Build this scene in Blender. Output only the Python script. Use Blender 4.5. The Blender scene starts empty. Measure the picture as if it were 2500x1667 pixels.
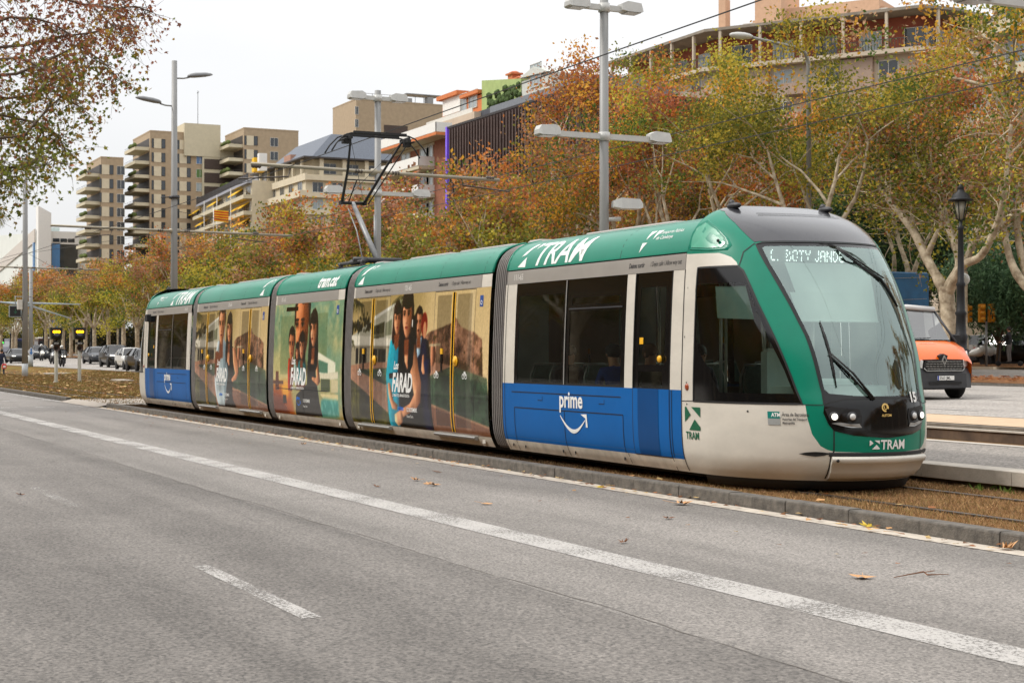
import bpy, bmesh, math, random
import numpy as np
from mathutils import Vector, Matrix, geometry
R = math.radians
scene = bpy.context.scene
# ------------------------------------------------------------------ camera
TH = math.atan(1870/3890.0); ST, CT = math.sin(TH), math.cos(TH)
CAMZ = 1.61
cam_d = bpy.data.cameras.new('camera'); cam = bpy.data.objects.new('camera', cam_d)
scene.collection.objects.link(cam)
cam.location = (0, 0, CAMZ)
cam.rotation_euler = (R(90) + math.atan(24.5/3890), 0, math.atan2(CT, ST))
cam_d.sensor_width = 36; cam_d.lens = 3890/2500*36
cam_d.clip_start = 0.1; cam_d.clip_end = 3000
cam_d.dof.use_dof = True; cam_d.dof.focus_distance = 19; cam_d.dof.aperture_fstop = 7.1
scene.camera = cam
# ------------------------------------------------------------------ world and sun (bright overcast)
world = bpy.data.worlds.new('World'); scene.world = world; world.use_nodes = True
wt = world.node_tree; wt.nodes.clear()
sky = wt.nodes.new('ShaderNodeTexSky'); sky.sky_type = 'NISHITA'; sky.sun_disc = False
SUN_EL, SUN_AZ = R(48), R(205)
sky.sun_elevation = SUN_EL; sky.sun_rotation = SUN_AZ; sky.dust_density = 3; sky.air_density = 1.0
cl = wt.nodes.new('ShaderNodeTexNoise'); cl.inputs['Scale'].default_value = 1.6; cl.inputs['Detail'].default_value = 5
tc = wt.nodes.new('ShaderNodeTexCoord'); mp = wt.nodes.new('ShaderNodeMapping'); mp.inputs['Scale'].default_value = (1, 1, 3.2)
wt.links.new(tc.outputs['Generated'], mp.inputs['Vector']); wt.links.new(mp.outputs['Vector'], cl.inputs['Vector'])
cr = wt.nodes.new('ShaderNodeValToRGB')
cr.color_ramp.elements[0].position = .3; cr.color_ramp.elements[0].color = (9.4, 9.45, 9.6, 1)
cr.color_ramp.elements[1].position = .62; cr.color_ramp.elements[1].color = (10.9, 10.85, 10.8, 1)
wt.links.new(cl.outputs['Fac'], cr.inputs['Fac'])
# overcast luminance: dimmer at the horizon, brighter overhead
sx = wt.nodes.new('ShaderNodeSeparateXYZ'); wt.links.new(tc.outputs['Generated'], sx.inputs[0])
lm = wt.nodes.new('ShaderNodeMapRange'); lm.inputs['From Min'].default_value = 0; lm.inputs['From Max'].default_value = 1; lm.inputs['To Min'].default_value = .53; lm.inputs['To Max'].default_value = 1.36
wt.links.new(sx.outputs['Z'], lm.inputs['Value']); lc = wt.nodes.new('ShaderNodeVectorMath'); lc.operation = 'SCALE'
wt.links.new(cr.outputs['Color'], lc.inputs[0]); wt.links.new(lm.outputs[0], lc.inputs['Scale'])
mx = wt.nodes.new('ShaderNodeMixRGB'); mx.inputs['Fac'].default_value = .9
wt.links.new(sky.outputs['Color'], mx.inputs['Color1']); wt.links.new(lc.outputs[0], mx.inputs['Color2'])
bg = wt.nodes.new('ShaderNodeBackground'); bg.inputs['Strength'].default_value = .1
wo = wt.nodes.new('ShaderNodeOutputWorld')
wt.links.new(mx.outputs['Color'], bg.inputs['Color']); wt.links.new(bg.outputs['Background'], wo.inputs['Surface'])
sl = bpy.data.lights.new('sun', 'SUN'); sl.energy = 1.5; sl.angle = R(14); sl.color = (1, .95, .88)
so = bpy.data.objects.new('sun', sl); scene.collection.objects.link(so)
sd = Vector((math.sin(SUN_AZ)*math.cos(SUN_EL), math.cos(SUN_AZ)*math.cos(SUN_EL), math.sin(SUN_EL)))
so.rotation_euler = sd.to_track_quat('Z', 'Y').to_euler()
so.location = (0, -5, 60)
scene.view_settings.view_transform = 'Standard'; scene.view_settings.look = 'None'
scene.view_settings.exposure = 0.62; scene.view_settings.gamma = 1
scene.render.engine = 'CYCLES'
scene.cycles.max_bounces = 8; scene.cycles.transparent_max_bounces = 16
scene.cycles.use_adaptive_sampling = True; scene.cycles.use_denoising = True
scene.cycles.caustics_reflective = False; scene.cycles.caustics_refractive = False

# ------------------------------------------------------------------ measuring: the avenue runs along X, y is the distance across it
def PX(px, D):                 # X of a point seen at picture column px that stands D metres across
    return D*(math.tan(TH) - 1870/(ST*CT*(px+620)))
def SC(px, D): return CT*(px+620)/D
def PZ(px, py, D): return CAMZ + (858-py)/SC(px, D)
def smooth(t): t = max(0, min(1, t)); return t*t*(3-2*t)
def gz(X, D):                  # height of the land beyond the tracks
    if D < 19.2: return 0.0
    return .3 + .012*(D-21) + .0018*max(0, -X-25)*smooth((D-21)/8)

# ------------------------------------------------------------------ colours and materials
def lin(c):
    c = [x/255 for x in c]
    return tuple(x/12.92 if x <= .04045 else ((x+.055)/1.055)**2.4 for x in c) + (1,)
MATS = {}
def mat(name, col, rough=.6, metal=0., var=.12, scale=3., bump=0., bscale=40., coat=0., spec=.5, col2=None, detail=6, stretch=None, emit=0., alpha=1.):
    """procedural principled material: colour broken up by two noises, fine bump"""
    if name in MATS: return MATS[name]
    m = bpy.data.materials.new(name); m.use_nodes = True; nt = m.node_tree; b = nt.nodes['Principled BSDF']
    c = lin(col) if max(col) > 1 else tuple(col)+(1,)
    c2 = tuple(x*(1-var) for x in c[:3])+(1,) if col2 is None else (lin(col2) if max(col2) > 1 else tuple(col2)+(1,))
    c1 = tuple(min(1, x*(1+var*.6)) for x in c[:3])+(1,) if col2 is None else c
    t = nt.nodes.new('ShaderNodeTexCoord'); mpn = nt.nodes.new('ShaderNodeMapping')
    if stretch: mpn.inputs['Scale'].default_value = stretch
    nt.links.new(t.outputs['Object'], mpn.inputs['Vector'])
    n = nt.nodes.new('ShaderNodeTexNoise'); n.inputs['Scale'].default_value = scale; n.inputs['Detail'].default_value = detail
    n.inputs['Roughness'].default_value = .65
    nt.links.new(mpn.outputs['Vector'], n.inputs['Vector'])
    r = nt.nodes.new('ShaderNodeValToRGB'); r.color_ramp.elements[0].position = .35; r.color_ramp.elements[1].position = .65
    r.color_ramp.elements[0].color = c2; r.color_ramp.elements[1].color = c1
    nt.links.new(n.outputs['Fac'], r.inputs['Fac']); nt.links.new(r.outputs['Color'], b.inputs['Base Color'])
    b.inputs['Roughness'].default_value = rough; b.inputs['Metallic'].default_value = metal
    b.inputs['Specular IOR Level'].default_value = spec
    if coat: b.inputs['Coat Weight'].default_value = coat; b.inputs['Coat Roughness'].default_value = .08
    if bump:
        n2 = nt.nodes.new('ShaderNodeTexNoise'); n2.inputs['Scale'].default_value = bscale; n2.inputs['Detail'].default_value = 4
        nt.links.new(mpn.outputs['Vector'], n2.inputs['Vector'])
        bp = nt.nodes.new('ShaderNodeBump'); bp.inputs['Strength'].default_value = bump; bp.inputs['Distance'].default_value = .02
        nt.links.new(n2.outputs['Fac'], bp.inputs['Height']); nt.links.new(bp.outputs['Normal'], b.inputs['Normal'])
    if emit: b.inputs['Emission Color'].default_value = c; b.inputs['Emission Strength'].default_value = emit
    MATS[name] = m; return m
def glass_mat(name, tint, refl=.06, rough=.02, gcol=(1, 1, 1)):
    """clear or tinted sheet glass: tinted see-through mixed with a mirror by angle"""
    if name in MATS: return MATS[name]
    m = bpy.data.materials.new(name); m.use_nodes = True; nt = m.node_tree; nt.nodes.clear()
    o = nt.nodes.new('ShaderNodeOutputMaterial'); tr = nt.nodes.new('ShaderNodeBsdfTransparent'); tr.inputs['Color'].default_value = tuple(tint)+(1,)
    gl = nt.nodes.new('ShaderNodeBsdfGlossy'); gl.inputs['Roughness'].default_value = rough; gl.inputs['Color'].default_value = tuple(gcol)+(1,)
    lw = nt.nodes.new('ShaderNodeFresnel'); lw.inputs['IOR'].default_value = 1.5
    ad = nt.nodes.new('ShaderNodeMath'); ad.operation = 'ADD'; ad.inputs[1].default_value = refl; ad.use_clamp = True
    nt.links.new(lw.outputs[0], ad.inputs[0])
    mxx = nt.nodes.new('ShaderNodeMixShader'); nt.links.new(ad.outputs[0], mxx.inputs[0])
    nt.links.new(tr.outputs[0], mxx.inputs[1]); nt.links.new(gl.outputs[0], mxx.inputs[2]); nt.links.new(mxx.outputs[0], o.inputs['Surface'])
    MATS[name] = m; return m
def attr_mat(name, rough=.5, coat=0., spec=.4, trans=0., rnd=0.):
    """colour from the mesh's own colour attribute (printed film, leaves)"""
    if name in MATS: return MATS[name]
    m = bpy.data.materials.new(name); m.use_nodes = True; nt = m.node_tree; b = nt.nodes['Principled BSDF']
    a = nt.nodes.new('ShaderNodeAttribute'); a.attribute_name = 'Col'
    src = a.outputs['Color']
    if rnd:
        oi = nt.nodes.new('ShaderNodeObjectInfo'); hs = nt.nodes.new('ShaderNodeHueSaturation')
        mr = nt.nodes.new('ShaderNodeMapRange'); mr.inputs['To Min'].default_value = .5-rnd; mr.inputs['To Max'].default_value = .5+rnd
        nt.links.new(oi.outputs['Random'], mr.inputs['Value']); nt.links.new(mr.outputs[0], hs.inputs['Hue']); nt.links.new(src, hs.inputs['Color'])
        src = hs.outputs['Color']
    nt.links.new(src, b.inputs['Base Color'])
    b.inputs['Roughness'].default_value = rough; b.inputs['Specular IOR Level'].default_value = spec
    if coat: b.inputs['Coat Weight'].default_value = coat; b.inputs['Coat Roughness'].default_value = .05
    if trans:
        o = nt.nodes['Material Output']; tl = nt.nodes.new('ShaderNodeBsdfTranslucent'); ms = nt.nodes.new('ShaderNodeMixShader'); ms.inputs[0].default_value = trans
        nt.links.new(src, tl.inputs['Color']); nt.links.new(b.outputs[0], ms.inputs[1]); nt.links.new(tl.outputs[0], ms.inputs[2]); nt.links.new(ms.outputs[0], o.inputs['Surface'])
    MATS[name] = m; return m
# ------------------------------------------------------------------ mesh builder
COL = scene.collection
class MB:
    def __init__(s): s.v = []; s.f = []; s.m = []; s.cm = 0; s.sm = []; s.smooth = False
    def add(s, vs, fs):
        n = len(s.v); s.v += [tuple(p) for p in vs]
        for f in fs: s.f.append(tuple(i+n for i in f)); s.m.append(s.cm); s.sm.append(s.smooth)
    def quad(s, a, b, c, d): s.add([a, b, c, d], [(0, 1, 2, 3)])
    def box(s, x0, x1, y0, y1, z0, z1, bev=0.):
        if bev:
            b = bev; pts = []
            for z, k in ((z0, b), (z0+b, 0), (z1-b, 0), (z1, b)):
                pts += [(x0+k+ (b if not k else 0)*0, y0+k, z), (x1-k, y0+k, z), (x1-k, y1-k, z), (x0+k, y1-k, z)]
            fs = [(3, 2, 1, 0), (12, 13, 14, 15)]
            for L in range(3):
                for i in range(4):
                    j = (i+1) % 4; fs.append((L*4+i, L*4+j, L*4+4+j, L*4+4+i))
            s.add(pts, fs); return
        s.add([(x0, y0, z0), (x1, y0, z0), (x1, y1, z0), (x0, y1, z0), (x0, y0, z1), (x1, y0, z1), (x1, y1, z1), (x0, y1, z1)],
              [(3, 2, 1, 0), (4, 5, 6, 7), (0, 1, 5, 4), (1, 2, 6, 5), (2, 3, 7, 6), (3, 0, 4, 7)])
    def tube(s, pts, rad, n=8, caps=True):
        pts = [Vector(p) for p in pts]; rad = rad if isinstance(rad, (list, tuple)) else [rad]*len(pts)
        vs = []; up = None
        for i, p in enumerate(pts):
            d = (pts[min(i+1, len(pts)-1)] - pts[max(i-1, 0)])
            if d.length < 1e-9: d = Vector((0, 0, 1))
            d.normalize()
            if up is None: up = Vector((0, 0, 1)) if abs(d.z) < .9 else Vector((1, 0, 0))
            a = d.cross(up); 
            if a.length < 1e-6: a = d.orthogonal()
            a.normalize(); b = a.cross(d); up = b
            for k in range(n):
                t = 2*math.pi*k/n; vs.append(p + (a*math.cos(t) + b*math.sin(t))*rad[i])
        fs = []
        for i in range(len(pts)-1):
            for k in range(n):
                j = (k+1) % n; fs.append((i*n+k, i*n+j, (i+1)*n+j, (i+1)*n+k))
        if caps: fs.append(tuple(range(n))[::-1]); fs.append(tuple(range((len(pts)-1)*n, len(pts)*n)))
        o = s.smooth; s.smooth = n > 5; s.add(vs, fs); s.smooth = o
    def cyl(s, p0, p1, r0, r1=None, n=12): s.tube([p0, p1], [r0, r0 if r1 is None else r1], n)
    def rev(s, prof, c=(0, 0, 0), n=16, axis='z'):   # prof: (r, h)
        vs = []
        for r, h in prof:
            for k in range(n):
                t = 2*math.pi*k/n; x, y = r*math.cos(t), r*math.sin(t)
                p = (x, y, h) if axis == 'z' else ((h, x, y) if axis == 'x' else (y, h, x))
                vs.append((p[0]+c[0], p[1]+c[1], p[2]+c[2]))
        fs = []
        for i in range(len(prof)-1):
            for k in range(n): j = (k+1) % n; fs.append((i*n+k, i*n+j, (i+1)*n+j, (i+1)*n+k))
        if prof[0][0] > 1e-6: fs.append(tuple(range(n))[::-1])
        if prof[-1][0] > 1e-6: fs.append(tuple(range((len(prof)-1)*n, len(prof)*n)))
        o = s.smooth; s.smooth = True; s.add(vs, fs); s.smooth = o
    def sph(s, c, r, n=12, sc=(1, 1, 1)):
        m = n//2+1; prof = []
        vs = []; fs = []
        for i in range(m+1):
            a = math.pi*i/m
            for k in range(n):
                t = 2*math.pi*k/n; vs.append((c[0]+r*sc[0]*math.sin(a)*math.cos(t), c[1]+r*sc[1]*math.sin(a)*math.sin(t), c[2]-r*sc[2]*math.cos(a)))
        for i in range(m):
            for k in range(n): j = (k+1) % n; fs.append((i*n+k, i*n+j, (i+1)*n+j, (i+1)*n+k))
        o = s.smooth; s.smooth = True; s.add(vs, fs); s.smooth = o
    def prism(s, pts, fn0, fn1):     # outline pts, two functions giving the two faces
        n = len(pts); a = [fn0(p) for p in pts]; b = [fn1(p) for p in pts]
        fs = [tuple(range(n))[::-1], tuple(range(n, 2*n))] + [(i, (i+1) % n, n+(i+1) % n, n+i) for i in range(n)]
        s.add(a+b, fs)
    def build(s, name, mats, parent=None, clean=False, loc=None):
        me = bpy.data.meshes.new(name); me.from_pydata(s.v, [], s.f)
        if not isinstance(mats, (list, tuple)): mats = [mats]
        for m in mats: me.materials.append(m)
        me.polygons.foreach_set('material_index', s.m); me.polygons.foreach_set('use_smooth', s.sm)
        bm = bmesh.new(); bm.from_mesh(me)
        if clean: [bm.verts.remove(v) for v in [v for v in bm.verts if not v.link_faces]]; bmesh.ops.remove_doubles(bm, verts=bm.verts, dist=1e-4)
        bmesh.ops.recalc_face_normals(bm, faces=bm.faces); bm.to_mesh(me); bm.free()
        o = bpy.data.objects.new(name, me); COL.objects.link(o)
        if parent: o.parent = parent
        if loc: o.location = loc
        return o
def grid_obj(name, P, mats, parent=None, N=None, cols=None, fmat=None, keep=None, close=False):
    """P: (n,m,3) array of points -> smooth quad sheet; optional normals, colours, face materials, face mask"""
    n, m = P.shape[:2]; P = np.asarray(P, float)
    idx = np.arange(n*m).reshape(n, m)
    F_ = np.stack([idx[:-1, :-1], idx[1:, :-1], idx[1:, 1:], idx[:-1, 1:]], -1).reshape(-1, 4)
    if keep is not None: F_ = F_[keep.reshape(-1)]
    me = bpy.data.meshes.new(name); me.vertices.add(n*m); me.vertices.foreach_set('co', P.reshape(-1))
    me.loops.add(F_.size); me.loops.foreach_set('vertex_index', F_.reshape(-1).astype(np.int32))
    me.polygons.add(len(F_)); me.polygons.foreach_set('loop_start', np.arange(0, F_.size, 4, dtype=np.int32))
    me.polygons.foreach_set('loop_total', np.full(len(F_), 4, np.int32))
    me.polygons.foreach_set('use_smooth', np.ones(len(F_), bool))
    if fmat is not None:
        fm = fmat.reshape(-1); fm = fm if keep is None else fm[keep.reshape(-1)]
        me.polygons.foreach_set('material_index', fm.astype(np.int32))
    me.update(calc_edges=True)
    for mm in (mats if isinstance(mats, (list, tuple)) else [mats]): me.materials.append(mm)
    if cols is not None:
        ca = me.color_attributes.new('Col', 'FLOAT_COLOR', 'POINT'); c4 = np.ones((n*m, 4)); c4[:, :3] = cols.reshape(-1, 3)
        ca.data.foreach_set('color', c4.reshape(-1))
    me.validate()
    if N is not None: me.normals_split_custom_set_from_vertices(np.asarray(N).reshape(-1, 3).tolist())
    o = bpy.data.objects.new(name, me); COL.objects.link(o)
    if parent: o.parent = parent
    return o
def tri_obj(name, V, F_, mats, parent=None, cols=None, smooth=False):
    """V (n,3), F_ (k,3 or 4) arrays"""
    k = F_.shape[1]; me = bpy.data.meshes.new(name); me.vertices.add(len(V)); me.vertices.foreach_set('co', np.asarray(V, np.float32).reshape(-1))
    me.loops.add(F_.size); me.loops.foreach_set('vertex_index', F_.reshape(-1).astype(np.int32))
    me.polygons.add(len(F_)); me.polygons.foreach_set('loop_start', np.arange(0, F_.size, k, dtype=np.int32)); me.polygons.foreach_set('loop_total', np.full(len(F_), k, np.int32))
    if smooth: me.polygons.foreach_set('use_smooth', np.ones(len(F_), bool))
    me.update(calc_edges=True)
    for mm in (mats if isinstance(mats, (list, tuple)) else [mats]): me.materials.append(mm)
    if cols is not None:
        ca = me.color_attributes.new('Col', 'FLOAT_COLOR', 'POINT'); c4 = np.ones((len(V), 4)); c4[:, :3] = cols; ca.data.foreach_set('color', c4.reshape(-1))
    o = bpy.data.objects.new(name, me); COL.objects.link(o)
    if parent: o.parent = parent
    return o
def tag(o, label=None, cat=None, group=None, kind=None):
    if label: o['label'] = label
    if cat: o['category'] = cat
    if group: o['group'] = group
    if kind: o['kind'] = kind
    return o
def thing(name, label, cat, loc=(0, 0, 0), rz=0., group=None):
    o = bpy.data.objects.new(name, None); COL.objects.link(o); o.location = loc; o.rotation_euler = (0, 0, rz)
    o.empty_display_size = .2
    return tag(o, label, cat, group)
def dup(root, loc, rz=0., label=None, group=None, scale=None):
    def cp(o, par):
        c = o.copy(); COL.objects.link(c); c.parent = par
        for ch in o.children: cp(ch, c)
        return c
    r = cp(root, None); r.location = loc; r.rotation_euler = (0, 0, rz)
    if scale: r.scale = scale if isinstance(scale, (tuple, list)) else (scale,)*3
    if label: r['label'] = label
    if group: r['group'] = group
    return r
def text_geo(s, size=1., bold=0., shear=0., xs=1., align='LEFT', space=1.):
    """outline of a word as flat vertices and faces, baseline at 0"""
    c = bpy.data.curves.new('t', 'FONT'); c.body = s; c.size = size; c.offset = bold; c.shear = shear; c.space_character = space
    c.fill_mode = 'FRONT'; c.align_x = align; c.resolution_u = 3
    o = bpy.data.objects.new('t', c); COL.objects.link(o); bpy.context.view_layer.update()
    me = bpy.data.meshes.new_from_object(o.evaluated_get(bpy.context.evaluated_depsgraph_get()))
    vs = [(v.co.x*xs, v.co.y) for v in me.vertices]; fs = [tuple(p.vertices) for p in me.polygons]
    bpy.data.objects.remove(o); bpy.data.curves.remove(c); bpy.data.meshes.remove(me)
    return vs, fs
def wrap_obj(name, vs, fs, fn, mats, parent, cut=None, thick=0.):
    """maps flat 2D geometry onto a surface with fn(x,y)->Vector; cuts it finely first so it can bend"""
    bm = bmesh.new(); bv = [bm.verts.new((x, y, 0)) for x, y in vs]
    for f in fs:
        try: bm.faces.new([bv[i] for i in f])
        except ValueError: pass
    if cut:
        for ax in (0, 1):
            lo = min(v.co[ax] for v in bm.verts); hi = max(v.co[ax] for v in bm.verts)
            k = math.floor(lo/cut)+1
            while k*cut < hi:
                no = Vector((1, 0, 0)) if ax == 0 else Vector((0, 1, 0))
                bmesh.ops.bisect_plane(bm, geom=bm.verts[:]+bm.edges[:]+bm.faces[:], plane_co=no*(k*cut), plane_no=no); k += 1
    for v in bm.verts: v.co = fn(v.co.x, v.co.y)
    me = bpy.data.meshes.new(name); bm.to_mesh(me); bm.free()
    me.materials.append(mats)
    o = bpy.data.objects.new(name, me); COL.objects.link(o)
    if parent: o.parent = parent
    return o
def poly_geo(*polys):
    vs = []; fs = []
    for p in polys: n = len(vs); vs += p; fs.append(tuple(range(n, n+len(p))))
    return vs, fs
def arc(cx, cy, r, a0, a1, n): return [(cx+r*math.cos(R(a0+(a1-a0)*i/n)), cy+r*math.sin(R(a0+(a1-a0)*i/n))) for i in range(n+1)]
def ring_geo(cx, cy, r0, r1, n=20, a0=0, a1=360):
    vs = []; fs = []
    for i in range(n+1):
        a = R(a0+(a1-a0)*i/n); vs += [(cx+r0*math.cos(a), cy+r0*math.sin(a)), (cx+r1*math.cos(a), cy+r1*math.sin(a))]
    for i in range(n): fs.append((2*i, 2*i+1, 2*i+3, 2*i+2))
    return vs, fs
# ------------------------------------------------------------------ shared materials
M = dict(
 white=mat('tram_white_paint', (208, 202, 190), .36, var=.09, scale=1.6, coat=.12, stretch=(1, 1, 2.2), bump=.05, bscale=1.6), skirt=mat('skirt_white_dirty', (204, 196, 182), .45, var=.22, scale=3.5, stretch=(1, 1, .5)),
 green=mat('tram_green_paint', (0, 122, 97), .30, var=.08, scale=1.4, coat=.06, spec=.3, bump=.05, bscale=1.6),
 blue=mat('blue_film', (0, 90, 160), .42, var=.07, scale=1.3, coat=.04, spec=.22),
 bluedk=mat('blue_film_on_glass', (0, 66, 122), .3, var=.05, scale=2., coat=.03, spec=.2),
 black=mat('gloss_black', (11, 11, 12), .1, var=.05, coat=.12, spec=.4),
 matte=mat('matte_black', (22, 22, 23), .6),
 rubber=mat('rubber', (26, 25, 26), .55, var=.2, scale=8),
 bellow=mat('bellows_rubber', (98, 92, 90), .5, var=.15, scale=6),
 hood=mat('hood_graphite', (52, 52, 56), .22, var=.05, coat=.4),
 grey=mat('band_grey', (158, 153, 146), .35, var=.06, scale=2, metal=.2),
 steel=mat('galvanised_steel', (138, 139, 139), .5, .35, var=.12, scale=7, bump=.1),
 steeldk=mat('dark_steel', (60, 60, 62), .5, .4, var=.2, scale=9),
 alu=mat('aluminium', (165, 165, 162), .35, .6, var=.1, scale=9),
 polepaint=mat('pole_paint', (140, 140, 138), .5, .1, var=.12, scale=2.5, stretch=(1, 1, .3)),
 yellow=mat('door_yellow', (236, 176, 30), .4, var=.05),
 ink=mat('white_lettering', (232, 232, 228), .4, var=.02),
 inkdk=mat('dark_lettering', (50, 50, 52), .5, var=.02),
 inkgr=mat('green_lettering', (10, 90, 60), .4, var=.02),
 inkblue=mat('blue_lettering', (40, 120, 220), .4, var=.02),
 gold=mat('gold_lettering', (225, 190, 110), .4, var=.02),
 interior=mat('interior_grey', (170, 182, 176), .7, var=.1),
 interiordk=mat('interior_dark', (84, 92, 90), .7, var=.1),
 seat=mat('seat_green', (84, 112, 104), .6, var=.2, scale=20),
 blind=mat('roller_blind', (196, 206, 200), .8, var=.04),
 skin=mat('skin', (176, 124, 98), .55, var=.06, scale=10),
 hair=mat('hair_dark', (34, 25, 20), .6, var=.3, scale=40),
 tyre=mat('tyre', (24, 24, 25), .8, var=.2, scale=20, bump=.3),
 rim=mat('wheel_rim', (120, 120, 124), .35, .7, var=.1),
 lamp=mat('lit_lamp', (255, 250, 235), .3, emit=1.3), 
 lens=mat('lamp_lens', (215, 215, 212), .12, var=.2, scale=60, coat=.5),
 concrete=mat('concrete', (150, 143, 134), .85, var=.22, scale=3.5, bump=.35, bscale=30),
)
GL_SIDE = glass_mat('tinted_window', (.80, .92, .85), .0)
GL_FRONT = glass_mat('windscreen_glass', (.80, .92, .87), .17, gcol=(.82, 1, .95))
# ================================================================== TRAM
TX, TY = -29.8, 11.175
TT = np.array([
 [.20,1.20,.20,15.78,1.6],[.30,1.255,.30,15.88,1.6],[.45,1.30,.45,15.95,1.6],[.7,1.32,.7,15.97,1.6],[1.0,1.325,1.0,15.95,1.6],
 [1.2,1.325,1.2,15.89,1.56],[1.6,1.315,1.6,15.78,1.45],[2.0,1.30,2.0,15.60,1.37],[2.4,1.28,2.4,15.38,1.28],[2.6,1.265,2.6,15.24,1.22],[2.76,1.25,2.76,15.11,1.16],
 [2.9,1.215,2.90,14.97,1.06],[3.0,1.17,3.0,14.85,.95],[3.1,1.10,3.10,14.68,.78],[3.2,1.0,3.19,14.46,.56],[3.35,.85,3.27,14.20,.3],
 [3.5,.7,3.31,14.06,.16],[3.7,.5,3.335,13.98,.08],[4.2,0,3.345,13.9,0]])
CZ = np.array([.2,.3,.45,.7,1.,1.2,1.6,2.,2.4,2.6,2.76,2.9,2.99,3.07,3.135,3.19,3.22,3.235,3.24])
def pchip(xs, ys, x):
    h = np.diff(xs); d = np.diff(ys)/h; m = np.zeros(len(xs)); m[0] = d[0]; m[-1] = d[-1]
    for i in range(1, len(xs)-1): m[i] = 0 if d[i-1]*d[i] <= 0 else (h[i-1]+h[i])/(h[i-1]/d[i]+h[i]/d[i-1])
    i = np.clip(np.searchsorted(xs, x)-1, 0, len(xs)-2); t = (x-xs[i])/h[i]
    return (2*t**3-3*t**2+1)*ys[i]+(t**3-2*t**2+t)*h[i]*m[i]+(-2*t**3+3*t**2)*ys[i+1]+(t**3-t**2)*h[i]*m[i+1]
VT = TT[:, 0]; KU = 1.35; KS = .58; UM = math.pi*KU; TS = 13.88
def t0f(v): return pchip(VT, TT[:, 3], v) - pchip(VT, TT[:, 4], v)
def SPn(U, v):
    """point of the cab surface: U runs round the nose (near side, tip, far side), v up the section and over the roof"""
    U = np.asarray(U, float); v = np.asarray(v, float)
    W = pchip(VT, TT[:, 1], v); z = pchip(VT, TT[:, 2], v); tt = pchip(VT, TT[:, 3], v); a = pchip(VT, TT[:, 4], v); t0 = tt-a
    u = np.clip(U, 0, UM)/KU
    ext = np.where(U < 0, U/KS, np.where(U > UM, (UM-U)/KS, 0.))
    t = t0 + (t0-TS)*ext + a*np.sin(u); w = W*np.cos(u)
    return np.stack([t, -w, z], -1)
def SNn(U, v, e=.004):
    a = SPn(U+e, v)-SPn(U-e, v); b = SPn(U, np.minimum(v+e, 4.19))-SPn(U, np.maximum(v-e, .2)); n = np.cross(a, b)
    return n/np.maximum(np.linalg.norm(n, axis=-1, keepdims=True), 1e-9)
def SP(U, v, off=0.):
    U = np.float64(U); v = np.float64(min(max(v, .2), 4.15)); return Vector(SPn(U, v)+SNn(U, v)*off)
def UT(t, v):
    t0 = float(t0f(np.float64(v))); a = float(pchip(VT, TT[:, 4], np.float64(v)))
    return (t-t0)/max(t0-TS, .01)*KS if t <= t0 else KU*math.asin(min(1, (t-t0)/a))
def CPn(t, v, off=0., side=1, sc=1.):
    t = np.asarray(t, float); v = np.asarray(v, float); e = .004
    W = pchip(VT, TT[:, 1], v); z = pchip(VT, CZ, v)
    dW = pchip(VT, TT[:, 1], np.minimum(v+e, 4.2))-pchip(VT, TT[:, 1], np.maximum(v-e, .2)); dz = pchip(VT, CZ, np.minimum(v+e, 4.2))-pchip(VT, CZ, np.maximum(v-e, .2))
    L = np.sqrt(dW**2+dz**2)+1e-9; nw = dz/L; nz = -dW/L
    t, W, z, nw, nz = np.broadcast_arrays(t, W, z, nw, nz)
    return np.stack([t, -side*(W*sc+nw*off), z+nz*off], -1), np.stack([t*0, -side*nw, nz], -1)
def CP(t, v, off=0., side=1): return Vector(CPn(t, np.float64(v), off, side)[0])
def zt(px): return PX(px, 9.85) - TX              # position along the tram of a column seen on its near side
def zv(px, py): return PZ(px, py, 9.85)
tram = thing('tram', 'green, white and blue city tram with film posters on its middle sections', 'tram', (TX, TY, 0))
VF = np.concatenate([np.linspace(.2, .45, 6), np.linspace(.6, 2.4, 10), np.linspace(2.55, 3.6, 22), np.linspace(3.8, 4.2, 4)])
def sheet(name, t0, t1, v0, v1, mtl, parent, off=0., side=1, nt=None, ts=None, vs=None, keep=None, cols=None):
    ts = np.array(ts) if ts is not None else np.linspace(t0, t1, nt or 2)
    if vs is None: vs = np.unique(np.round(np.concatenate([[v0, v1], VF[(VF > v0) & (VF < v1)]]), 5))
    T_, V_ = np.meshgrid(ts, np.array(vs), indexing='ij'); P, N = CPn(T_, V_, off, side)
    if side < 0: P = P[::-1]; N = N[::-1]; keep = None if keep is None else keep[::-1]
    return grid_obj(name, P, mtl, parent, N, cols, keep=keep)
def ribbon(fn, pts, w, name, mtl, parent, off=.004, mb=None):
    """thin raised strip following a polyline on a surface (seams, gaskets)"""
    P = [fn(a, b, off) for a, b in pts]; n = len(P); own = mb is None; mb = mb or MB()
    vs = []
    for i in range(n):
        d = (P[min(i+1, n-1)]-P[max(i-1, 0)]).normalized(); a, b = pts[i]
        nn = (fn(a, b, off+.05)-P[i]).normalized(); s = d.cross(nn).normalized()*(w/2); vs += [P[i]-s, P[i]+s]
    mb.add(vs, [(2*i, 2*i+1, 2*i+3, 2*i+2) for i in range(n-1)])
    if own: return mb.build(name, mtl, parent)
def cfn(side=1): return lambda t, v, off=0.: CP(t, v, off, side)
def lines(pairs, w, name, mtl, parent, side=1, off=.004):
    mb = MB()
    for p in pairs:
        q = []
        for i in range(len(p)-1):
            (a, b), (c, d) = p[i], p[i+1]; n = max(1, int(abs(d-b)/.08)) if abs(d-b) > .02 else 1
            q += [(a+(c-a)*k/n, b+(d-b)*k/n) for k in range(n)]
        ribbon(cfn(side), q+[p[-1]], w, None, None, None, off, mb)
    return mb.build(name, mtl, parent)
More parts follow.
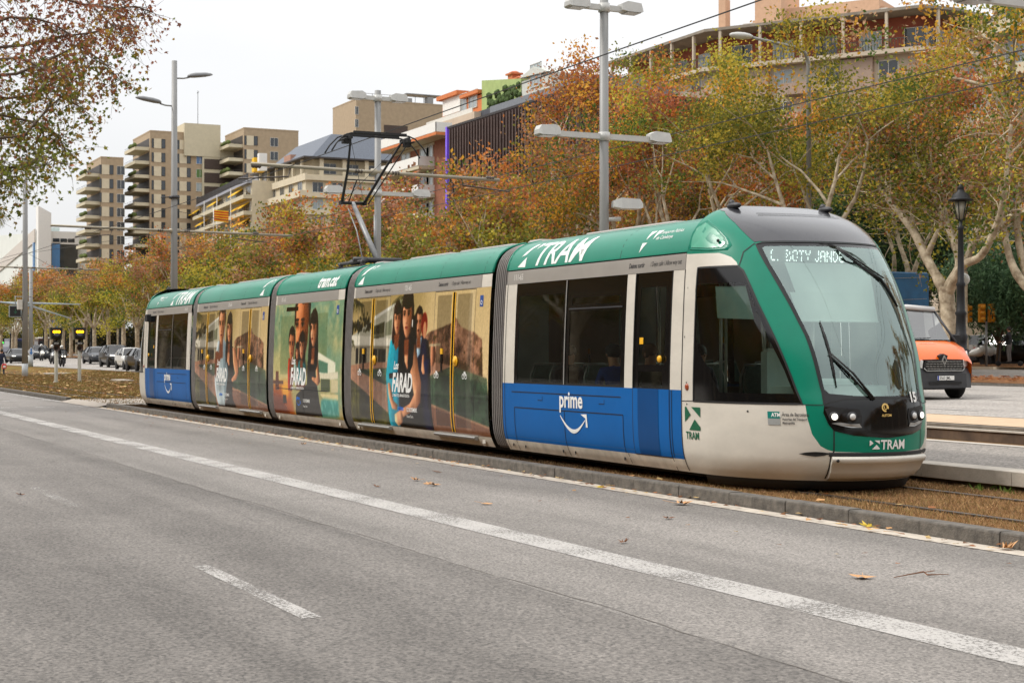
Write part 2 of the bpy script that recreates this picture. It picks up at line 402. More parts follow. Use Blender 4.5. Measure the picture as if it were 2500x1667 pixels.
# ---- lettering on the tram
def word(s, t, v, h, mtl, parent=tram, name='lettering', bold=.0, shear=0., xs=1., fn=None, cut=.12, side=1, off=.006, align='LEFT'):
    vs, fs = text_geo(s, h/.70, bold*h, shear, xs, align)
    f = fn or (lambda x, y: CP(t+x, v+y, off))
    return wrap_obj(name, vs, fs, f, mtl, parent, cut)
def logo_polys(h, sx=1.): # split-square company sign, h high: triangle at left, corner at upper right, triangle at lower right
    return poly_geo([(0, h*.98), (0, h*.38), (h*.38*sx, h*.72), (h*.12*sx, h*.98)], [(h*.52*sx, h*.98), (h*.95*sx, h*.98), (h*.95*sx, h*.62)],
                    [(h*.30*sx, 0), (h*.98*sx, 0), (h*.98*sx, h*.14), (h*.68*sx, h*.46)])
def roof_logo(t, v, h, parent=tram, slant=.18):  # slanted white sign as on the roof cover
    g = poly_geo([(-.02*h, .02*h), (.50*h, .38*h), (.62*h, 0)], [(.0*h, .42*h), (.42*h, 1.0*h), (.62*h, 1.0*h), (.30*h, .50*h)][:4], [(.80*h, 1.*h), (1.12*h, 1.*h), (.86*h, .70*h)])
    return wrap_obj('lettering', [(x+y*slant, y) for x, y in g[0]], g[1], lambda x, y: CP(t+x, v+y, .006), M['ink'], parent, .1)
SMILE = None
def prime_logo(t, v, w, mtl, parent=tram, light=True):
    word('prime', t, v, w*.26, mtl, parent, bold=.035, xs=.92*(w/.80)/(w/.80))
    pts = []; n = 16
    up = [(.02*w, -.14*w)]; 
    a = [(w*(.03+.86*i/n), -.13*w-.22*w*math.sin(math.pi*(i/n)*.93)) for i in range(n+1)]
    b = [(x, y-(.015+.05*math.sin(math.pi*min(1, i/n*.95+.05)))*w) for i, (x, y) in enumerate(a)]
    vs = a+b; fs = [(i, n+1+i, n+2+i, i+1) for i in range(n)]
    k = len(vs); vs += [(.74*w, -.10*w), (.94*w, -.09*w), (.97*w, -.30*w), (.91*w, -.30*w), (.90*w, -.16*w)]; fs.append((k, k+1, k+2, k+3, k+4))
    wrap_obj('lettering', vs, fs, lambda x, y: CP(t+x, v+y, .006), mtl, parent, .15)
# ---- cab shells (front and rear, same shape)
def vline(v0, v1, n): return np.linspace(v0, v1, n)
SWC = [(.559,2.575),(.598,2.52),(.615,2.415),(.654,2.16),(.705,1.91),(.764,1.61),(.825,1.34),(.881,1.04)]
WSC = [(1.0,2.845),(.86,2.842),(.80,2.825),(.805,2.74),(.825,2.6),(.865,2.4),(.93,2.1),(.99,1.78),(1.025,1.44),(1.048,1.17),(1.045,1.04)]
WGC = [(1.0,2.80),(.875,2.798),(.845,2.78),(.86,2.6),(.90,2.4),(.957,2.1),(1.015,1.78),(1.05,1.44),(1.068,1.20),(1.10,1.155)]
def mirror(p): return [(UM-a, b) for a, b in p[::-1]]
def dens(p, st=.05, close=True):
    q = []; n = len(p)
    for i in range(n if close else n-1):
        a = p[i]; b = p[(i+1) % n]; L = math.hypot(b[0]-a[0], b[1]-a[1]); k = max(1, int(L/st))
        q += [(a[0]+(b[0]-a[0])*j/k, a[1]+(b[1]-a[1])*j/k) for j in range(k)]
    if not close: q.append(p[-1])
    return q
def U_(l): return [(a*KU, b) for a, b in l]
sw = [(UT(14.14, v), v) for v in np.linspace(1.04, 2.575, 16)] + U_(SWC)
swg = [(UT(14.165, v), v) for v in np.linspace(1.78, 2.39, 7)] + U_([(.575,2.385),(.60,2.33),(.633,2.04),(.694,1.695),(.777,1.40),(.833,1.15),(.201,1.15),(.083,1.415)]) + [(UT(14.25, 1.61), 1.61)]
wsb = U_([(1.204,1.09),(1.457,1.10)])
ws = U_(WSC)+wsb; ws = ws + mirror(ws)
wg = U_(WGC)+U_([(1.3,1.13),(1.457,1.125)]); wg = wg + mirror(wg)
mk = U_([(1.045,1.03),(1.034,.945),(1.065,.83),(1.108,.755),(1.265,.705),(1.545,.675)]); mk = U_([(1.457,1.09),(1.204,1.08)])+mk; mk = mk+mirror(mk)
hd = U_([(1.0,2.858),(.84,2.856),(.79,2.85),(.70,2.98),(.62,3.09),(.45,3.24),(.40,3.30)]) + [(-.1, 3.42), (-.5, 3.5), (-.58, 3.52), (-.58, 4.18)]; hd = hd + mirror(hd)
br = [(-.58, 2.575), (-.58, 2.75)] + U_([(.40,2.735),(.454,2.715),(.52,2.68),(.557,2.62),(.559,2.578)])
gr_ = [(-.58, 2.75)] + U_([(.0,2.745),(.40,2.735),(.454,2.715),(.52,2.68),(.557,2.62),(.559,2.578)]+SWC[1:]+[(.903,1.03),(.912,.88),(.942,.715),(1.004,.59),(1.06,.548),(1.108,.53),(1.44,.515),(1.57,.515)]) + \
      [(UM-a, b) for a, b in (U_([(1.44,.515),(1.108,.53),(1.06,.548),(1.004,.59),(.942,.715),(.912,.88),(.903,1.03)]+SWC[::-1]+[(.559,2.578),(.557,2.62),(.52,2.68),(.454,2.715),(.40,2.735),(0,2.745)])+[(-.58, 2.75)])] + [(UM+.58, 4.19), (-.58, 4.19)]
def inpoly(P, x, y):
    c = False; n = len(P); j = n-1
    for i in range(n):
        if (P[i][1] > y) != (P[j][1] > y) and x < (P[j][0]-P[i][0])*(y-P[i][1])/(P[j][1]-P[i][1])+P[i][0]: c = not c
        j = i
    return c
def cab_geo():
    regs = [('wg', wg), ('ws', ws), ('mk', mk), ('swg', swg), ('swg2', mirror(swg)), ('sw', sw), ('sw2', mirror(sw)), ('hd', hd), ('br', br), ('br2', mirror(br)), ('gr', gr_)]
    bnd = [(-.58, .2), (UM+.58, .2), (UM+.58, 4.19), (-.58, 4.19)]
    pts = []; edges = []
    for P in [bnd]+[r[1] for r in regs]:
        q = dens(P); n = len(pts); pts += q; edges += [(n+i, n+(i+1) % len(q)) for i in range(len(q))]
    x = -.58+.035
    k = 0
    while x < UM+.56:
        v = .24+(.03 if k % 2 else 0)
        while v < 4.16: pts.append((x, v)); v += .06
        x += .065; k += 1
    vs, es, fs, *_ = geometry.delaunay_2d_cdt([Vector(p) for p in pts], edges, [], 0, 1e-5)
    cls = []
    for f in fs:
        cx = sum(vs[i][0] for i in f)/len(f); cy = sum(vs[i][1] for i in f)/len(f)
        for nme, P in regs:
            if inpoly(P, cx, cy): cls.append(nme); break
        else: cls.append('wh')
    UV = np.array([(p[0], min(p[1], 4.17)) for p in vs])
    P = SPn(UV[:, 0], UV[:, 1]); N = SNn(UV[:, 0], UV[:, 1]); N[UV[:, 1] > 3.75] = (0, 0, 1)
    return P, N, fs, cls
CABG = cab_geo()
def cab_part(name, keys, mats, parent, off=0.):
    P, N, fs, cls = CABG; mi = {}; F_ = []; mm = []
    for f, c in zip(fs, cls):
        if c in keys: F_.append(f); mm.append(keys[c])
    used = sorted({i for f in F_ for i in f}); rm = {k: i for i, k in enumerate(used)}
    me = bpy.data.meshes.new(name); me.from_pydata((P[used]+N[used]*off).tolist(), [], [[rm[i] for i in f] for f in F_])
    for m_ in mats: me.materials.append(m_)
    me.polygons.foreach_set('material_index', mm); me.polygons.foreach_set('use_smooth', [True]*len(F_))
    me.update(); me.normals_split_custom_set_from_vertices(N[used].tolist())
    o = bpy.data.objects.new(name, me); COL.objects.link(o)
    if parent: o.parent = parent
    return o
def build_cab():
    """returns the top parts of one driver's cab, built at the +X end"""
    out = []
    b = cab_part('cab_body', {'wh': 0, 'br': 0, 'br2': 0, 'gr': 1}, [M['white'], M['green']], tram); out.append(b)
    out.append(cab_part('cab_roof_panel', {'hd': 0}, [M['hood']], tram, .004))
    w_ = cab_part('windscreen', {'wg': 0, 'ws': 1}, [GL_FRONT, M['black']], tram); out.append(w_)
    out.append(cab_part('front_mask', {'mk': 0}, [M['black']], tram, .006))
    for k in (('swg', 'sw'), ('swg2', 'sw2')): out.append(cab_part('cab_side_window', {k[0]: 0, k[1]: 1}, [GL_SIDE, M['black']], tram))
    # seams and gaskets as sub-parts of the body
    mb = MB(); f = lambda u, v, o=0.: SP(u, v, o)
    for P in (ws, ):
        ribbon(f, dens(P+[P[0]], .05, False), .02, '', None, None, .006, mb)
    for P in (sw, mirror(sw)): ribbon(f, dens(P+[P[0]], .05, False), .022, '', None, None, .005, mb)
    for s in (0, 1):
        g = lambda p: p if not s else [(UM-a, c) for a, c in p]
        for P, wd in ((U_([(.572,2.58),(.605,2.64),(.654,2.735),(.729,2.79),(.79,2.835)]), .012), (U_([(1.108,.76),(1.108,.53),(1.086,.485),(1.078,.23)]), .014),
                      ([(-.575, .22), (-.575, 2.57)], .014), (U_([(.86,1.035),(1.04,1.03)]), .008), ([(UT(14.14, v), v) for v in (1.04, .9)][:1]+[(-.57, 1.035)], .008)):
            ribbon(f, dens(g(P), .05, False), wd, '', None, None, .005, mb)
        lens_ = U_([(.842,.503),(.90,.52),(.969,.527),(1.03,.522),(1.095,.51),(1.03,.485),(.969,.475),(.90,.485)])
        vs = [SP(*p, .006) for p in g(lens_)]; mb.add(vs, [tuple(range(len(vs)))])
        for (a, c) in ((13.96, 2.35), (13.93, 1.78), (13.99, 1.25), (14.0, 1.0), (14.85, .95)):
            U0 = UT(a, c) if a < 14.3 else .45*KU; q = [SP((U0 if not s else UM-U0)+.012*math.cos(k), c+.012*math.sin(k), .004) for k in np.linspace(0, 6.28, 9)[:-1]]; mb.add(q, [tuple(range(8))])
    mb.build('seam', M['matte'], b)
    # black gap and bumper
    mb = MB(); us = np.linspace(1.07*KU, UM-1.07*KU, 40)
    def strip(prof, us, mb):
        vs = [SP(u, v, o) for u in us for v, o in prof]; n = len(prof)
        s0 = mb.smooth; mb.smooth = True
        mb.add(vs, [(i*n+j, (i+1)*n+j, (i+1)*n+j+1, i*n+j+1) for i in range(len(us)-1) for j in range(n-1)]); mb.smooth = s0
    strip([(.52, .005), (.505, .012), (.48, .012)], us, mb); out.append(mb.build('bumper_gap', M['matte'], tram))
    mb = MB(); us = np.linspace(1.095*KU, UM-1.095*KU, 44)
    prof = [(.475, .0), (.482, .05), (.472, .075), (.455, .08), (.425, .072), (.418, .06), (.34, .055), (.27, .04), (.215, .01), (.2, -.04)]
    strip(prof, us, mb)
    for u in (us[0], us[-1]): vs = [SP(u, v, o) for v, o in prof]; mb.add(vs, [tuple(range(len(vs)))])
    bp = mb.build('bumper', M['white'], tram); out.append(bp)
    mb = MB(); c = SP(1.135*KU, .45, .086); mb.sph(c, .018, 8); mb.build('tow_cover', M['matte'], bp)
    # dark skirt below
    mb = MB(); vs = []; us = np.linspace(0, UM, 40)
    pts = [SPn(np.float64(u), np.float64(.22)) for u in us]; ctr = np.array([14.0, 0, 0])
    for z, k in ((.20, .985), (.10, .955), (.09, .5)): vs += [((p[0]-14.0)*k+14.0, p[1]*k, z) for p in pts]
    n = len(us); mb.smooth = True; mb.add(vs, [(L*n+i, L*n+i+1, L*n+n+i+1, L*n+n+i) for L in range(2) for i in range(n-1)]); out.append(mb.build('under_skirt', M['matte'], tram))
    # headlights
    for s in (0, 1):
        g = lambda u: u*KU if not s else UM-u*KU
        mb = MB(); mb.cm = 0
        hp = [(1.045,.99),(1.10,1.01),(1.22,.995),(1.318,.985),(1.335,.90),(1.325,.80),(1.24,.80),(1.161,.82),(1.08,.87)]
        vs = [SP(g(a), b_, .012) for a, b_ in hp]; mb.add(vs, [tuple(range(len(vs)))]); hs = mb.build('headlight_housing', M['matte'], tram); out.append(hs)
        mb = MB(); q = [(1.09,.835),(1.161,.81),(1.24,.79),(1.33,.79),(1.31,.83),(1.24,.825),(1.16,.845)]
        vs = [SP(g(a), b_, .016) for a, b_ in q]; mb.add(vs, [tuple(range(len(vs)))]); mb.build('lamp_trim', M['alu'], hs)
        for a, on in ((1.115, True), (1.255, False)):
            c = SP(g(a), .905, .016); nrm = (SP(g(a), .905, .06)-c).normalized(); nrm = (nrm+Vector((.6, 0, 0))).normalized()
            mb = MB(); mb.cyl(c-nrm*.02, c+nrm*.012, .058, .055, 20); mb.build('lamp_rim', M['steeldk'], hs)
            mb = MB(); mb.cyl(c, c+nrm*.018, .038, .034, 20); out.append(mb.build('headlight', M['lamp'] if on else M['lens'], tram))
    # side reflector
    for s in (0, 1):
        U0 = UT(14.0, 1.2); c = SP(U0 if not s else UM-U0, 1.2, .0); mb = MB(); mb.sph(c, .042, 12, (1, .5, 1)); out.append(mb.build('turn_signal', mat('amber_lens', (150, 62, 20), .2, coat=.5), tram))
    # teardrop inset of the roof pod
    pr = [(.0,2.80),(.0,2.99),(.05,3.09),(.188,3.135),(.406,3.03),(.519,2.905),(.541,2.825),(.484,2.775),(.284,2.772)]
    pin = [(.045,2.83),(.045,2.97),(.09,3.05),(.19,3.09),(.37,3.00),(.47,2.90),(.49,2.84),(.44,2.81),(.26,2.805)]
    for s in (0, 1):
        g = lambda L: dens([(a*KU if not s else UM-a*KU, c) for a, c in L], .04)
        mb = MB(); mb.smooth = True; a_ = [SP(*p, .003) for p in g(pr)]; m_ = len(a_)
        gi = [( .26+(p[0]-.26)*.86, 2.94+(p[1]-2.94)*.84) if not s else (UM-.26+(p[0]-UM+.26)*.86, 2.94+(p[1]-2.94)*.84) for p in g(pr)]
        ge = [( .26+(p[0]-.26)*1.06, 2.94+(p[1]-2.94)*1.07) if not s else (UM-.26+(p[0]-UM+.26)*1.06, 2.94+(p[1]-2.94)*1.07) for p in g(pr)]
        rings = [[SP(*p, .0) for p in ge], [SP(*p, .014) for p in g(pr)], [SP(*p, -.01) for p in gi]]
        vs = rings[0]+rings[1]+rings[2]; mb.add(vs, [(L*m_+i, L*m_+(i+1) % m_, (L+1)*m_+(i+1) % m_, (L+1)*m_+i) for L in range(2) for i in range(m_)])
        ring = mb.build('pod_rim', M['green'], b)
        mb = MB(); mb.smooth = True; c = [SP(*p, .006) for p in gi]; cc = SP(.26 if not s else UM-.26, 2.93, .006)
        mb.add(c+[cc], [(i, (i+1) % m_, m_) for i in range(m_)]); mb.build('pod_cover', mat('pod_green', (30, 140, 108), .3, coat=.3, var=.1), b)
        mb = MB(); k = SP(.42*KU if not s else UM-.42*KU, 2.87, .022); mb.sph(k, .02, 8); mb.build('pod_knob', M['matte'], b)
    # roof lines on the graphite panel, two roof beacons
    mb = MB()
    for vv in (3.20, 3.24): ribbon(f, [(u, vv) for u in np.linspace(.95*KU, UM-.95*KU, 24)], .014, '', None, None, .008, mb)
    mb.build('roof_groove', M['matte'], b)
    for y in (-.66, .66):
        mb = MB(); mb.sph((13.98, y, 3.33), .08, 12, (1.7, .7, .5)); mb.sph((13.93, y, 3.36), .05, 10, (1, .7, 1)); out.append(mb.build('roof_antenna', M['steeldk'], tram))
    # wiper below, dark arm above
    def wp(a, bq, o=.03): return SP(a*KU, bq, o)
    def wiper(piv, blade, mid, off=.035):
        mb = MB(); mb.tube([wp(*piv, .02), wp(*mid, off+.03), wp(*blade[len(blade)//2], off+.02)], [.016, .012, .009], 8); x = MB()
        mb.tube([wp(piv[0]-.02, piv[1], .02), wp(mid[0]-.035, mid[1]+.01, off+.02), wp(blade[len(blade)//2][0]-.012, blade[len(blade)//2][1], off)], [.011, .009, .007], 8)
        a = mb.build('wiper', M['matte'], w_); n = len(blade)
        x.tube([wp(*p, off-.012) for p in blade], [.006]+[.014]*(n-2)+[.006], 8); 
        for v_, f_, m_2, s_2 in zip([x.v], [x.f], [x.m], [x.sm]): pass
        x.build('wiper_blade', M['matte'], w_)
    wiper((1.457, 1.085), [(1.130,1.935),(1.14,1.75),(1.15,1.575),(1.157,1.40),(1.161,1.215)], (1.30, 1.36))
    wiper((1.56, 2.77), [(1.66,2.62),(1.80,2.5),(1.942,2.425),(2.01,2.27),(2.064,2.115)], (1.62, 2.66), .02)  # upper arm is an added shape standing in for a reflection on the glass
    # cab interior
    mb = MB(); pts = [(13.3, -1.15), (14.6, -1.15), (15.2, -.88), (15.5, -.55), (15.62, 0), (15.5, .55), (15.2, .88), (14.6, 1.15), (13.3, 1.15)]
    mb.prism(pts, lambda p: (p[0], p[1], .36), lambda p: (p[0], p[1], .40)); out.append(mb.build('cab_floor', M['interiordk'], tram))
    mb = MB(); d = [(15.0, -.82), (15.35, -.62), (15.5, -.3), (15.54, 0), (15.5, .3), (15.35, .62), (15.0, .82), (14.85, .5), (14.9, 0), (14.85, -.5)]
    mb.prism(d, lambda p: (p[0], p[1], .42), lambda p: (p[0]-.12, p[1]*.95, 1.22)); mb.box(14.7, 15.0, -.3, .3, 1.2, 1.3, .03); out.append(mb.build('dashboard', M['interior'], tram))
    mb = MB(); mb.box(14.0, 14.5, -.25, .25, .8, .92, .04); mb.box(13.95, 14.08, -.26, .26, .9, 1.65, .05); mb.box(13.97, 14.06, -.14, .14, 1.62, 1.85, .04); mb.box(14.15, 14.35, -.1, .1, .4, .82); out.append(mb.build('driver_seat', M['interior'], tram))
    mb = MB(); a = [(14.88, 2.62), (14.98, 2.28), (15.06, 1.95)]
    for (x0, z0), (x1, z1) in zip(a, a[1:]): mb.quad((x0, -.58, z0), (x0, .60, z0), (x1, .60, z1), (x1, -.50, z1))
    mb.tube([(15.06, -.5, 1.95), (15.06, .6, 1.95)], .012, 6); out.append(mb.build('roller_blind', M['blind'], tram))
    mb = MB(); mb.box(14.35, 14.72, -.8, .8, 2.62, 2.80, .03); out.append(mb.build('display_case', mat('display_case', (96, 112, 108), .5), tram))
    mb = MB(); q = [SP(UT(14.42, 2.36), 2.36, -.05), SP(.57*KU, 2.365, -.05), SP(.58*KU, 1.98, -.05), SP(UT(14.50, 1.995), 1.995, -.05)]; mb.add(q, [(0, 1, 2, 3)]); out.append(mb.build('side_blind', mat('side_blind', (150, 172, 165), .8), tram))
    mb = MB(); mb.cyl((14.62, 0, .4), (14.62, 0, 2.9), .02, n=8); mb.cyl((13.45, -.5, .4), (13.45, -.5, 2.9), .02, n=8); mb.cyl((13.45, .55, .4), (13.45, .55, 2.9), .02, n=8); out.append(mb.build('grab_pole', M['alu'], tram))
    mb = MB(); mb.box(13.40, 13.44, .2, 1.15, .4, 2.7); mb.box(13.40, 13.44, -1.15, -.75, .4, 1.2); out.append(mb.build('cab_partition', M['interiordk'], tram))
    return out
front = build_cab()
def rear_copy(o, par=None):
    c = o.copy(); COL.objects.link(c); c.parent = par or tram
    if par is None: c.rotation_euler = (0, 0, math.pi)
    if o.data is M.get('x'): pass
    for ch in o.children: rear_copy(ch, c)
    return c
for o in front:
    if o.name.split('.')[0] in ('roller_blind', 'side_blind'): continue
    c = rear_copy(o)
    if c.name.startswith('headlight') and c.data.materials[0] == M['lamp']:
        c.data = c.data.copy(); c.data.materials[0] = mat('red_lens', (120, 16, 14), .2, coat=.5)
# destination display: broken rows of lit dots on the front windscreen
def dots(s, t, y, z, px=.0165, mtl=None, par=None):
    G = {'L': '1000010000100001000010000 11000', 'B': 0}
    F5 = {'C': ['01000','10000','10000','00000','10000','10000','01110'], 'B': ['11000','00010','10010','01000','10001','00001','11010'], 'O': ['01110','10001','00001','10000','10001','10000','01010'],
          'T': ['11011','00100','00100','00000','00100','00100','00100'], 'I': ['1','1','1','0','1','1','1'], 'Y': ['10001','10001','01010','00000','00100','00100','00000'],
          'J': ['0001','0001','0001','0000','0001','1001','0110'], 'A': ['01110','10001','10001','11011','10001','00001','10001'], 'N': ['10001','11001','10001','10101','00011','10001','10001'], 'D': ['11100','10010','10001','00001','10001','10010','01100'],
          'E': ['1111','1000','0000','1110','1000','1000','0111'], ' ': ['00']*7, '.': ['0','0','0','0','0','0','1']}
    mb = MB(); x = 0
    for ch in s:
        g = F5[ch]; 
        for r, row in enumerate(g):
            for c, b in enumerate(row):
                if b == '1': yy = y+(x+c)*px; zz = z-r*px*1.25; mb.box(t, t+.004, yy-px*.33, yy+px*.33, zz-px*.55, zz+px*.55)
        x += len(g[0])+1
    return mb.build('destination_display', mtl, par)
dots('C.  BOTY JANDE', 14.735, -.66, 2.765, .0150, mat('display_dots', (240, 250, 245), .4, emit=.9), tram)
# ---- end sections behind the cabs (t 9.0 .. 13.88), both sides
def blk(name, ts, vs, hole, mtl, par, off, side, refl):
    """frame sheet with rectangular holes (list of (t0,t1,v0,v1))"""
    tl = sorted(set([round(x, 4) for x in ts]+[round(x, 4) for h in hole for x in h[:2]])); vl = sorted(set([round(x, 4) for x in vs]+[round(x, 4) for h in hole for x in h[2:]]))
    keep = np.ones((len(tl)-1, len(vl)-1), bool)
    for i in range(len(tl)-1):
        for j in range(len(vl)-1):
            a = (tl[i]+tl[i+1])/2; b = (vl[j]+vl[j+1])/2
            if any(h[0] < a < h[1] and h[2] < b < h[3] for h in hole): keep[i, j] = False
    T_, V_ = np.meshgrid(np.array(tl), np.array(vl), indexing='ij'); P, N = CPn(T_, V_, off, side)
    if side < 0: P = P[::-1]; N = N[::-1]; keep = keep[::-1]
    return grid_obj(name, P, mtl, par, N, keep=keep)
VS_ = [.35, .7, 1.0, 1.16, 1.5, 1.9, 2.2, 2.4, 2.57]
def end_section(sg):
    """sg=1 front, -1 rear: mirrored along the tram"""
    S = lambda a, b: (a, b) if sg > 0 else (-b, -a)
    def sh(name, a, b, v0, v1, m_, par=tram, off=0., side=1, nt=None): a, b = S(a, b); return sheet(name, a, b, v0, v1, m_, par, off, side, nt)
    parts = {}
    for side in (1, -1):
        body = sh('body_panel', 9.0, TS, .35, 1.16, M['blue'], off=0, side=side)
        sh('skirt', 9.0, TS, .2, .35, M['skirt'], body, 0, side)
        # window band with holes
        h1, h2a, h2b = (9.47, 10.84, 1.19, 2.39), (11.02, 12.42, 1.19, 2.14), (11.08, 12.38, 2.225, 2.32)
        hd1, hd2 = (12.86, 13.46, 1.45, 2.39), (12.86, 13.42, 1.175, 1.37)
        H = [(*S(h[0], h[1]), h[2], h[3]) for h in (h1, h2a, h2b, hd1, hd2)]
        sh('pillar', 9.0, 9.37, 1.16, 2.57, M['white'], body, 0, side); sh('pillar', 12.53, 12.73, 1.16, 2.57, M['white'], body, 0, side); sh('pillar', 13.62, TS, 1.16, 2.57, M['white'], body, 0, side)
        w1 = blk('window', S(9.37, 12.53), [1.16, 1.5, 1.9, 2.57], H[:3], M['black'], tram, -.004, side, 0)
        for h in H[:3]: sheet('pane', h[0], h[1], h[2], h[3], GL_SIDE, w1, -.010, side)
        dr = blk('door', S(12.73, 13.62), [1.16, 1.5, 1.9, 2.57], H[3:], M['black'], tram, -.012, side, 0)
        for h in H[3:]: sheet('pane', h[0], h[1], h[2], h[3], GL_SIDE, dr, -.018, side)
        sh('door_panel', 12.75, 13.60, .36, 1.16, M['blue'], dr, .004, side); sh('door_panel', 12.87, 13.36, .37, 1.158, M['bluedk'], dr, .007, side)
        # divider bar and hopper bar
        f = lambda a, b, v0, v1, off, m_, nm, par: sheet(nm, *S(a, b), v0, v1, m_, par, off, side)
        f(10.895, 10.925, 1.17, 2.56, .006, M['alu'], 'mullion', w1); f(11.0, 12.44, 2.165, 2.185, .006, M['steeldk'], 'mullion', w1)
        f(9.05, TS, 2.57, 2.757, .004, M['grey'], 'sign_band', body)
        rc = sh('roof_cover', 9.0, 13.9, 2.775, 3.5, M['green'], off=.003, side=side, nt=2)
        sh('roof_top', 9.0, 13.95, 3.5, 4.2, M['grey'], rc, 0, side)
        sh('shadow_gap', 9.0, TS, 2.757, 2.775, M['matte'], body, -.01, side)
        L = []
        for a, v0, v1 in ((9.07, .22, 2.57), (9.36, .22, .35), (9.39, .35, .82), (12.55, .22, .35), (12.50, .35, .82), (10.92, .22, .82), (12.745, .35, 2.57), (13.61, .35, 2.57), (13.615, .2, .35), (13.66, .35, 1.16)): L.append([(a*sg, v0), (a*sg, v1)])
        L += [[(9.39*sg, .82), (12.50*sg, .82)], [(12.75*sg, .355), (13.62*sg, .355)], [(9.3*sg, 1.04), (12.45*sg, 1.04)]]
        lines(L, .012, 'seam', M['matte'], body, side)
        lines([[(9.0*sg+.04*sg, 2.78), (9.04*sg, 3.45)], [(10.9*sg, 2.78), (10.9*sg, 3.45)], [(12.3*sg, 2.78), (12.3*sg, 3.45)], [(9.0*sg, 3.28), (13.88*sg, 3.28)]], .010, 'seam', M['matte'], rc, side)
        mb = MB()
        for a, v in ((9.6, .28), (10.75, .28), (11.1, .28), (12.42, .28), (9.22, .29)):
            c = CP(a*sg, v, .004, side); mb.add([c+Vector((.02*math.cos(k), 0, .035*math.sin(k))) for k in np.linspace(0, 6.28, 9)[:-1]], [tuple(range(8))])
        for a in (10.2, 11.95):
            for q in ([(a-.07, .94), (a+.07, .94)], [(a+.07, .94), (a+.07, 1.0)], ): ribbon(cfn(side), [(x*sg, y) for x, y in q], .008, '', None, None, .004, mb)
        mb.build('fixing', M['matte'], body)
        mb = MB(); c = CP(13.40*sg, 1.52, .01, side); mb.cyl(c, c+Vector((0, -.02*side, 0)), .045, .04, 16); mb.build('door_button', M['yellow'], dr)
        sheet('door_sticker', *S(12.88, 12.97), 1.70, 1.78, M['yellow'], dr, -.002, side)
    return
end_section(1); end_section(-1)
# underframe, bogies, floor, ceiling, seats
mb = MB(); mb.box(-13.9, 13.9, -1.0, 1.0, .14, .36); mb.build('underframe', M['matte'], tram)
def wheel_pair(x):
    mb = MB()
    for y in (-.72, .72): mb.rev([(.0, -.06), (.29, -.06), (.295, .0), (.33, .03), (.33, .06), (0, .06)], (x, y, .3), 20, 'y')
    mb.cyl((x, -.7, .3), (x, .7, .3), .06); return mb.build('wheel_set', M['steeldk'], tram)
for x in (-12.3, -10.5, -.9, .9, 10.5, 12.3): wheel_pair(x)
for s in (1, -1):
    a, b = (9.05, 13.9) if s > 0 else (-13.9, -9.05)
    mb = MB(); mb.box(a, b, -1.24, 1.24, .36, .40); mb.build('saloon_floor', M['interiordk'], tram)
    mb = MB(); mb.box(a, b, -1.12, 1.12, 2.80, 2.84); mb.build('saloon_ceiling', M['interior'], tram)
    for sd in (-1, 1):
        mb = MB(); mb.box(a, b, sd*1.27-.02, sd*1.27+.02, .4, 1.12); mb.build('lining', M['interiordk'], tram)
    mb = MB(); x = 9.02*s; mb.box(x-.02, x+.02, -1.22, -.6, .4, 2.8); mb.box(x-.02, x+.02, .6, 1.22, .4, 2.8); mb.build('bulkhead', M['interior'], tram)
    for k, (x, fc) in enumerate(((9.75, 1), (10.35, 1), (11.35, 1), (11.95, -1), (12.45, 1))):
        for y in (-.9, -.42, .85):
            mb = MB(); X = x*s; d = fc*s
            mb.box(X-.2, X+.22, y-.21, y+.21, .78, .86, .03)
            bx = X-d*.22; mb.prism([(-.2, .86), (-.21, 1.25), (-.15, 1.42), (.15, 1.42), (.21, 1.25), (.2, .86)], lambda p: (bx-.02-d*.05*(p[1]-.86), y+p[0], p[1]), lambda p: (bx+.03-d*.05*(p[1]-.86), y+p[0], p[1])); mb.box(X-.05, X+.05, y-.05, y+.05, .4, .8)
            st = mb.build('seat', M['seat'], tram)
            mb = MB(); mb.tube([(bx, y-.22, .9), (bx-d*.02, y-.225, 1.27), (bx-d*.03, y-.16, 1.44), (bx-d*.03, y+.16, 1.44), (bx-d*.02, y+.225, 1.27), (bx, y+.22, .9)], .014, 6); mb.build('seat_rim', M['alu'], st)
    for x in (10.0, 11.0, 12.65, 13.5):
        mb = MB(); mb.cyl((x*s, .1, .4), (x*s, .1, 2.82), .018, n=8); mb.build('grab_pole', mat('pole_yellow', (190, 190, 180), .35), tram)
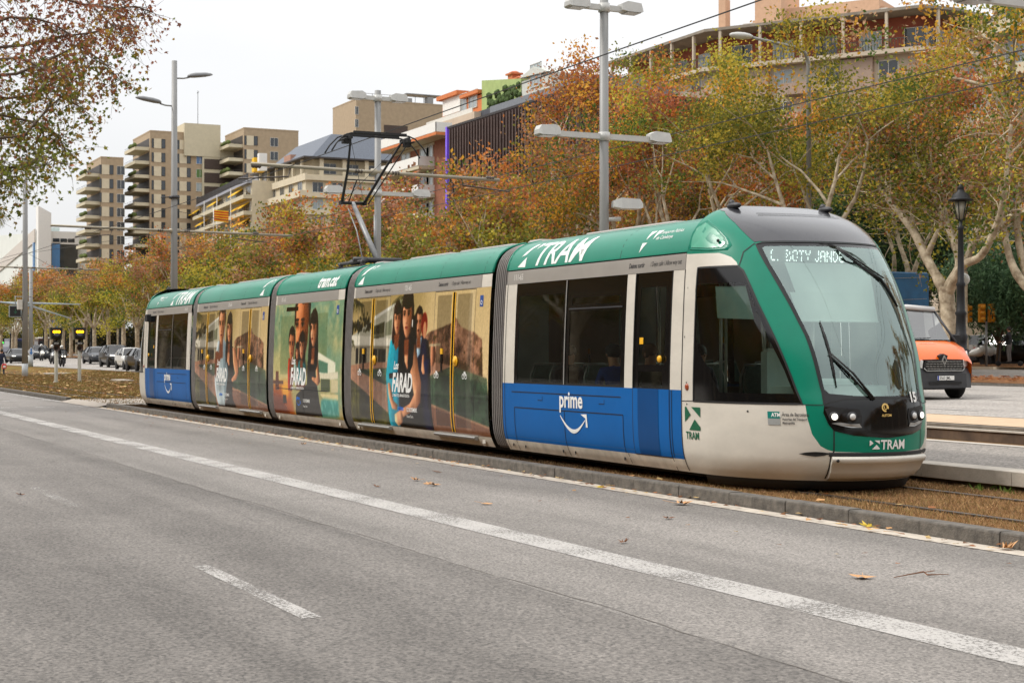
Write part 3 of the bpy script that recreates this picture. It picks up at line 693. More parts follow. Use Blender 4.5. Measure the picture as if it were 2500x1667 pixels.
# ---- middle sections
def mid_section(t0, t1, doors):
    sg = 1
    for side in (1, -1):
        body = sheet('body_panel', t0, t1, .35, 2.57, mat('film_back', (190, 172, 140), .3, var=.1), tram, 0, side)
        sheet('skirt', t0, t1, .2, .35, M['skirt'], body, .001, side)
        sheet('sign_band', t0+.08, t1-.35 if t0 > -3 else t1-.08, 2.57, 2.757, M['grey'], body, .004, side)
        sheet('end_panel', t0, t0+.08, 2.57, 2.757, M['white'], body, .001, side); sheet('end_panel', t1-.36, t1, 2.57, 2.757, M['white'], body, .001, side)
        sheet('shadow_gap', t0, t1, 2.757, 2.775, M['matte'], body, -.01, side)
        rc = sheet('roof_cover', t0, t1, 2.775, 3.5, M['green'], tram, .003, side); sheet('roof_top', t0, t1, 3.5, 4.2, M['grey'], rc, 0, side)
        n = 3 if t1-t0 > 5 else 2
        L = [[(t0+(t1-t0)*k/n, 2.78), (t0+(t1-t0)*k/n, 3.45)] for k in range(1, n)]+[[(t1-.3, 2.78), (t1-.3, 3.45)], [(t0, 3.28), (t1, 3.28)]]
        lines(L, .010, 'seam', M['matte'], rc, side)
        for a, b, c in doors:
            d = sheet('door_seal', c-.055, c+.055, .37, 2.53, M['black'], tram, .007, side)
            for x in (c-.05, c+.05): sheet('door_edge', x-.014, x+.014, .37, 2.53, M['yellow'], d, .010, side)
            lines([[(a, .36), (a, 2.56)], [(b, .36), (b, 2.56)], [(a, 2.555), (b, 2.555)]], .012, 'seam', M['matte'], d, side)
            mb = MB(); q = CP(c+.14, 1.46, .01, side); k = Vector((0, -side, 0)); mb.cyl(q, q+k*.015, .085, .08, 20); mb.cyl(q+k*.015, q+k*.03, .045, .04, 16); mb.build('door_button', M['yellow'], d)
            mb = MB(); q = CP(c-.42, 1.45, 0, side); mb.box(q.x-.035, q.x+.035, q.y-.01, q.y+.01, 1.28, 1.56); mb.build('door_reader', M['black'], d)
            mb = MB(); mb.box(q.x-.04, q.x+.04, q.y-.012, q.y+.012, 1.57, 1.66); mb.build('door_sticker', M['yellow'], d)
            mb = MB(); p0 = CP(a, .33, 0, side); mb.prism([(0, .0), (.05, -.005), (.065, -.02), (.05, -.05), (0, -.06)], lambda p: (a+.05, p0.y-side*p[0], .335+p[1]), lambda p: (b+.04, p0.y-side*p[0], .335+p[1])); mb.build('door_step', M['alu'], d)
        mb = MB()
        for a in (t0+.2, t1-.3): c = CP(a, .28, .006, side); mb.box(c.x-.05, c.x+.05, c.y-.004, c.y+.004, .24, .34); 
        mb.build('jack_plate', M['white'], body)
        lines([[(t0+.35, .2), (t0+.35, .35)], [((t0+t1)/2, .2), ((t0+t1)/2, .35)], [(t1-.45, .2), (t1-.45, .35)]], .010, 'seam', M['matte'], body, side)
mid_section(2.6, 8.5, [(2.9, 4.44, 3.65), (6.4, 7.97, 7.17)])
mid_section(-8.5, -2.6, [(-8.2, -6.66, -7.42), (-4.68, -3.12, -3.90)])
mid_section(-2.1, 2.1, [])
# ---- bellows
def bellows(t0, t1):
    n = 97; ts = np.linspace(t0-.02, t1+.02, n); vs = np.linspace(.2, 4.2, 60)
    for side in (1, -1):
        T_, V_ = np.meshgrid(ts, vs, indexing='ij'); fr = (T_-t0)/(t1-t0)
        off = -.045 + .026*np.where(fr > .25, np.cos((fr-.25)/.75*2*np.pi*6), 0) - .10*np.clip(1-fr/.25, 0, 1)
        P, N = CPn(T_, V_, 0, side); P = P + N*off[..., None]; P[..., 2] = np.maximum(P[..., 2], .2)
        if side < 0: P = P[::-1]
        g = grid_obj('gangway', P, M['bellow'], tram)
    for k in range(7):
        f_ = t0+(t1-t0)*(.25+.75*k/6); mb = MB(); mb.tube([CP(f_, v, -.014) for v in np.linspace(.24, 3.45, 40)], .008, 5, False); mb.build('gangway_rib', mat('rib_grey', (150, 145, 140), .45), tram)  # pale tubes on the crests stand in for highlights along the ribs' lighter edges
    mb = MB(); mb.box(t0+.05, t1-.05, -.7, .7, 3.12, 3.26, .03); mb.build('gangway_roof', M['grey'], tram)
for a, b in ((2.1, 2.6), (8.5, 9.0), (-2.6, -2.1), (-9.0, -8.5)): bellows(a, b)
# thin rounded edge where each roof cover ends
for a in (2.6, 8.5, -2.1, 2.1, -2.6, -8.5, 9.0, -9.0):
    mb = MB(); mb.tube([CP(a, v, -.004) for v in np.linspace(2.78, 3.5, 14)], .02, 6); mb.build('roof_lip', M['green'], tram)
# roof boxes
for a, b in ((3.4, 5.2), (5.6, 7.6), (-7.6, -5.4), (-5.1, -3.6), (10.0, 12.4), (-12.4, -10.0)):
    mb = MB(); mb.box(a, b, -.5, .5, 3.22, 3.28, .02); mb.build('roof_equipment', M['grey'], tram)
# ---- pantograph
pg = bpy.data.objects.new('pantograph', None); COL.objects.link(pg); pg.parent = tram; pg.location = (.1, 0, 3.24)
mb = MB()
mb.box(-.75, .75, -.45, .45, .0, .05, .01)
for y in (-.42, .42): mb.cyl((-.7, y, .12), (.75, y, .12), .03)
for x in (-.6, .65):
    for y in (-.42, .42): mb.rev([(.05, 0), (.06, .03), (.04, .05), (.06, .08), (.04, .1), (.03, .13)], (x, y, .02), 12)
mb.cyl((.35, -.5, .16), (.35, .5, .16), .055); mb.cyl((-.3, -.3, .14), (.5, -.3, .14), .06); mb.build('base_frame', M['steeldk'], pg)
K = (-1.05, 0, 1.40)      # knee
mb = MB(); mb.tube([(.35, 0, .16), K], [.06, .045], 10); mb.build('lower_arm', M['steel'], pg)
mb = MB(); mb.tube([(.0, -.16, .1), (-.55, -.1, .80), (-1.10, -.08, 1.28)], .014, 6); mb.cyl((-.25, .18, .1), (-.25, .18, 1.1), .03); mb.build('control_rod', M['steel'], pg)
mb = MB(); mb.cyl((K[0], -.26, K[2]), (K[0], .26, K[2]), .035, n=12); mb.box(K[0]-.07, K[0]+.07, -.28, -.23, K[2]-.04, K[2]+.05, .01); mb.box(K[0]-.07, K[0]+.07, .23, .28, K[2]-.04, K[2]+.05, .01); mb.build('knee_joint', M['matte'], pg)
HX, HZ = .30, 2.52
mb = MB()
for s in (-1, 1):
    mb.tube([(K[0], s*.24, K[2]), (HX-.6, s*.38, 2.0), (HX, s*.54, HZ)], [.032, .026, .02], 8)
mb.tube([(K[0]+.08, .30, K[2]-.02), (HX+.08, .60, HZ-.08)], .013, 6)
mb.cyl((K[0]+.5, -.33, K[2]+.42), (K[0]+.5, .33, K[2]+.42), .014); mb.cyl((K[0], -.1, K[2]), (K[0]+.5, -.1, K[2]+.42), .013)
mb.build('upper_arm', M['matte'], pg)
mb = MB(); mb.cyl((K[0], -.24, K[2]), (HX, .54, HZ), .005, n=5); mb.cyl((K[0], .24, K[2]), (HX, -.54, HZ), .005, n=5); mb.build('stay_wire', M['steeldk'], pg)
mb = MB()
for dx in (-.2, .2):
    mb.tube([(HX+dx, -1.0, HZ-.28), (HX+dx, -.90, HZ-.12), (HX+dx, -.74, HZ+.04), (HX+dx, -.6, HZ+.09), (HX+dx, .6, HZ+.09), (HX+dx, .74, HZ+.04), (HX+dx, .90, HZ-.12), (HX+dx, 1.0, HZ-.28)], [.015]*8, 8)
    mb.box(HX+dx-.03, HX+dx+.03, -.55, .55, HZ+.085, HZ+.135)
for s in (-1, 1):
    mb.box(HX-.24, HX+.24, s*.60-.02, s*.60+.02, HZ-.02, HZ+.07); mb.box(HX-.06, HX+.06, s*.64-.07, s*.64+.07, HZ-.1, HZ+.06, .01); mb.cyl((HX-.22, s*.7, HZ-.02), (HX+.22, s*.7, HZ-.02), .02)
mb.build('collector_head', M['matte'], pg)
# ---- writing on the tram
I = M['ink']
roof_logo(9.34, 2.80, .38); word('TRAM', 9.76, 2.81, .37, I, bold=.018, shear=.28, xs=1.1, cut=.08)
roof_logo(2.75, 2.80, .40)
roof_logo(-3.35, 2.80, .40)
word('tram.cat', .45, 2.84, .25, I, bold=.045, shear=.25, cut=.08, xs=.9)
roof_logo(-11.35, 2.80, .38); word('TRAM', -10.9, 2.81, .37, I, bold=.018, shear=.28, xs=1.1, cut=.08)
# regional transport sign: three slanted marks
def marks(t, v, h):
    sl = .35
    g = poly_geo([(0, h), (.42*h, h), (.16*h, .55*h)], [(.55*h, h), (.97*h, h), (.71*h, .55*h)], [(.05*h, .42*h), (.42*h, .42*h), (.12*h, 0)])
    wrap_obj('lettering', [(x+y*sl, y) for x, y in g[0]], g[1], lambda x, y: CP(t+x, v+y, .006), I, tram, .08)
marks(12.72, 2.82, .30); word('Transports Públics', 13.06, 3.055, .052, I, bold=.0, shear=.1, xs=1.0); word('de Catalunya', 13.06, 2.975, .052, I, shear=.1)
marks(-12.9, 2.82, .26); word('Transports Públics', -12.6, 3.03, .05, I, shear=.1); word('de Catalunya', -12.6, 2.955, .05, I, shear=.1)
def notice(t, v=2.64, h=.060):
    word('Deixeu sortir', t, v, h, M['inkdk'], bold=.03, shear=.2, xs=.8); word('/ Dejen salir / Allow way out', t+.52, v, h, M['inkdk'], shear=.2, xs=.72)
notice(12.55); notice(3.15); notice(6.5); notice(-7.9); notice(-4.7); notice(-13.2)
NUMB = mat('number_white', (225, 222, 215), .4)
for s, t in (('111-65', 9.25), ('121-65', 5.05), ('101-65', -1.75), ('131-65', -5.75), ('141-65', -9.75)): word(s, t, 2.625, .085, NUMB, bold=.01, xs=.9)
prime_logo(10.78, .87, .82, I); prime_logo(-11.65, .87, .82, I)
# sign on the white cab flank
g = poly_geo([(0, .265), (0, .09), (.125, .175), (.03, .265)], [(.14, .265), (.33, .265), (.33, .15)], [(.09, 0), (.33, 0), (.33, .04), (.21, .125)])
fU = lambda t, v: SP(UT(t, v), v, .006)
wrap_obj('lettering', g[0], g[1], lambda x, y: fU(13.96+x, .705+y), M['inkgr'], tram, .08)
vs, fs = text_geo('TRAM', .085/.7, .0022); wrap_obj('lettering', vs, fs, lambda x, y: fU(13.975+x*.88, .60+y), M['inkgr'], tram, .08)
fS = lambda U0, v0: (lambda x, y: SP(U0+x/1.22, v0+y, .006))
ATM0 = .611*KU
g = poly_geo([(0, .07), (.155, .07), (.155, .145), (0, .145)]); wrap_obj('lettering', g[0], g[1], fS(ATM0, .81), mat('sign_teal', (0, 120, 110), .4), tram, .05)
g = poly_geo([(0, 0), (.155, 0), (.155, .068), (0, .068)]); wrap_obj('lettering', g[0], g[1], fS(ATM0, .81), mat('sign_grey', (150, 152, 150), .4), tram, .05)
for s, dy, h in (('ATM', .09, .04),): vs, fs = text_geo(s, h/.7, .002); wrap_obj('lettering', vs, fs, (lambda x, y: SP(ATM0+(x+.05)/1.22, .81+dy+y, .009)), I, tram, .05)
for s, dy, h in (('Àrea de Barcelona', .098, .036), ('Autoritat del Transport', .052, .026), ('Metropolità', .012, .026)):
    vs, fs = text_geo(s, h/.7, .0008); wrap_obj('lettering', vs, fs, (lambda x, y: SP(ATM0+(x*.86+.185)/1.22, .81+dy+y, .008)), M['inkdk'], tram, .05)
# front: small split-square sign + TRAM, fleet number, maker's ring
FW = lambda w0, v0: (lambda x, y: SP(np.arccos(np.clip((w0-x)/1.322, -1, 1))*KU, v0+y, .012))
g = poly_geo([(0, .095), (0, .035), (.045, .065), (.012, .095)], [(.055, .095), (.12, .095), (.12, .055)], [(.03, 0), (.12, 0), (.12, .012), (.08, .048)]); wrap_obj('lettering', g[0], g[1], FW(.23, .555), I, tram, .04)
vs, fs = text_geo('TRAM', .098/.7, .0035); wrap_obj('lettering', vs, fs, (lambda x, y, f_=FW(.095, .555): f_(x*.92, y)), I, tram, .04)
vs, fs = text_geo('15', .105/.7, .006); wrap_obj('lettering', vs, fs, (lambda x, y, f_=FW(-.375, 1.055): f_(x, y)), I, tram, .04)
g = ring_geo(.05, .055, .028, .046, 20, -20, 285); wrap_obj('lettering', g[0], g[1], FW(.075, .945), M['gold'], tram, .04)
g = ring_geo(.055, .055, .014, .022, 16, 120, 420); wrap_obj('lettering', g[0], g[1], FW(.075, .945), M['gold'], tram, .04)
vs, fs = text_geo('ALSTOM', .026/.7, .001); wrap_obj('lettering', vs, fs, (lambda x, y, f_=FW(.075, .905): f_(x*.9, y)), M['gold'], tram, .04)
# rear: outside camera box on the last cab
mb = MB(); mb.box(-13.7, -13.42, -1.38, -1.22, 2.42, 2.62, .02); mb.build('side_camera', M['matte'], tram)
mb = MB(); c = CP(9.2, 1.2, 0)
# ================================================================== printed film on the middle sections: painted into a fine colour grid
rng = np.random.default_rng(5)
class Art:
    def __init__(s, t0, t1, v0, v1, res=.0075):
        s.t0, s.t1, s.v0, s.v1 = t0, t1, v0, v1; s.nx = int((t1-t0)/res); s.ny = int((v1-v0)/res)
        s.X, s.Y = np.meshgrid(np.linspace(t0, t1, s.nx), np.linspace(v0, v1, s.ny)); s.c = np.zeros((s.ny, s.nx, 3))
    def mask(s, P):
        m = np.zeros(s.X.shape, bool); n = len(P); j = n-1
        for i in range(n):
            xi, yi = P[i]; xj, yj = P[j]
            if yi != yj: m ^= ((yi > s.Y) != (yj > s.Y)) & (s.X < (xj-xi)*(s.Y-yi)/(yj-yi)+xi)
            j = i
        return m
    def blur(s, m, k):
        m = m.astype(float)
        for ax in (0, 1):
            for _ in range(2):
                p = np.pad(m, [(k, k) if a == ax else (0, 0) for a in range(m.ndim)], 'edge'); cs = np.cumsum(p, ax); z = np.zeros_like(np.take(cs, [0], ax)); cs = np.concatenate([z, cs], ax)
                n = m.shape[ax]; w = 2*k+1
                m = (np.take(cs, range(w, w+n), ax)-np.take(cs, range(0, n), ax))/w
        return m
    def put(s, m, col, a=1., k=0):
        m = s.blur(m, k) if k else m.astype(float); m = (m*a)[..., None]; col = np.array(col, float)/255 if not isinstance(col, np.ndarray) else col
        s.c = s.c*(1-m)+col*m
    def frac(s, seed=1, st=1., ax=1):
        if (seed, ax) in s.__dict__.setdefault('fc', {}): return s.fc[(seed, ax)]
        n = sum(w*(s.noise(k, seed+k)-.5) for k, w in ((3, .5), (7, .7), (16, .9), (38, 1.))); n = n/max(1e-6, n.std())*.5; s.fc[(seed, ax)] = n; return n
    def folds(s, seed=1):
        if seed in s.__dict__.setdefault('fo', {}): return s.fo[seed]
        r = np.random.default_rng(seed); n = r.random((s.ny//46+3, s.nx//9+3)); n = np.kron(n, np.ones((46, 9)))[:s.ny, :s.nx]; n = s.blur(n, 5); n = s.blur(n, 5)-.5; n = n/n.std()*.5; s.fo[seed] = n; return n
    def vol(s, m, k=7, amt=.45, tex=0., seed=3):
        b = s.blur(m, k); gx = np.zeros_like(b); gx[:, 1:-1] = b[:, 2:]-b[:, :-2]; gx /= max(1e-6, np.abs(gx).max()); f = 1+amt*gx-.10*(1-np.clip(b*1.2-.2, 0, 1))
        if tex: f = f+tex*s.folds(seed)
        mm = s.blur(m, 1)[..., None]; s.c = s.c*(1-mm)+np.clip(s.c*f[..., None], 0, 1)*mm
    def poly(s, P, col, a=1., k=1, vol=0., tex=0., vk=8):
        m = s.mask(P); s.put(m, col, a, k)
        if vol: s.vol(m, vk, vol, tex, int(abs(P[0][0])*100) % 97)
    def ell(s, cx, cy, rx, ry, col, a=1., k=1, rot=0.):
        x, y = s.X-cx, s.Y-cy; c_, s_ = math.cos(rot), math.sin(rot); x, y = x*c_+y*s_, -x*s_+y*c_
        s.put((x/rx)**2+(y/ry)**2 < 1, col, a, k)
    def noise(s, k, seed=0):
        r = np.random.default_rng(seed); n = r.random((s.ny//k+3, s.nx//k+3)); n = np.kron(n, np.ones((k, k)))[:s.ny, :s.nx]; return s.blur(n, max(1, k//2))
    def done(s, name, parent, step=2, off=.0035):
        n1 = s.noise(3, 31)-.5; s.c = s.c*(1+.10*n1[..., None])
        g_ = s.c.mean(-1, keepdims=True); s.c = g_+(s.c-g_)*1.05; s.c = np.clip((s.c-.5)*1.26+.44, .02, .95)
        c = s.c[::step, ::step]; c = np.clip(c, 0, 1); c = np.where(c <= .04045, c/12.92, ((c+.055)/1.055)**2.4)*.92
        ts = s.X[0, ::step]; vs = s.Y[::step, 0]; ts = ts.copy(); ts[-1] = s.t1; T_, V_ = np.meshgrid(ts, vs, indexing='ij')
        P, N = CPn(T_, V_, off, 1); return grid_obj(name, P, attr_mat('printed_film', .22, coat=.35), parent, N, np.transpose(c, (1, 0, 2)))
SK = (198, 146, 114); SKD = (132, 86, 62)
def face(A, cx, cy, h, hair, skin=SK, skd=SKD, long=0., beard=False, turn=.1):
    """an anonymous figure's head with soft side light"""
    w = h*.33; hi = tuple(min(255, k+26) for k in skin); hl = tuple(min(255, k+34) for k in hair)
    A.poly([(cx-w*.42, cy-h*.25), (cx+w*.5, cy-h*.25), (cx+w*.66, cy-h*.85), (cx-w*.58, cy-h*.85)], skd, 1, 2)
    if long:
        P = [(cx-w*1.15, cy+h*.12), (cx-w*.98, cy+h*.42), (cx-w*.5, cy+h*.60), (cx+w*.2, cy+h*.66), (cx+w*.8, cy+h*.52), (cx+w*1.12, cy+h*.25), (cx+w*1.25, cy-h*.2), (cx+w*1.42, cy-long*.55), (cx+w*1.25, cy-long*.92), (cx+w*.75, cy-long*1.08), (cx+w*.35, cy-long*.9), (cx+w*.45, cy-h*.5), (cx-w*.4, cy-h*.5), (cx-w*.5, cy-long*.85), (cx-w*1.0, cy-long*1.0), (cx-w*1.35, cy-long*.7), (cx-w*1.2, cy-h*.2)]
        A.poly(P, hair, 1, 1, vol=.5)
        for k in range(16):
            x = cx+w*(-1.15+.155*k); 
            if -.55 < -1.15+.155*k < .55: continue
            A.poly([(x, cy+h*.40-abs(k-8)*.02*h), (x+w*.03, cy+h*.40-abs(k-8)*.02*h), (x+w*.12*math.sin(k), cy-long*.9), (x+w*.12*math.sin(k)-w*.04, cy-long*.9)], hl, .30, 1)
    else:
        A.poly([(cx-w*1.02, cy+h*.02), (cx-w*1.06, cy+h*.32), (cx-w*.7, cy+h*.56), (cx-w*.1, cy+h*.66), (cx+w*.6, cy+h*.60), (cx+w*1.04, cy+h*.34), (cx+w*1.08, cy-h*.02), (cx+w*.6, cy+h*.2), (cx-w*.6, cy+h*.2)], hair, 1, 1, vol=.4)
    F = [(cx-w*.84, cy+h*.25), (cx-w*.55, cy+h*.42), (cx+w*.5, cy+h*.42), (cx+w*.84, cy+h*.22), (cx+w*.84, cy-h*.08), (cx+w*.64, cy-h*.30), (cx+w*.26, cy-h*.46), (cx-w*.10, cy-h*.48), (cx-w*.46, cy-h*.36), (cx-w*.78, cy-h*.14)]
    A.poly(F, skin, 1, 2, vol=.42, vk=int(max(5, h*16))); m = A.mask(F)
    side = A.mask([(cx+w*.20, cy+h*.5), (cx+w*1.1, cy+h*.5), (cx+w*1.1, cy-h*.55), (cx+w*.02, cy-h*.55), (cx+w*.16, cy-h*.2), (cx+w*.02, cy-h*.05)]) & m; A.put(side, skd, .58, 5)
    A.ell(cx-w*.42, cy+h*.27, w*.34, h*.09, hi, .45, 6); A.ell(cx-w*.46, cy-h*.10, w*.22, h*.09, hi, .5, 6)
    for d in (-.42, .34):
        x = cx+d*w-turn*w; A.ell(x, cy+h*.06, w*.27, h*.06, skd, .75, 4); A.ell(x, cy+h*.052, w*.17, h*.020, (208, 190, 178), .5, 1); A.ell(x, cy+h*.055, w*.12, h*.026, (26, 18, 18), .95, 1); A.ell(x, cy+h*.076, w*.22, h*.015, (30, 20, 18), .9, 1); A.ell(x, cy+h*.128, w*.27, h*.022, (44, 30, 24), .9, 1)
    A.poly([(cx-turn*w+w*.03, cy+h*.06), (cx-turn*w+w*.20, cy-h*.12), (cx-turn*w+w*.02, cy-h*.135)], skd, .8, 2); A.ell(cx-turn*w-.03*w, cy-h*.06, w*.05, h*.09, hi, .55, 3); A.ell(cx-turn*w+.02*w, cy-h*.145, w*.16, h*.018, (96, 56, 44), .7, 2)
    A.ell(cx-turn*w, cy-h*.235, w*.27, h*.022, (96, 36, 36), .95, 1); A.ell(cx-turn*w, cy-h*.258, w*.21, h*.022, (168, 92, 82), .8, 1); A.ell(cx-turn*w, cy-h*.305, w*.24, h*.025, skd, .6, 3)
    if beard: A.poly([(cx-turn*w-w*.38, cy-h*.215), (cx-turn*w, cy-h*.172), (cx-turn*w+w*.38, cy-h*.215), (cx-turn*w+w*.30, cy-h*.232), (cx-turn*w-w*.30, cy-h*.232)], (44, 30, 24), .95, 1); A.put(A.mask([(cx-w*.8, cy-h*.12), (cx-w*.3, cy-h*.28), (cx+w*.3, cy-h*.28), (cx+w*.84, cy-h*.1), (cx+w*.5, cy-h*.42), (cx, cy-h*.49), (cx-w*.5, cy-h*.4)]) & m, (84, 58, 46), .5, 4)
    if long: A.poly([(cx-w*.9, cy+h*.16), (cx-w*.95, cy+h*.5), (cx, cy+h*.6), (cx+w*.95, cy+h*.46), (cx+w*.92, cy+h*.1), (cx+w*.7, cy+h*.24), (cx+w*.3, cy+h*.18), (cx, cy+h*.17), (cx-w*.4, cy+h*.18), (cx-w*.7, cy+h*.23)], hair, 1, 1, vol=.5); A.ell(cx-w*.3, cy+h*.42, w*.45, h*.05, hl, .5, 4)
    else: A.poly([(cx-w*.98, cy+h*.2), (cx-w*.9, cy+h*.5), (cx, cy+h*.66), (cx+w*.9, cy+h*.5), (cx+w*.95, cy+h*.2), (cx+w*.6, cy+h*.38), (cx, cy+h*.34), (cx-w*.6, cy+h*.40)], hair, 1, 1, vol=.5); A.ell(cx-w*.2, cy+h*.5, w*.5, h*.05, hl, .45, 4)
def villa(A, s, mirror_fig=None):
    """dusky modern villa with pool and rocky hill; s shifts the layout along the tram"""
    def q(*p): return [(zt(800+x/2.8)+s, zv(800+x/2.8, 560+y/2.8)) for x, y in p]
    g = np.clip((A.Y-1.2)/1.4, 0, 1); A.c[:] = (np.array((214, 190, 150))/255)[None, None]*(1-g[..., None])+(np.array((168, 150, 108))/255)*g[..., None]
    A.put((A.X > A.t0+3.4), (226, 204, 164), .55, 30); fr = A.frac(2)
    # hill
    HP = q((655,735),(690,700),(720,690),(770,672),(800,655),(820,650),(838,636),(850,612),(865,603),(878,622),(888,645),(905,665),(950,688),(995,702),(1050,752),(1060,1010),(840,940),(690,900),(660,860))
    hm = A.mask(HP); A.poly(HP, (176, 138, 114), 1, 1); f = np.clip(.92+.30*A.frac(4)+.18*A.folds(8), .5, 1.4); mm = A.blur(hm, 1)[..., None]; A.c = A.c*(1-mm)+np.clip(A.c*f[..., None], 0, 1)*mm
    veg = hm & (A.frac(9)+np.clip((1.62-A.Y)*1.3, -1, 1.0) > .55); A.put(veg, (84, 70, 48), .75, 2); A.put(veg & (A.frac(12) > .3), (96, 80, 50), .7, 1)
    # house
    A.poly(q((130,735),(180,715),(300,610),(480,490),(530,470),(530,830),(300,850),(130,830)), (196, 192, 174), 1, 1, vol=.1, vk=30); A.poly(q((130,725),(290,730),(530,760),(530,800),(130,800)), (222, 216, 200)); A.poly(q((300,600),(480,480),(530,462),(530,480),(480,500),(300,625)), (232, 228, 216))
    A.poly(q((130,795),(530,800),(530,815),(130,808)), (110, 100, 84), .8, 2)
    A.poly(q((300,665),(380,630),(380,735),(300,748)), (92, 92, 74)); A.poly(q((385,640),(430,612),(430,720),(385,728)), (132, 134, 112)); A.poly(q((325,665),(345,655),(345,742),(325,745)), (44, 46, 40)); A.poly(q((300,720),(380,705),(380,735),(300,748)), (150, 146, 124), .6)
    A.poly(q((130,808),(530,812),(530,930),(130,935)), (172, 162, 140)); 
    for x in (190, 215, 245): A.poly(q((x,812),(x+18,812),(x+18,915),(x,918)), (46, 46, 42))
    A.poly(q((300,815),(395,815),(395,912),(300,915)), (40, 40, 38)); A.poly(q((335,815),(343,815),(343,912),(335,912)), (140, 134, 118)); A.poly(q((360,815),(366,815),(366,912),(360,912)), (120, 114, 100))
    for cx_, cy_, hh in ((160, 705, 60), (205, 700, 70), (258, 690, 100), (148, 700, 40)):
        for k in range(46): a = rng.random(2); p = q((cx_+rng.normal()*hh*.16, cy_-hh*.5+rng.normal()*hh*.32))[0]; A.ell(p[0], p[1], .03, .035, ((44, 46, 32), (66, 66, 44), (34, 36, 28))[k % 3], .85, 1)
    for x0, y0, n, sp in ((168, 462, 44, 1.), (478, 448, 26, .8), (150, 745, 14, .6)):   # drooping palm fronds
        for k in range(n):
            a = rng.uniform(-1.1, 1.1); L = rng.uniform(60, 150)*sp; px0, py0 = x0+rng.normal()*10, y0+rng.random()*30; mx, my = px0+math.sin(a)*L*.5, py0+L*.25; ex, ey = px0+math.sin(a)*L*.62, py0+L
            P = q((px0, py0), (mx, my), (ex, ey), (mx-4, my+8)); A.poly(P, ((54, 58, 40), (84, 84, 54), (40, 44, 34))[k % 3], .85, 1)
    # terrace, pool, lawn
    A.poly(q((120,935),(300,905),(540,905),(700,900),(840,932),(1070,1012),(1110,1500),(120,1500)), (176, 138, 116)); m = A.Y < 1.32; mm = (A.blur(m, 2)*.5)[..., None]; A.c = A.c*(1-mm)+np.clip(A.c*(1+.22*fr[..., None]), 0, 1)*mm
    PL = q((200,962),(420,945),(700,1000),(850,935),(1090,1020),(1110,1360),(700,1195),(430,1060),(390,1045)); A.poly(PL, (78, 98, 78), 1, 1); m = A.mask(PL); mm = A.blur(m, 1)[..., None]; A.c = A.c*(1-mm)+np.clip(A.c*(1+.26*A.frac(21)[..., None]+.14*(A.noise(3, 9)-.5)[..., None]), 0, 1)*mm
    A.poly(q((700,1000),(850,935),(1090,1020),(1090,1060),(850,975),(700,1030)), (150, 142, 118), .55, 5); A.poly(q((430,1060),(700,1195),(700,1150),(470,1040)), (50, 68, 54), .8, 3)
    A.poly(q((560,1190),(705,1195),(1110,1362),(1110,1500),(560,1500)), (142, 108, 90)); A.poly(q((560,1185),(705,1190),(1110,1356),(1110,1370),(700,1206)), (186, 152, 126), .8, 1); A.poly(q((205,960),(250,955),(430,1050),(390,1060)), (50, 70, 56))
    LW = q((120,1000),(145,1008),(420,1262),(420,1500),(120,1500)); A.poly(LW, (78, 76, 34)); m = A.mask(LW); mm = A.blur(m, 1)[..., None]; A.c = A.c*(1-mm)+np.clip(A.c*(1+.30*A.frac(31)[..., None]+.5*(A.noise(3, 12)-.5)[..., None]), 0, 1)*mm
    A.ell(*q((716, 850))[0], .11, .20, (170, 122, 96), 1, 1); A.vol(((A.X-q((716,850))[0][0])/.11)**2+((A.Y-q((716,850))[0][1])/.2)**2 < 1, 8, .5); A.poly(q((690,785),(765,778),(768,795),(690,800)), (196, 180, 150))
    for x in (696, 742, 758): A.poly(q((x,795),(x+6,795),(x+6,905),(x,905)), (150, 132, 108))
def tint_doors(A, doors, k=.74):
    for a, b, c in doors:
        for x0, x1 in ((a+.12, c-.12), (c+.12, b-.12)):
            m = ((A.X > x0) & (A.X < x1) & (A.Y > .45) & (A.Y < 2.5)).astype(float)[..., None]; A.c = A.c*(1-m)+(A.c*k+.02)*m
        A.poly([(b-.30, .4), (b-.12, .4), (b-.02, 2.55), (b-.2, 2.55)], (255, 250, 235), .13, 2)
def film_text(t, v, sc=1., lab=True):
    word('Los', t+.08, v+.37*sc, .13*sc, I, bold=.04, shear=.35, xs=.8); word('FARAD', t, v, .30*sc, I, bold=.05, shear=.28, xs=.66)
    word('LA FAMILIA ES EL ARMA MÁS PELIGROSA', t+.02, v-.09*sc, .048*sc, I, bold=.02, shear=.2, xs=.62)
# second section
A = Art(2.6, 8.5, .35, 2.57); villa(A, 0.)
def q(*p): return [(zt(800+x/2.8), zv(800+x/2.8, 560+y/2.8)) for x, y in p]
# standing group: woman in teal, man in navy suit, woman in dark dress in front
A.poly(q((590,745),(640,725),(680,760),(697,870),(700,1000),(708,1200),(712,1400),(560,1400),(560,900)), (34, 44, 68), 1, 1, vol=.42, tex=.16); A.poly(q((600,740),(638,735),(628,850),(610,880)), (176, 200, 214), 1, 1, vol=.42, tex=.16); A.poly(q((690,1290),(712,1290),(712,1400),(700,1400)), (34, 44, 68), 1, 1, vol=.42, tex=.16)
p = q((615,648))[0]; face(A, p[0], p[1], .46, (52, 40, 30), beard=True); p = q((655,672))[0]; A.ell(p[0]-.02, p[1]+.05, .13, .20, (130, 50, 34)); A.ell(p[0], p[1]-.04, .07, .14, SK)
A.poly(q((645,860),(655,850),(662,930),(690,935),(690,985),(650,990),(640,960)), SK, 1, 1, vol=.45); A.poly(q((655,900),(700,880),(705,980),(665,990)), (34, 44, 68), 1, 1, vol=.42, tex=.16)
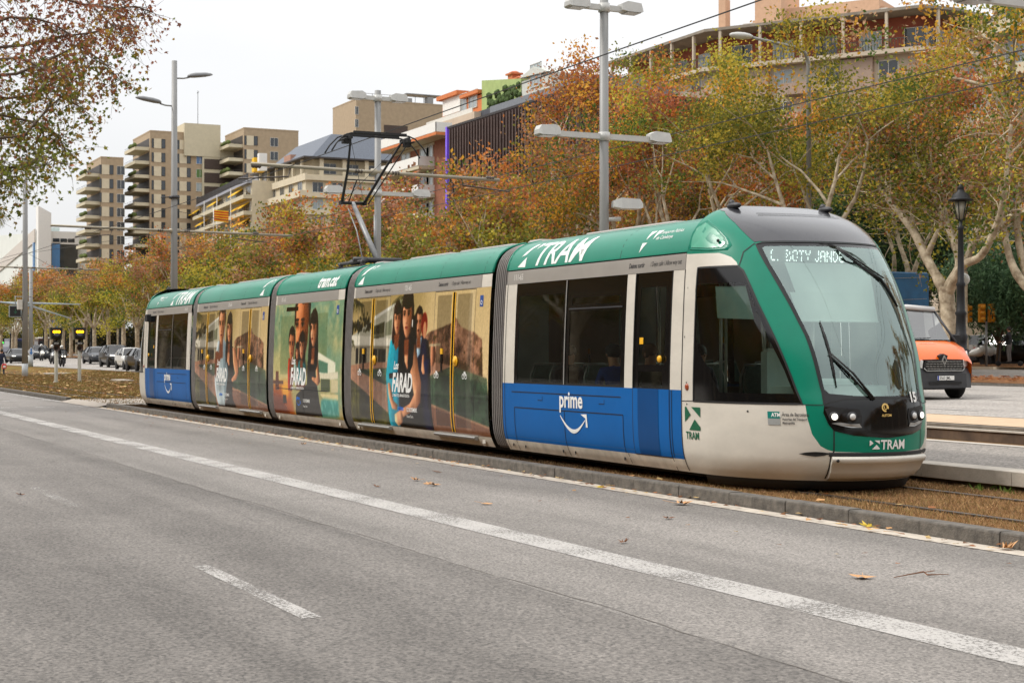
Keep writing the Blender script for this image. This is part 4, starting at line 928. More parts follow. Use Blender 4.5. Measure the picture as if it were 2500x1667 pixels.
A.poly(q((425,760),(470,745),(500,770),(500,1000),(498,1200),(505,1400),(418,1400),(412,1150),(402,1000),(410,880)), (42, 150, 168), 1, 1, vol=.42, tex=.16); A.poly(q((425,760),(455,750),(440,1200),(418,1400),(402,1000)), (70, 182, 196), .6, 4); A.poly(q((470,760),(500,770),(500,1400),(475,1400)), (20, 104, 122), .6, 5)
A.poly(q((420,985),(490,975),(490,1010),(422,1020)), (28, 30, 36)); A.poly(q((410,1050),(428,1050),(450,1170),(478,1200),(470,1235),(440,1225),(420,1150)), SK, 1, 1, vol=.45)
p = q((466,622))[0]; face(A, p[0], p[1], .52, (48, 32, 26), long=.42, turn=-.05); A.poly(q((448,720),(485,715),(478,800),(462,830),(450,790)), SKD)
A.poly(q((495,760),(560,748),(600,770),(605,860),(600,1000),(640,1130),(660,1400),(480,1400),(490,1150),(480,960)), (38, 32, 42), 1, 1, vol=.42, tex=.16); A.poly(q((520,760),(545,750),(575,760),(560,900),(545,960),(525,900)), SK, 1, 1, vol=.45)
A.poly(q((565,755),(592,765),(608,850),(622,960),(640,1050),(634,1180),(600,1230),(500,1290),(470,1300),(455,1270),(480,1240),(560,1190),(590,1130),(570,1000),(548,880)), (204, 152, 118), 1, 1, vol=.42, tex=.16); A.poly(q((600,860),(622,960),(640,1050),(634,1180),(600,1230),(610,1080),(596,960)), (150, 104, 78), .7, 4)
A.poly(q((455,1262),(500,1235),(512,1290),(500,1320),(470,1345),(452,1310)), (212, 162, 128), 1, 1, vol=.42, tex=.16); 
p = q((533,598))[0]; face(A, p[0], p[1]+.0, .74, (36, 26, 26), long=.86); A.poly(q((575,600),(600,560),(602,760),(588,790),(572,700)), (36, 26, 26), 1, 2); A.poly(q((485,720),(512,700),(520,900),(500,960),(480,930)), (36, 26, 26), 1, 2); A.ell(*q((570,640))[0], .02, .06, (230, 225, 215), 1, 0)
tint_doors(A, [(2.9, 4.44, 3.65), (6.4, 7.97, 7.17)]); A.done('advert_film', tram)
film_text(zt(957), .945+.0); word('12 DICIEMBRE', zt(800+537/2.8), .62, .065, I, bold=.03, xs=.8); word('Nueva Serie', zt(800+537/2.8), .52, .05, I, xs=.8); word('prime', zt(800+480/2.8), .63, .08, M['inkblue'], bold=.03, xs=.9)
# fourth section: the same villa with another couple
A = Art(-8.5, -2.6, .35, 2.57); villa(A, -11.1)
def q(*p): return [(zt(300+x/3.825), zv(300+x/3.825, 650+y/3.825)) for x, y in p]
A.poly(q((880,700),(930,680),(985,740),(985,1000),(975,1180),(940,1300),(880,1290),(858,1100),(862,850)), (176, 188, 190), 1, 1, vol=.42, tex=.16); A.poly(q((930,700),(985,740),(985,1100),(950,1250),(935,1000)), (120, 136, 142), .7, 5)
A.poly(q((862,800),(880,790),(915,830),(905,900),(880,1000),(870,1050),(858,990)), SKD); A.poly(q((880,1290),(940,1300),(985,1180),(1040,1290),(1040,1380),(870,1380)), (34, 34, 44), 1, 1, vol=.42, tex=.16)
p = q((912,560))[0]; face(A, p[0], p[1], .86, (58, 44, 34)); 
A.poly(q((955,760),(1025,750),(1045,850),(1030,1010),(1020,1200),(1040,1380),(960,1380),(965,1150),(985,1000)), (36, 30, 38), 1, 1, vol=.42, tex=.16); A.poly(q((960,760),(1020,750),(1010,900),(990,930),(965,860)), SK, 1, 1, vol=.45)
A.poly(q((1020,755),(1045,770),(1080,900),(1085,990),(1060,1060),(1020,1080),(1015,1050),(1050,1000),(1030,900)), SK, 1, 1, vol=.45)
p = q((985,590))[0]; face(A, p[0], p[1], .62, (34, 24, 24), long=.80)
tint_doors(A, [(-8.2, -6.66, -7.42), (-4.68, -3.12, -3.90)]); A.done('advert_film', tram)
film_text(zt(300+872/3.825), .93, 1.0); word('12 DICIEMBRE', zt(300+945/3.825), .60, .06, I, bold=.03, xs=.8); word('Nueva Serie', zt(300+945/3.825), .51, .045, I, xs=.8); word('prime', zt(300+900/3.825), .60, .075, M['inkblue'], bold=.03)
# centre section: teal poster
A = Art(-2.1, 2.1, .35, 2.57)
g = (A.Y-.35)/2.2; base = np.array((186, 168, 116))/255; top = np.array((112, 150, 132))/255; A.c[:] = base*(1-g[..., None])+top*g[..., None]
A.put(np.clip(A.frac(2)*.6+.4, 0, 1), (206, 198, 152), .75, 3); A.put((A.noise(26, 7) > .52) & (A.X > .0), (110, 158, 146), .5, 12); A.put((A.X < -1.0) & (A.Y < 1.6) & (A.Y > .9), (226, 206, 150), .5, 16)
A.poly(q((1465,470),(1900,430),(1900,1000),(1470,1010)), (120, 138, 104), .55, 1); A.poly(q((1390,1000),(2010,985),(2010,1100),(1390,1100)), (214, 200, 150), .5, 8)
A.poly(q((1390,1100),(1560,1090),(1600,1400),(1390,1400)), (178, 98, 34), .9, 12); A.ell(*q((1520,1150))[0], .26, .16, (250, 190, 80), .8, 8); A.poly(q((1390,1180),(1480,1200),(1560,1400),(1390,1400)), (104, 58, 26), .7, 10)
A.poly(q((1430,980),(1455,980),(1460,1150),(1425,1150)), (104, 60, 32), .9, 1); A.poly(q((1395,1060),(1500,1070),(1500,1100),(1395,1095)), (92, 56, 30), .8, 1); A.poly(q((1495,1200),(1525,1200),(1528,1275),(1492,1275)), (44, 30, 22))
A.poly(q((1820,800),(1900,850),(1985,900),(1985,990),(1930,1000),(1820,1010)), (232, 228, 206)); A.poly(q((1825,870),(1915,905),(1915,1000),(1825,990)), (104, 140, 120)); A.poly(q((1830,1010),(2010,985),(2010,1050),(1940,1060),(1830,1050)), (220, 214, 190)); A.poly(q((1850,1050),(1935,1055),(1935,1170),(1850,1165)), (84, 96, 66)); A.poly(q((1945,1060),(2010,1060),(2010,1180),(1945,1180)), (206, 196, 160))
A.poly(q((1840,1190),(2010,1200),(2010,1250),(1880,1250)), (220, 206, 160)); A.poly(q((1850,1250),(1880,1235),(2010,1260),(2010,1400),(1840,1400)), (70, 150, 142), .95, 4); A.put((A.mask(q((1850,1250),(2010,1240),(2010,1400),(1840,1400)))) & (A.noise(9, 5) > .55), (150, 206, 190), .5, 3)
A.poly(q((1600,800),(1640,760),(1720,900),(1730,1000),(1700,1030),(1640,1000)), (120, 90, 60), .6, 4)
p = q((1660,560))[0]; face(A, p[0], p[1]-.05, 1.42, (56, 40, 28), (196, 130, 92), (120, 72, 46), beard=True, turn=.25)
A.poly(q((1640,650),(1700,600),(1720,700),(1700,760),(1620,760)), (84, 60, 40), .8, 5)
A.poly(q((1545,860),(1590,850),(1600,1000),(1580,1160),(1545,1160),(1540,1000)), (150, 62, 44), 1, 1, vol=.42, tex=.16); p = q((1572,745))[0]; face(A, p[0], p[1], .62, (44, 34, 26), (180, 124, 92))
A.poly(q((1600,900),(1640,870),(1650,1080),(1600,1080)), (140, 160, 152), 1, 1, vol=.42, tex=.16); p = q((1625,800))[0]; face(A, p[0], p[1], .32, (40, 30, 24), long=.2)
A.poly(q((1640,870),(1700,860),(1712,950),(1700,1100),(1640,1100)), (24, 112, 116), 1, 1, vol=.42, tex=.16); p = q((1667,745))[0]; face(A, p[0], p[1]-.02, .5, (44, 30, 24), long=.28)
A.poly(q((1740,770),(1790,740),(1815,800),(1810,900),(1800,1000),(1850,1400),(1600,1400),(1620,1200),(1720,1100),(1725,900)), (30, 28, 34), 1, 1, vol=.42, tex=.16); A.poly(q((1735,790),(1790,740),(1812,800),(1790,920),(1750,910)), (190, 138, 104), 1, 1, vol=.42, tex=.16)
A.poly(q((1790,745),(1812,770),(1830,950),(1845,1080),(1820,1115),(1765,1060),(1765,1030),(1810,1040),(1800,930)), (196, 144, 108), 1, 1, vol=.42, tex=.16); p = q((1772,590))[0]; face(A, p[0], p[1]-.02, .66, (30, 24, 24), (200, 150, 118), long=.74, turn=.3)
for k in range(14): p = q((1420+rng.random()*560, 440+rng.random()*450))[0]; A.poly([(p[0], p[1]), (p[0]+.012, p[1]+.01), (p[0]+.02, p[1]-.08), (p[0]+.008, p[1]-.09)], (60, 66, 54), .8, 0)
A.done('advert_film', tram)
lines([[(zt(677), .86), (zt(802), .86)], [(zt(740), .35), (zt(740), .86)]], .014, 'seam', M['matte'], tram, 1, .006)
sheet('route_display', zt(300+1510/3.825), zt(300+1618/3.825), 2.42, 2.50, M['black'], tram, .006, 1)
film_text(zt(300+1565/3.825), .96, 1.08); word('12 DICIEMBRE', zt(300+1680/3.825), .62, .06, I, bold=.03, xs=.8); word('Nueva Serie', zt(300+1680/3.825), .52, .045, I, xs=.8); prime_logo(zt(300+1618/3.825), .66, .28, M['inkblue'])
# wheelchair and bicycle stickers
for t, v in ((8.13, 2.28), (-2.98, 2.28), (1.72, 2.30)): 
    sheet('sticker', t, t+.12, v, v+.17, mat('sticker_blue', (30, 70, 140), .4), tram, .006, 1); vs, fs = ring_geo(.06, .06, .022, .034, 12); wrap_obj('sticker_mark', vs, fs, lambda x, y: CP(t+x, v+y, .009), I, tram)
for t in (2.95, 3.95, 6.45, 7.55, -7.7, -7.1, -4.4, -3.4):
    for dx in (0, .10): vs, fs = ring_geo(.05+dx, .05, .030, .042, 14); wrap_obj('bicycle_sign', vs, fs, lambda x, y: CP(t+x, 1.18+y, .008), I, tram)
    vs, fs = poly_geo([(.05, .05), (.09, .13), (.10, .13), (.06, .05)], [(.07, .12), (.14, .12), (.15, .05), (.14, .05)]); wrap_obj('bicycle_sign', vs, fs, lambda x, y: CP(t+x, 1.18+y, .008), I, tram)
# ================================================================== GROUND
def asphalt(name, base, wear, sc=1., tracks=True, far=False):
    m = bpy.data.materials.new(name); m.use_nodes = True; nt = m.node_tree; b = nt.nodes['Principled BSDF']; N = nt.nodes.new; L = nt.links.new
    t = N('ShaderNodeTexCoord'); 
    mp_ = N('ShaderNodeMapping'); mp_.inputs['Scale'].default_value = (.05, .9, 1); L(t.outputs['Object'], mp_.inputs['Vector'])
    tr = N('ShaderNodeTexNoise'); tr.inputs['Scale'].default_value = 1.; tr.inputs['Detail'].default_value = 3; L(mp_.outputs['Vector'], tr.inputs['Vector'])
    pt = N('ShaderNodeTexNoise'); pt.inputs['Scale'].default_value = .55; pt.inputs['Detail'].default_value = 6; pt.inputs['Roughness'].default_value = .7; L(t.outputs['Object'], pt.inputs['Vector'])
    ag = N('ShaderNodeTexVoronoi'); ag.inputs['Scale'].default_value = 62*sc; L(t.outputs['Object'], ag.inputs['Vector'])
    ag2 = N('ShaderNodeTexNoise'); ag2.inputs['Scale'].default_value = 45*sc; ag2.inputs['Detail'].default_value = 3; ag2.inputs['Roughness'].default_value = .8; L(t.outputs['Object'], ag2.inputs['Vector'])
    r1 = N('ShaderNodeMapRange'); r1.inputs['From Min'].default_value = .35; r1.inputs['From Max'].default_value = .65; L(tr.outputs['Fac'], r1.inputs['Value'])
    mixp = N('ShaderNodeMath'); mixp.operation = 'MULTIPLY_ADD'; mixp.inputs[1].default_value = .55; L(r1.outputs[0], mixp.inputs[0])
    r2 = N('ShaderNodeMapRange'); r2.inputs['From Min'].default_value = .3; r2.inputs['From Max'].default_value = .7; r2.inputs['To Max'].default_value = .32; L(pt.outputs['Fac'], r2.inputs['Value']); L(r2.outputs[0], mixp.inputs[2])
    c = N('ShaderNodeValToRGB'); c.color_ramp.elements[0].color = tuple(base)+(1,); c.color_ramp.elements[1].color = tuple(wear)+(1,); L(mixp.outputs[0], c.inputs['Fac'])
    # grains
    gr = N('ShaderNodeValToRGB'); gr.color_ramp.elements[0].position = .0; gr.color_ramp.elements[0].color = (.18, .18, .185, 1); gr.color_ramp.elements[1].position = 1.; gr.color_ramp.elements[1].color = (1.95, 1.90, 1.84, 1)
    vv = N('ShaderNodeSeparateColor'); L(ag.outputs['Color'], vv.inputs[0])
    gm = N('ShaderNodeMath'); gm.operation = 'MULTIPLY_ADD'; gm.inputs[1].default_value = .45; L(vv.outputs[0], gm.inputs[0])
    r3 = N('ShaderNodeMapRange'); r3.inputs['From Min'].default_value = .32; r3.inputs['From Max'].default_value = .68; r3.inputs['To Max'].default_value = .55; L(ag2.outputs['Fac'], r3.inputs['Value']); L(r3.outputs[0], gm.inputs[2]); L(gm.outputs[0], gr.inputs['Fac'])
    mu = N('ShaderNodeMixRGB'); mu.blend_type = 'MULTIPLY'; mu.inputs[0].default_value = .95; L(c.outputs[0], mu.inputs[1]); L(gr.outputs[0], mu.inputs[2])
    # cracks
    wv = N('ShaderNodeTexVoronoi'); wv.feature = 'DISTANCE_TO_EDGE'; wv.inputs['Scale'].default_value = .28; dn = N('ShaderNodeMixRGB'); dn.inputs[0].default_value = .12; L(t.outputs['Object'], dn.inputs[1]); L(pt.outputs['Color'], dn.inputs[2]); 
    mm2 = N('ShaderNodeMapping'); mm2.inputs['Scale'].default_value = (.35, 1.6, 1); L(dn.outputs[0], mm2.inputs[0]); L(mm2.outputs[0], wv.inputs['Vector'])
    ck = N('ShaderNodeMapRange'); ck.inputs['From Max'].default_value = .010; ck.inputs['To Min'].default_value = .88; ck.inputs['To Max'].default_value = 1; L(wv.outputs['Distance'], ck.inputs['Value'])
    mk_ = N('ShaderNodeMixRGB'); mk_.blend_type = 'MULTIPLY'; mk_.inputs[0].default_value = 1.; L(mu.outputs[0], mk_.inputs[1]); cc = N('ShaderNodeCombineColor'); [L(ck.outputs[0], cc.inputs[i]) for i in range(3)]; L(cc.outputs[0], mk_.inputs[2])
    L(mk_.outputs[0], b.inputs['Base Color']); b.inputs['Roughness'].default_value = .82; b.inputs['Specular IOR Level'].default_value = .35
    bp = N('ShaderNodeBump'); bp.inputs['Strength'].default_value = .45; bp.inputs['Distance'].default_value = .006; L(gm.outputs[0], bp.inputs['Height']); L(bp.outputs[0], b.inputs['Normal'])
    return m
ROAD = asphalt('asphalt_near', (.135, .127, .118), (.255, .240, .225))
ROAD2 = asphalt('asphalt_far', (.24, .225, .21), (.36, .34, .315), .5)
def paint(name, fac=.8):   # worn road paint: speckled see-through wear
    m = bpy.data.materials.new(name); m.use_nodes = True; nt = m.node_tree; b = nt.nodes['Principled BSDF']; N = nt.nodes.new; L = nt.links.new
    t = N('ShaderNodeTexCoord'); n = N('ShaderNodeTexNoise'); n.inputs['Scale'].default_value = 38; n.inputs['Detail'].default_value = 4; n.inputs['Roughness'].default_value = .75; L(t.outputs['Object'], n.inputs['Vector'])
    n2 = N('ShaderNodeTexNoise'); n2.inputs['Scale'].default_value = 1.3; n2.inputs['Detail'].default_value = 5; L(t.outputs['Object'], n2.inputs['Vector'])
    a = N('ShaderNodeMath'); a.operation = 'MULTIPLY_ADD'; a.inputs[1].default_value = .5; L(n2.outputs['Fac'], a.inputs[0]); L(n.outputs['Fac'], a.inputs[2])
    r = N('ShaderNodeMapRange'); r.inputs['From Min'].default_value = 1.08-fac*.5; r.inputs['From Max'].default_value = 1.22-fac*.5; L(a.outputs[0], r.inputs['Value'])
    tr = N('ShaderNodeBsdfTransparent'); mxn = N('ShaderNodeMixShader'); L(r.outputs[0], mxn.inputs[0]); b.inputs['Base Color'].default_value = (.41, .39, .365, 1); b.inputs['Roughness'].default_value = .7
    L(tr.outputs[0], mxn.inputs[1]); L(b.outputs[0], mxn.inputs[2]); L(mxn.outputs[0], nt.nodes['Material Output'].inputs['Surface']); return m
PAINT = paint('road_paint', .92); PAINT2 = paint('road_paint_worn', .80); PAINT3 = paint('road_paint_faint', .66)
def strip_obj(name, x0, x1, y0, y1, z, m, nx=2, kind='structure', zf=None, ny=2):
    xs = np.linspace(x0, x1, nx); ys = np.linspace(y0, y1, ny); X, Y = np.meshgrid(xs, ys, indexing='ij')
    Z = np.full_like(X, z) if zf is None else np.vectorize(zf)(X, Y)+z
    o = grid_obj(name, np.stack([X, Y, Z], -1), m); o['kind'] = kind; return o
XL, XR = -420., 25.
GROUND = mat('far_ground', (104, 96, 80), .95, var=.25, scale=.4)
o = strip_obj('ground', -1500, 400, -250, 1300, -.25, GROUND)
strip_obj('road', XL, XR, 4.84, 9.05, 0, ROAD); strip_obj('road', XL, XR, .75, 4.84, 0, asphalt('asphalt_coarse', (.085, .079, .073), (.20, .187, .174), .8))  # near strip is coarser asphalt; colour also darkened to mimic dimmer steep-angle sheen
mb = MB(); mb.box(XL, XR, -30, .75, -.2, .14); tag(mb.build('pavement', mat('pavement_slabs', (150, 144, 136), .85, var=.15, scale=2)), kind='structure')
# painted lines
def mark(name, x0, x1, y0, y1, m, z=.004, zf=None, nx=2): return strip_obj(name, x0, x1, y0, y1, z, m, nx, 'structure', zf)
mark('lane_line', XL, XR, 5.88, 6.24, PAINT)
def dashes(D, w, L, gap, xs, m, nm='lane_dash', zf=None):
    for x in xs: mark(nm, x, x+L, D-w/2, D+w/2, m, zf=zf, nx=6 if zf else 2)
xa, xb = PX(489, 3.08), PX(760, 3.08)
for k in range(-1, 7): mark('lane_dash', xa-k*(PX(489, 3.08)-PX(85, 3.08)), xb-k*(PX(489, 3.08)-PX(85, 3.08)), 3.02, 3.15, PAINT2 if k != 1 else PAINT3)
# crossing dashes
for X in (-47.5, -54.0):
    for y in np.arange(1.3, 9.0, 1.03): mark('crossing_dash', X-.2, X+.2, y+.05, y+.60, PAINT)
# gutter, kerbs
CON = M['concrete']
KERB = mat('kerb_stone', (112, 106, 98), .95, var=.3, scale=9, bump=.5, bscale=60, col2=(78, 74, 69))
mark('gutter_strip', -46.6, XR, 9.06, 9.30, mat('gutter_concrete', (186, 176, 162), .85, var=.2, scale=5, bump=.3), .003)
mark('edge_line', XL, -46.6, 9.06, 9.22, PAINT, .004)
def kerb_run(x0, x1, y, n):      # one row of kerbstones seen as one kerb
    mb = MB(); L = (x1-x0)/n
    for i in range(n):
        a = x0+i*L+.006; b = a+L-.012; jz = random.uniform(-.004, .004); jy = random.uniform(-.004, .004)
        pts = [(y+jy, -.1), (y+jy+.004, .112+jz), (y+jy+.010, .124+jz), (y+jy+.022, .13+jz), (y+.17, .13+jz), (y+.17, -.1)]
        mb.prism(pts, lambda p: (a, p[0], p[1]), lambda p: (b, p[0], p[1]))
    o = mb.build('kerb', KERB); o['kind'] = 'structure'; return o
random.seed(3)
kerb_run(-46.2, XR, 9.31, 71)
mb = MB()
for i in range(6): a = i*30; mb.prism([(9.31, -.1), (9.316, .09), (9.36, .13), (9.5, .13), (9.5, -.1)], lambda p: (-46.8-.0, p[0]+.10, p[1]*.5), lambda p: (-46.2, p[0], p[1])) if i == 0 else None
tag(mb.build('kerb', KERB), kind='structure')
kerb_run(-330, -52.6, 9.31, 280)
# track bed
def grassmat(name, c1, c2, c3, s=1.):
    m = bpy.data.materials.new(name); m.use_nodes = True; nt = m.node_tree; b = nt.nodes['Principled BSDF']; N = nt.nodes.new; L = nt.links.new
    t = N('ShaderNodeTexCoord'); mp_ = N('ShaderNodeMapping'); mp_.inputs['Scale'].default_value = (.35, 1, 1); L(t.outputs['Object'], mp_.inputs[0])
    n = N('ShaderNodeTexNoise'); n.inputs['Scale'].default_value = .7*s; n.inputs['Detail'].default_value = 8; n.inputs['Roughness'].default_value = .7; L(mp_.outputs[0], n.inputs['Vector'])
    f = N('ShaderNodeTexNoise'); f.inputs['Scale'].default_value = 26*s; f.inputs['Detail'].default_value = 4; f.inputs['Roughness'].default_value = .8; L(t.outputs['Object'], f.inputs['Vector'])
    c = N('ShaderNodeValToRGB'); e = c.color_ramp.elements; e[0].position = .36; e[0].color = lin(c1); e[1].position = .64; e[1].color = lin(c3); e.new(.5).color = lin(c2); L(n.outputs['Fac'], c.inputs['Fac'])
    r = N('ShaderNodeMapRange'); r.inputs['From Min'].default_value = .3; r.inputs['From Max'].default_value = .7; r.inputs['To Min'].default_value = .45; r.inputs['To Max'].default_value = 1.4; L(f.outputs['Fac'], r.inputs['Value'])
    cc = N('ShaderNodeCombineColor'); [L(r.outputs[0], cc.inputs[i]) for i in range(3)]
    mu = N('ShaderNodeMixRGB'); mu.blend_type = 'MULTIPLY'; mu.inputs[0].default_value = .9; L(c.outputs[0], mu.inputs[1]); L(cc.outputs[0], mu.inputs[2]); L(mu.outputs[0], b.inputs['Base Color']); b.inputs['Roughness'].default_value = 1; b.inputs['Specular IOR Level'].default_value = .1
    bp = N('ShaderNodeBump'); bp.inputs['Strength'].default_value = .8; bp.inputs['Distance'].default_value = .04; L(f.outputs['Fac'], bp.inputs['Height']); L(bp.outputs[0], b.inputs['Normal']); return m
SOIL = grassmat('track_soil', (88, 64, 44), (136, 102, 68), (118, 98, 60)); GRASSL = grassmat('dry_lawn', (98, 70, 44), (122, 98, 54), (112, 104, 52))
def bedz(X, D):
    w = smooth((-52-X)/8)
    z = .045 if abs(D-11.17) < 1.6 or abs(D-17.7) < 1.5 else .06
    if D > 19: z = .06+(gz(X, 21)-.06)*smooth((D-19)/3.2)
    elif 12.9 < D < 15.9: z = .06+.10*math.sin((D-12.9)/3*math.pi)
    return z
strip_obj('track_bed', -46.5, XR, 9.48, 12.66, 0, SOIL, 60, zf=lambda X, D: .055, ny=6)
strip_obj('track_bed', XL, -46.5, 9.48, 22.4, 0, GRASSL, 90, zf=bedz, ny=30)
strip_obj('track_bed', -46.5, -30.0, 12.66, 22.4, 0, GRASSL, 20, zf=bedz, ny=24)
strip_obj('track_crossing', -52.4, -46.6, 9.06, 22.2, 0, mat('crossing_slabs', (160, 150, 138), .85, var=.15, scale=3), 4, zf=lambda X, D: .008+(bedz(X, D)+.022)*smooth((D-9.06)/.5), ny=60)
for o in [bpy.data.objects[-1]] if False else []: pass
RAIL = mat('rail_steel', (92, 84, 78), .4, .7, var=.3, scale=5)
for y in (10.455, 11.895, 16.98, 18.42):
    mb = MB(); mb.box(XL, XR, y-.035, y+.035, 0, .075); mb.box(XL, XR, y+.05, y+.085, 0, .062); tag(mb.build('rail', RAIL), kind='structure')
# platform (starts beside the tram's nose and runs on to the right) with step walls
CONT = mat('coping_concrete', (176, 168, 156), .8, var=.15, scale=4, bump=.2)
CONW = mat('wall_concrete', (118, 108, 96), .9, var=.3, scale=2.5, bump=.4, stretch=(1, 1, .35))
mb = MB(); x = -30.
while x < XR: mb.box(x+.004, x+1.496, 12.62, 13.0, .12, .284, .006); x += 1.5
tag(mb.build('platform_coping', CONT), kind='structure')
mb = MB(); mb.box(-30, XR, 12.75, 12.95, -.1, .118); tag(mb.build('platform_wall', CONW), kind='structure')
strip_obj('platform', -30, XR, 13.0, 15.95, .278, asphalt('platform_asphalt', (.19, .175, .16), (.28, .26, .235), .6))
strip_obj('platform_edge', -30, XR, 15.95, 16.2, .284, CONT)
mb = MB(); mb.box(-30, XR, 16.1, 16.18, -.1, .27); mb.box(-30.1, -30, 12.7, 16.2, -.1, .28); tag(mb.build('platform_wall', CONW), kind='structure')
strip_obj('track_bed', -30, XR, 16.2, 19.25, 0, SOIL, 30, zf=lambda X, D: .05, ny=4)
BRW = mat('brown_stained_wall', (104, 84, 66), .9, var=.4, scale=1.6, col2=(66, 52, 42), bump=.3)
mb = MB(); mb.box(-30, XR, 19.25, 19.5, -.1, .235); tag(mb.build('step_wall', BRW), kind='structure')
mb = MB(); mb.box(-30, XR, 19.22, 19.34, .236, .262); tag(mb.build('step_edge', CONT), kind='structure')
mb = MB(); mb.box(-30, XR, 19.6, 19.8, -.1, .30); tag(mb.build('step_wall', CONW), kind='structure')
strip_obj('pavement', -30, XR, 19.34, 19.6, .245, CONW)
strip_obj('pavement', -30, XR, 19.8, 22.4, .31, mat('tan_paving', (190, 164, 134), .85, var=.12, scale=3))
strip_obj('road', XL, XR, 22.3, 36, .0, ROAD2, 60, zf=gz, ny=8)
zfl = lambda X, D: gz(X, D)+.012
def farline(D, x0, x1, w=.15): mark('lane_line', x0, x1, D-w/2, D+w/2, PAINT, 0, zfl, max(2, int((x1-x0)/8)))
farline(22.75, XL, -32, .2); farline(23.8, -30, PX(2389, 23.8)); farline(28.4, PX(2420, 28.4), XR); farline(33.4, XL, XR)
for x in np.arange(-330, -40, 12.): farline(26.2, x, x+4)
for x in np.arange(-330, -40, 12.): farline(30.0, x, x+4)
mb = MB(); mb.box(-60, XR, 36, 36.2, .3, .60); tag(mb.build('kerb', KERB), kind='structure')
MED = grassmat('leaf_strewn_soil', (96, 66, 44), (132, 96, 66), (150, 104, 66), .6)
strip_obj('median', XL, XR, 36, 41, .10, MED, 60, zf=gz, ny=4)
strip_obj('road', XL, XR, 41, 54, .0, asphalt('asphalt_side', (.16, .145, .13), (.23, .215, .195), .5), 60, zf=gz, ny=6)
strip_obj('pavement', XL, XR, 54, 74, .12, MED, 60, zf=gz, ny=6)
# pale covers lying in the far grass
for px, py, w, D in ((1500/6.53+20, 925, 2.6, 14.8), (125, 907, 1.4, 18.8), (160, 906, 1.4, 20), (298, 909, 2.4, 17.9)):
    X = PX(px, D); mb = MB(); mb.box(X-1.2, X+1.2, D-.35, D+.35, .0, .135 if D > 18 else .13); tag(mb.build('duct_cover', CONT), 'pale concrete duct cover set in the dry grass between the tracks', 'duct cover', 'concrete covers in the grass')
# litter: fallen leaves, one twig
def leaf_mesh(m, s=1., curl=.25):
    mb = MB(); ang = [90, 62, 40, 22, -5, -30, -60, -90, -120, -150, -175, 158, 140, 118]; rad = [.11, .05, .10, .045, .10, .04, .05, .06, .05, .04, .10, .045, .10, .05]
    vs = [(0, 0, .018*s)]+[(r*s*math.cos(R(a)), r*s*math.sin(R(a)), (.004+curl*(r*r)*2.2*(1+.5*math.sin(a)))*s) for a, r in zip(ang, rad)]
    mb.add(vs, [(0, i, i % 14+1) for i in range(1, 15)]); mb.tube([(0, -.05*s, .01), (.01*s, -.15*s, .02*s)], .002*s, 4); return mb
LB = mat('leaf_tan', (196, 150, 104), .7, var=.2, scale=20); LY = mat('leaf_yellow', (196, 168, 52), .7, var=.2, scale=20); LD = mat('leaf_brown', (120, 78, 48), .7, var=.2, scale=20)
LPX = [(1058, 1185, LB, 1.15), (1066, 1153, LD, .9), (1017, 1173, LB, .9), (1045, 1182, LB, .8), (1185, 1231, LB, 1.), (1660, 1232, LB, 1.5), (2104, 1411, LB, 1.2), (1633, 1267, LD, .8), (1522, 1326, LD, .6), (2454, 1342, LB, 1.1), (919, 1189, LD, .6), (50, 1209, LD, .7), (464, 1022, LB, .8), (512, 1025, LD, .8), (740, 1085, LB, .8), (2118, 1286, LY, 1.), (1470, 1190, LY, 1.), (313, 1000, LB, 1.1)]
def grd(px, py, z=0.): D = (CAMZ-z)*CT*(px+620)/(py-858); return PX(px, D), D
random.seed(8)
for i, (px, py, m_, s) in enumerate(LPX):
    x, y = grd(px, py); o = leaf_mesh(m_, s*.85, random.uniform(.3, 2.2)).build('fallen_leaf', m_, loc=(x, y, .006)); o.rotation_euler = (random.uniform(-.15, .15), random.uniform(-.2, .2), random.uniform(0, 6))
    tag(o, 'dry fallen plane leaf lying curled on the road surface', 'leaf', 'fallen leaves on the road')
mb = MB(); a = grd(2182, 1412); b = grd(2316, 1405); c = grd(2250, 1406)
mb.tube([(a[0], a[1], .012), (c[0]-.02, c[1]+.03, .03), (c[0]+.06, c[1], .02), (b[0], b[1], .014)], [.003, .006, .006, .002], 5); mb.tube([(c[0], c[1]+.02, .03), (c[0]+.03, c[1]+.09, .04)], .003, 4)
tag(mb.build('twig', LD), 'thin bare twig lying on the near lane at the right', 'twig')
# grass blades and leaf litter beside the tram
def blades(name, n, x0, x1, y0, y1, z, cols, h=(.02, .06), w=.006, seed=1, avoid=()):
    r = np.random.default_rng(seed); X = r.uniform(x0, x1, n); Y = r.uniform(y0, y1, n)
    k = np.ones(n, bool)
    for a in avoid: k &= np.abs(Y-a) > .05
    X, Y = X[k], Y[k]; n = len(X); H = r.uniform(h[0], h[1], n); A_ = r.uniform(0, 6.28, n); dx, dy = np.cos(A_)*w, np.sin(A_)*w; lx = r.normal(0, .6, n)*H; ly = r.normal(0, .6, n)*H
    zz = np.full(n, z) if not callable(z) else np.array([z(a, b) for a, b in zip(X, Y)])
    V = np.stack([np.stack([X-dx, Y-dy, zz], -1), np.stack([X+dx, Y+dy, zz], -1), np.stack([X+lx, Y+ly, zz+H], -1)], 1).reshape(-1, 3)
    c = np.array([lin(q)[:3] for q in cols]); ci = c[r.integers(0, len(c), n)]*r.uniform(.6, 1.3, (n, 1)); C = np.repeat(ci, 3, 0)
    return tag(tri_obj(name, V, np.arange(3*n).reshape(-1, 3), attr_mat('blade_col', .8, trans=.3), None, C), None, None, None, 'stuff')
STR = [(168, 132, 90), (146, 110, 74), (186, 150, 106), (116, 88, 58), (132, 114, 66)]
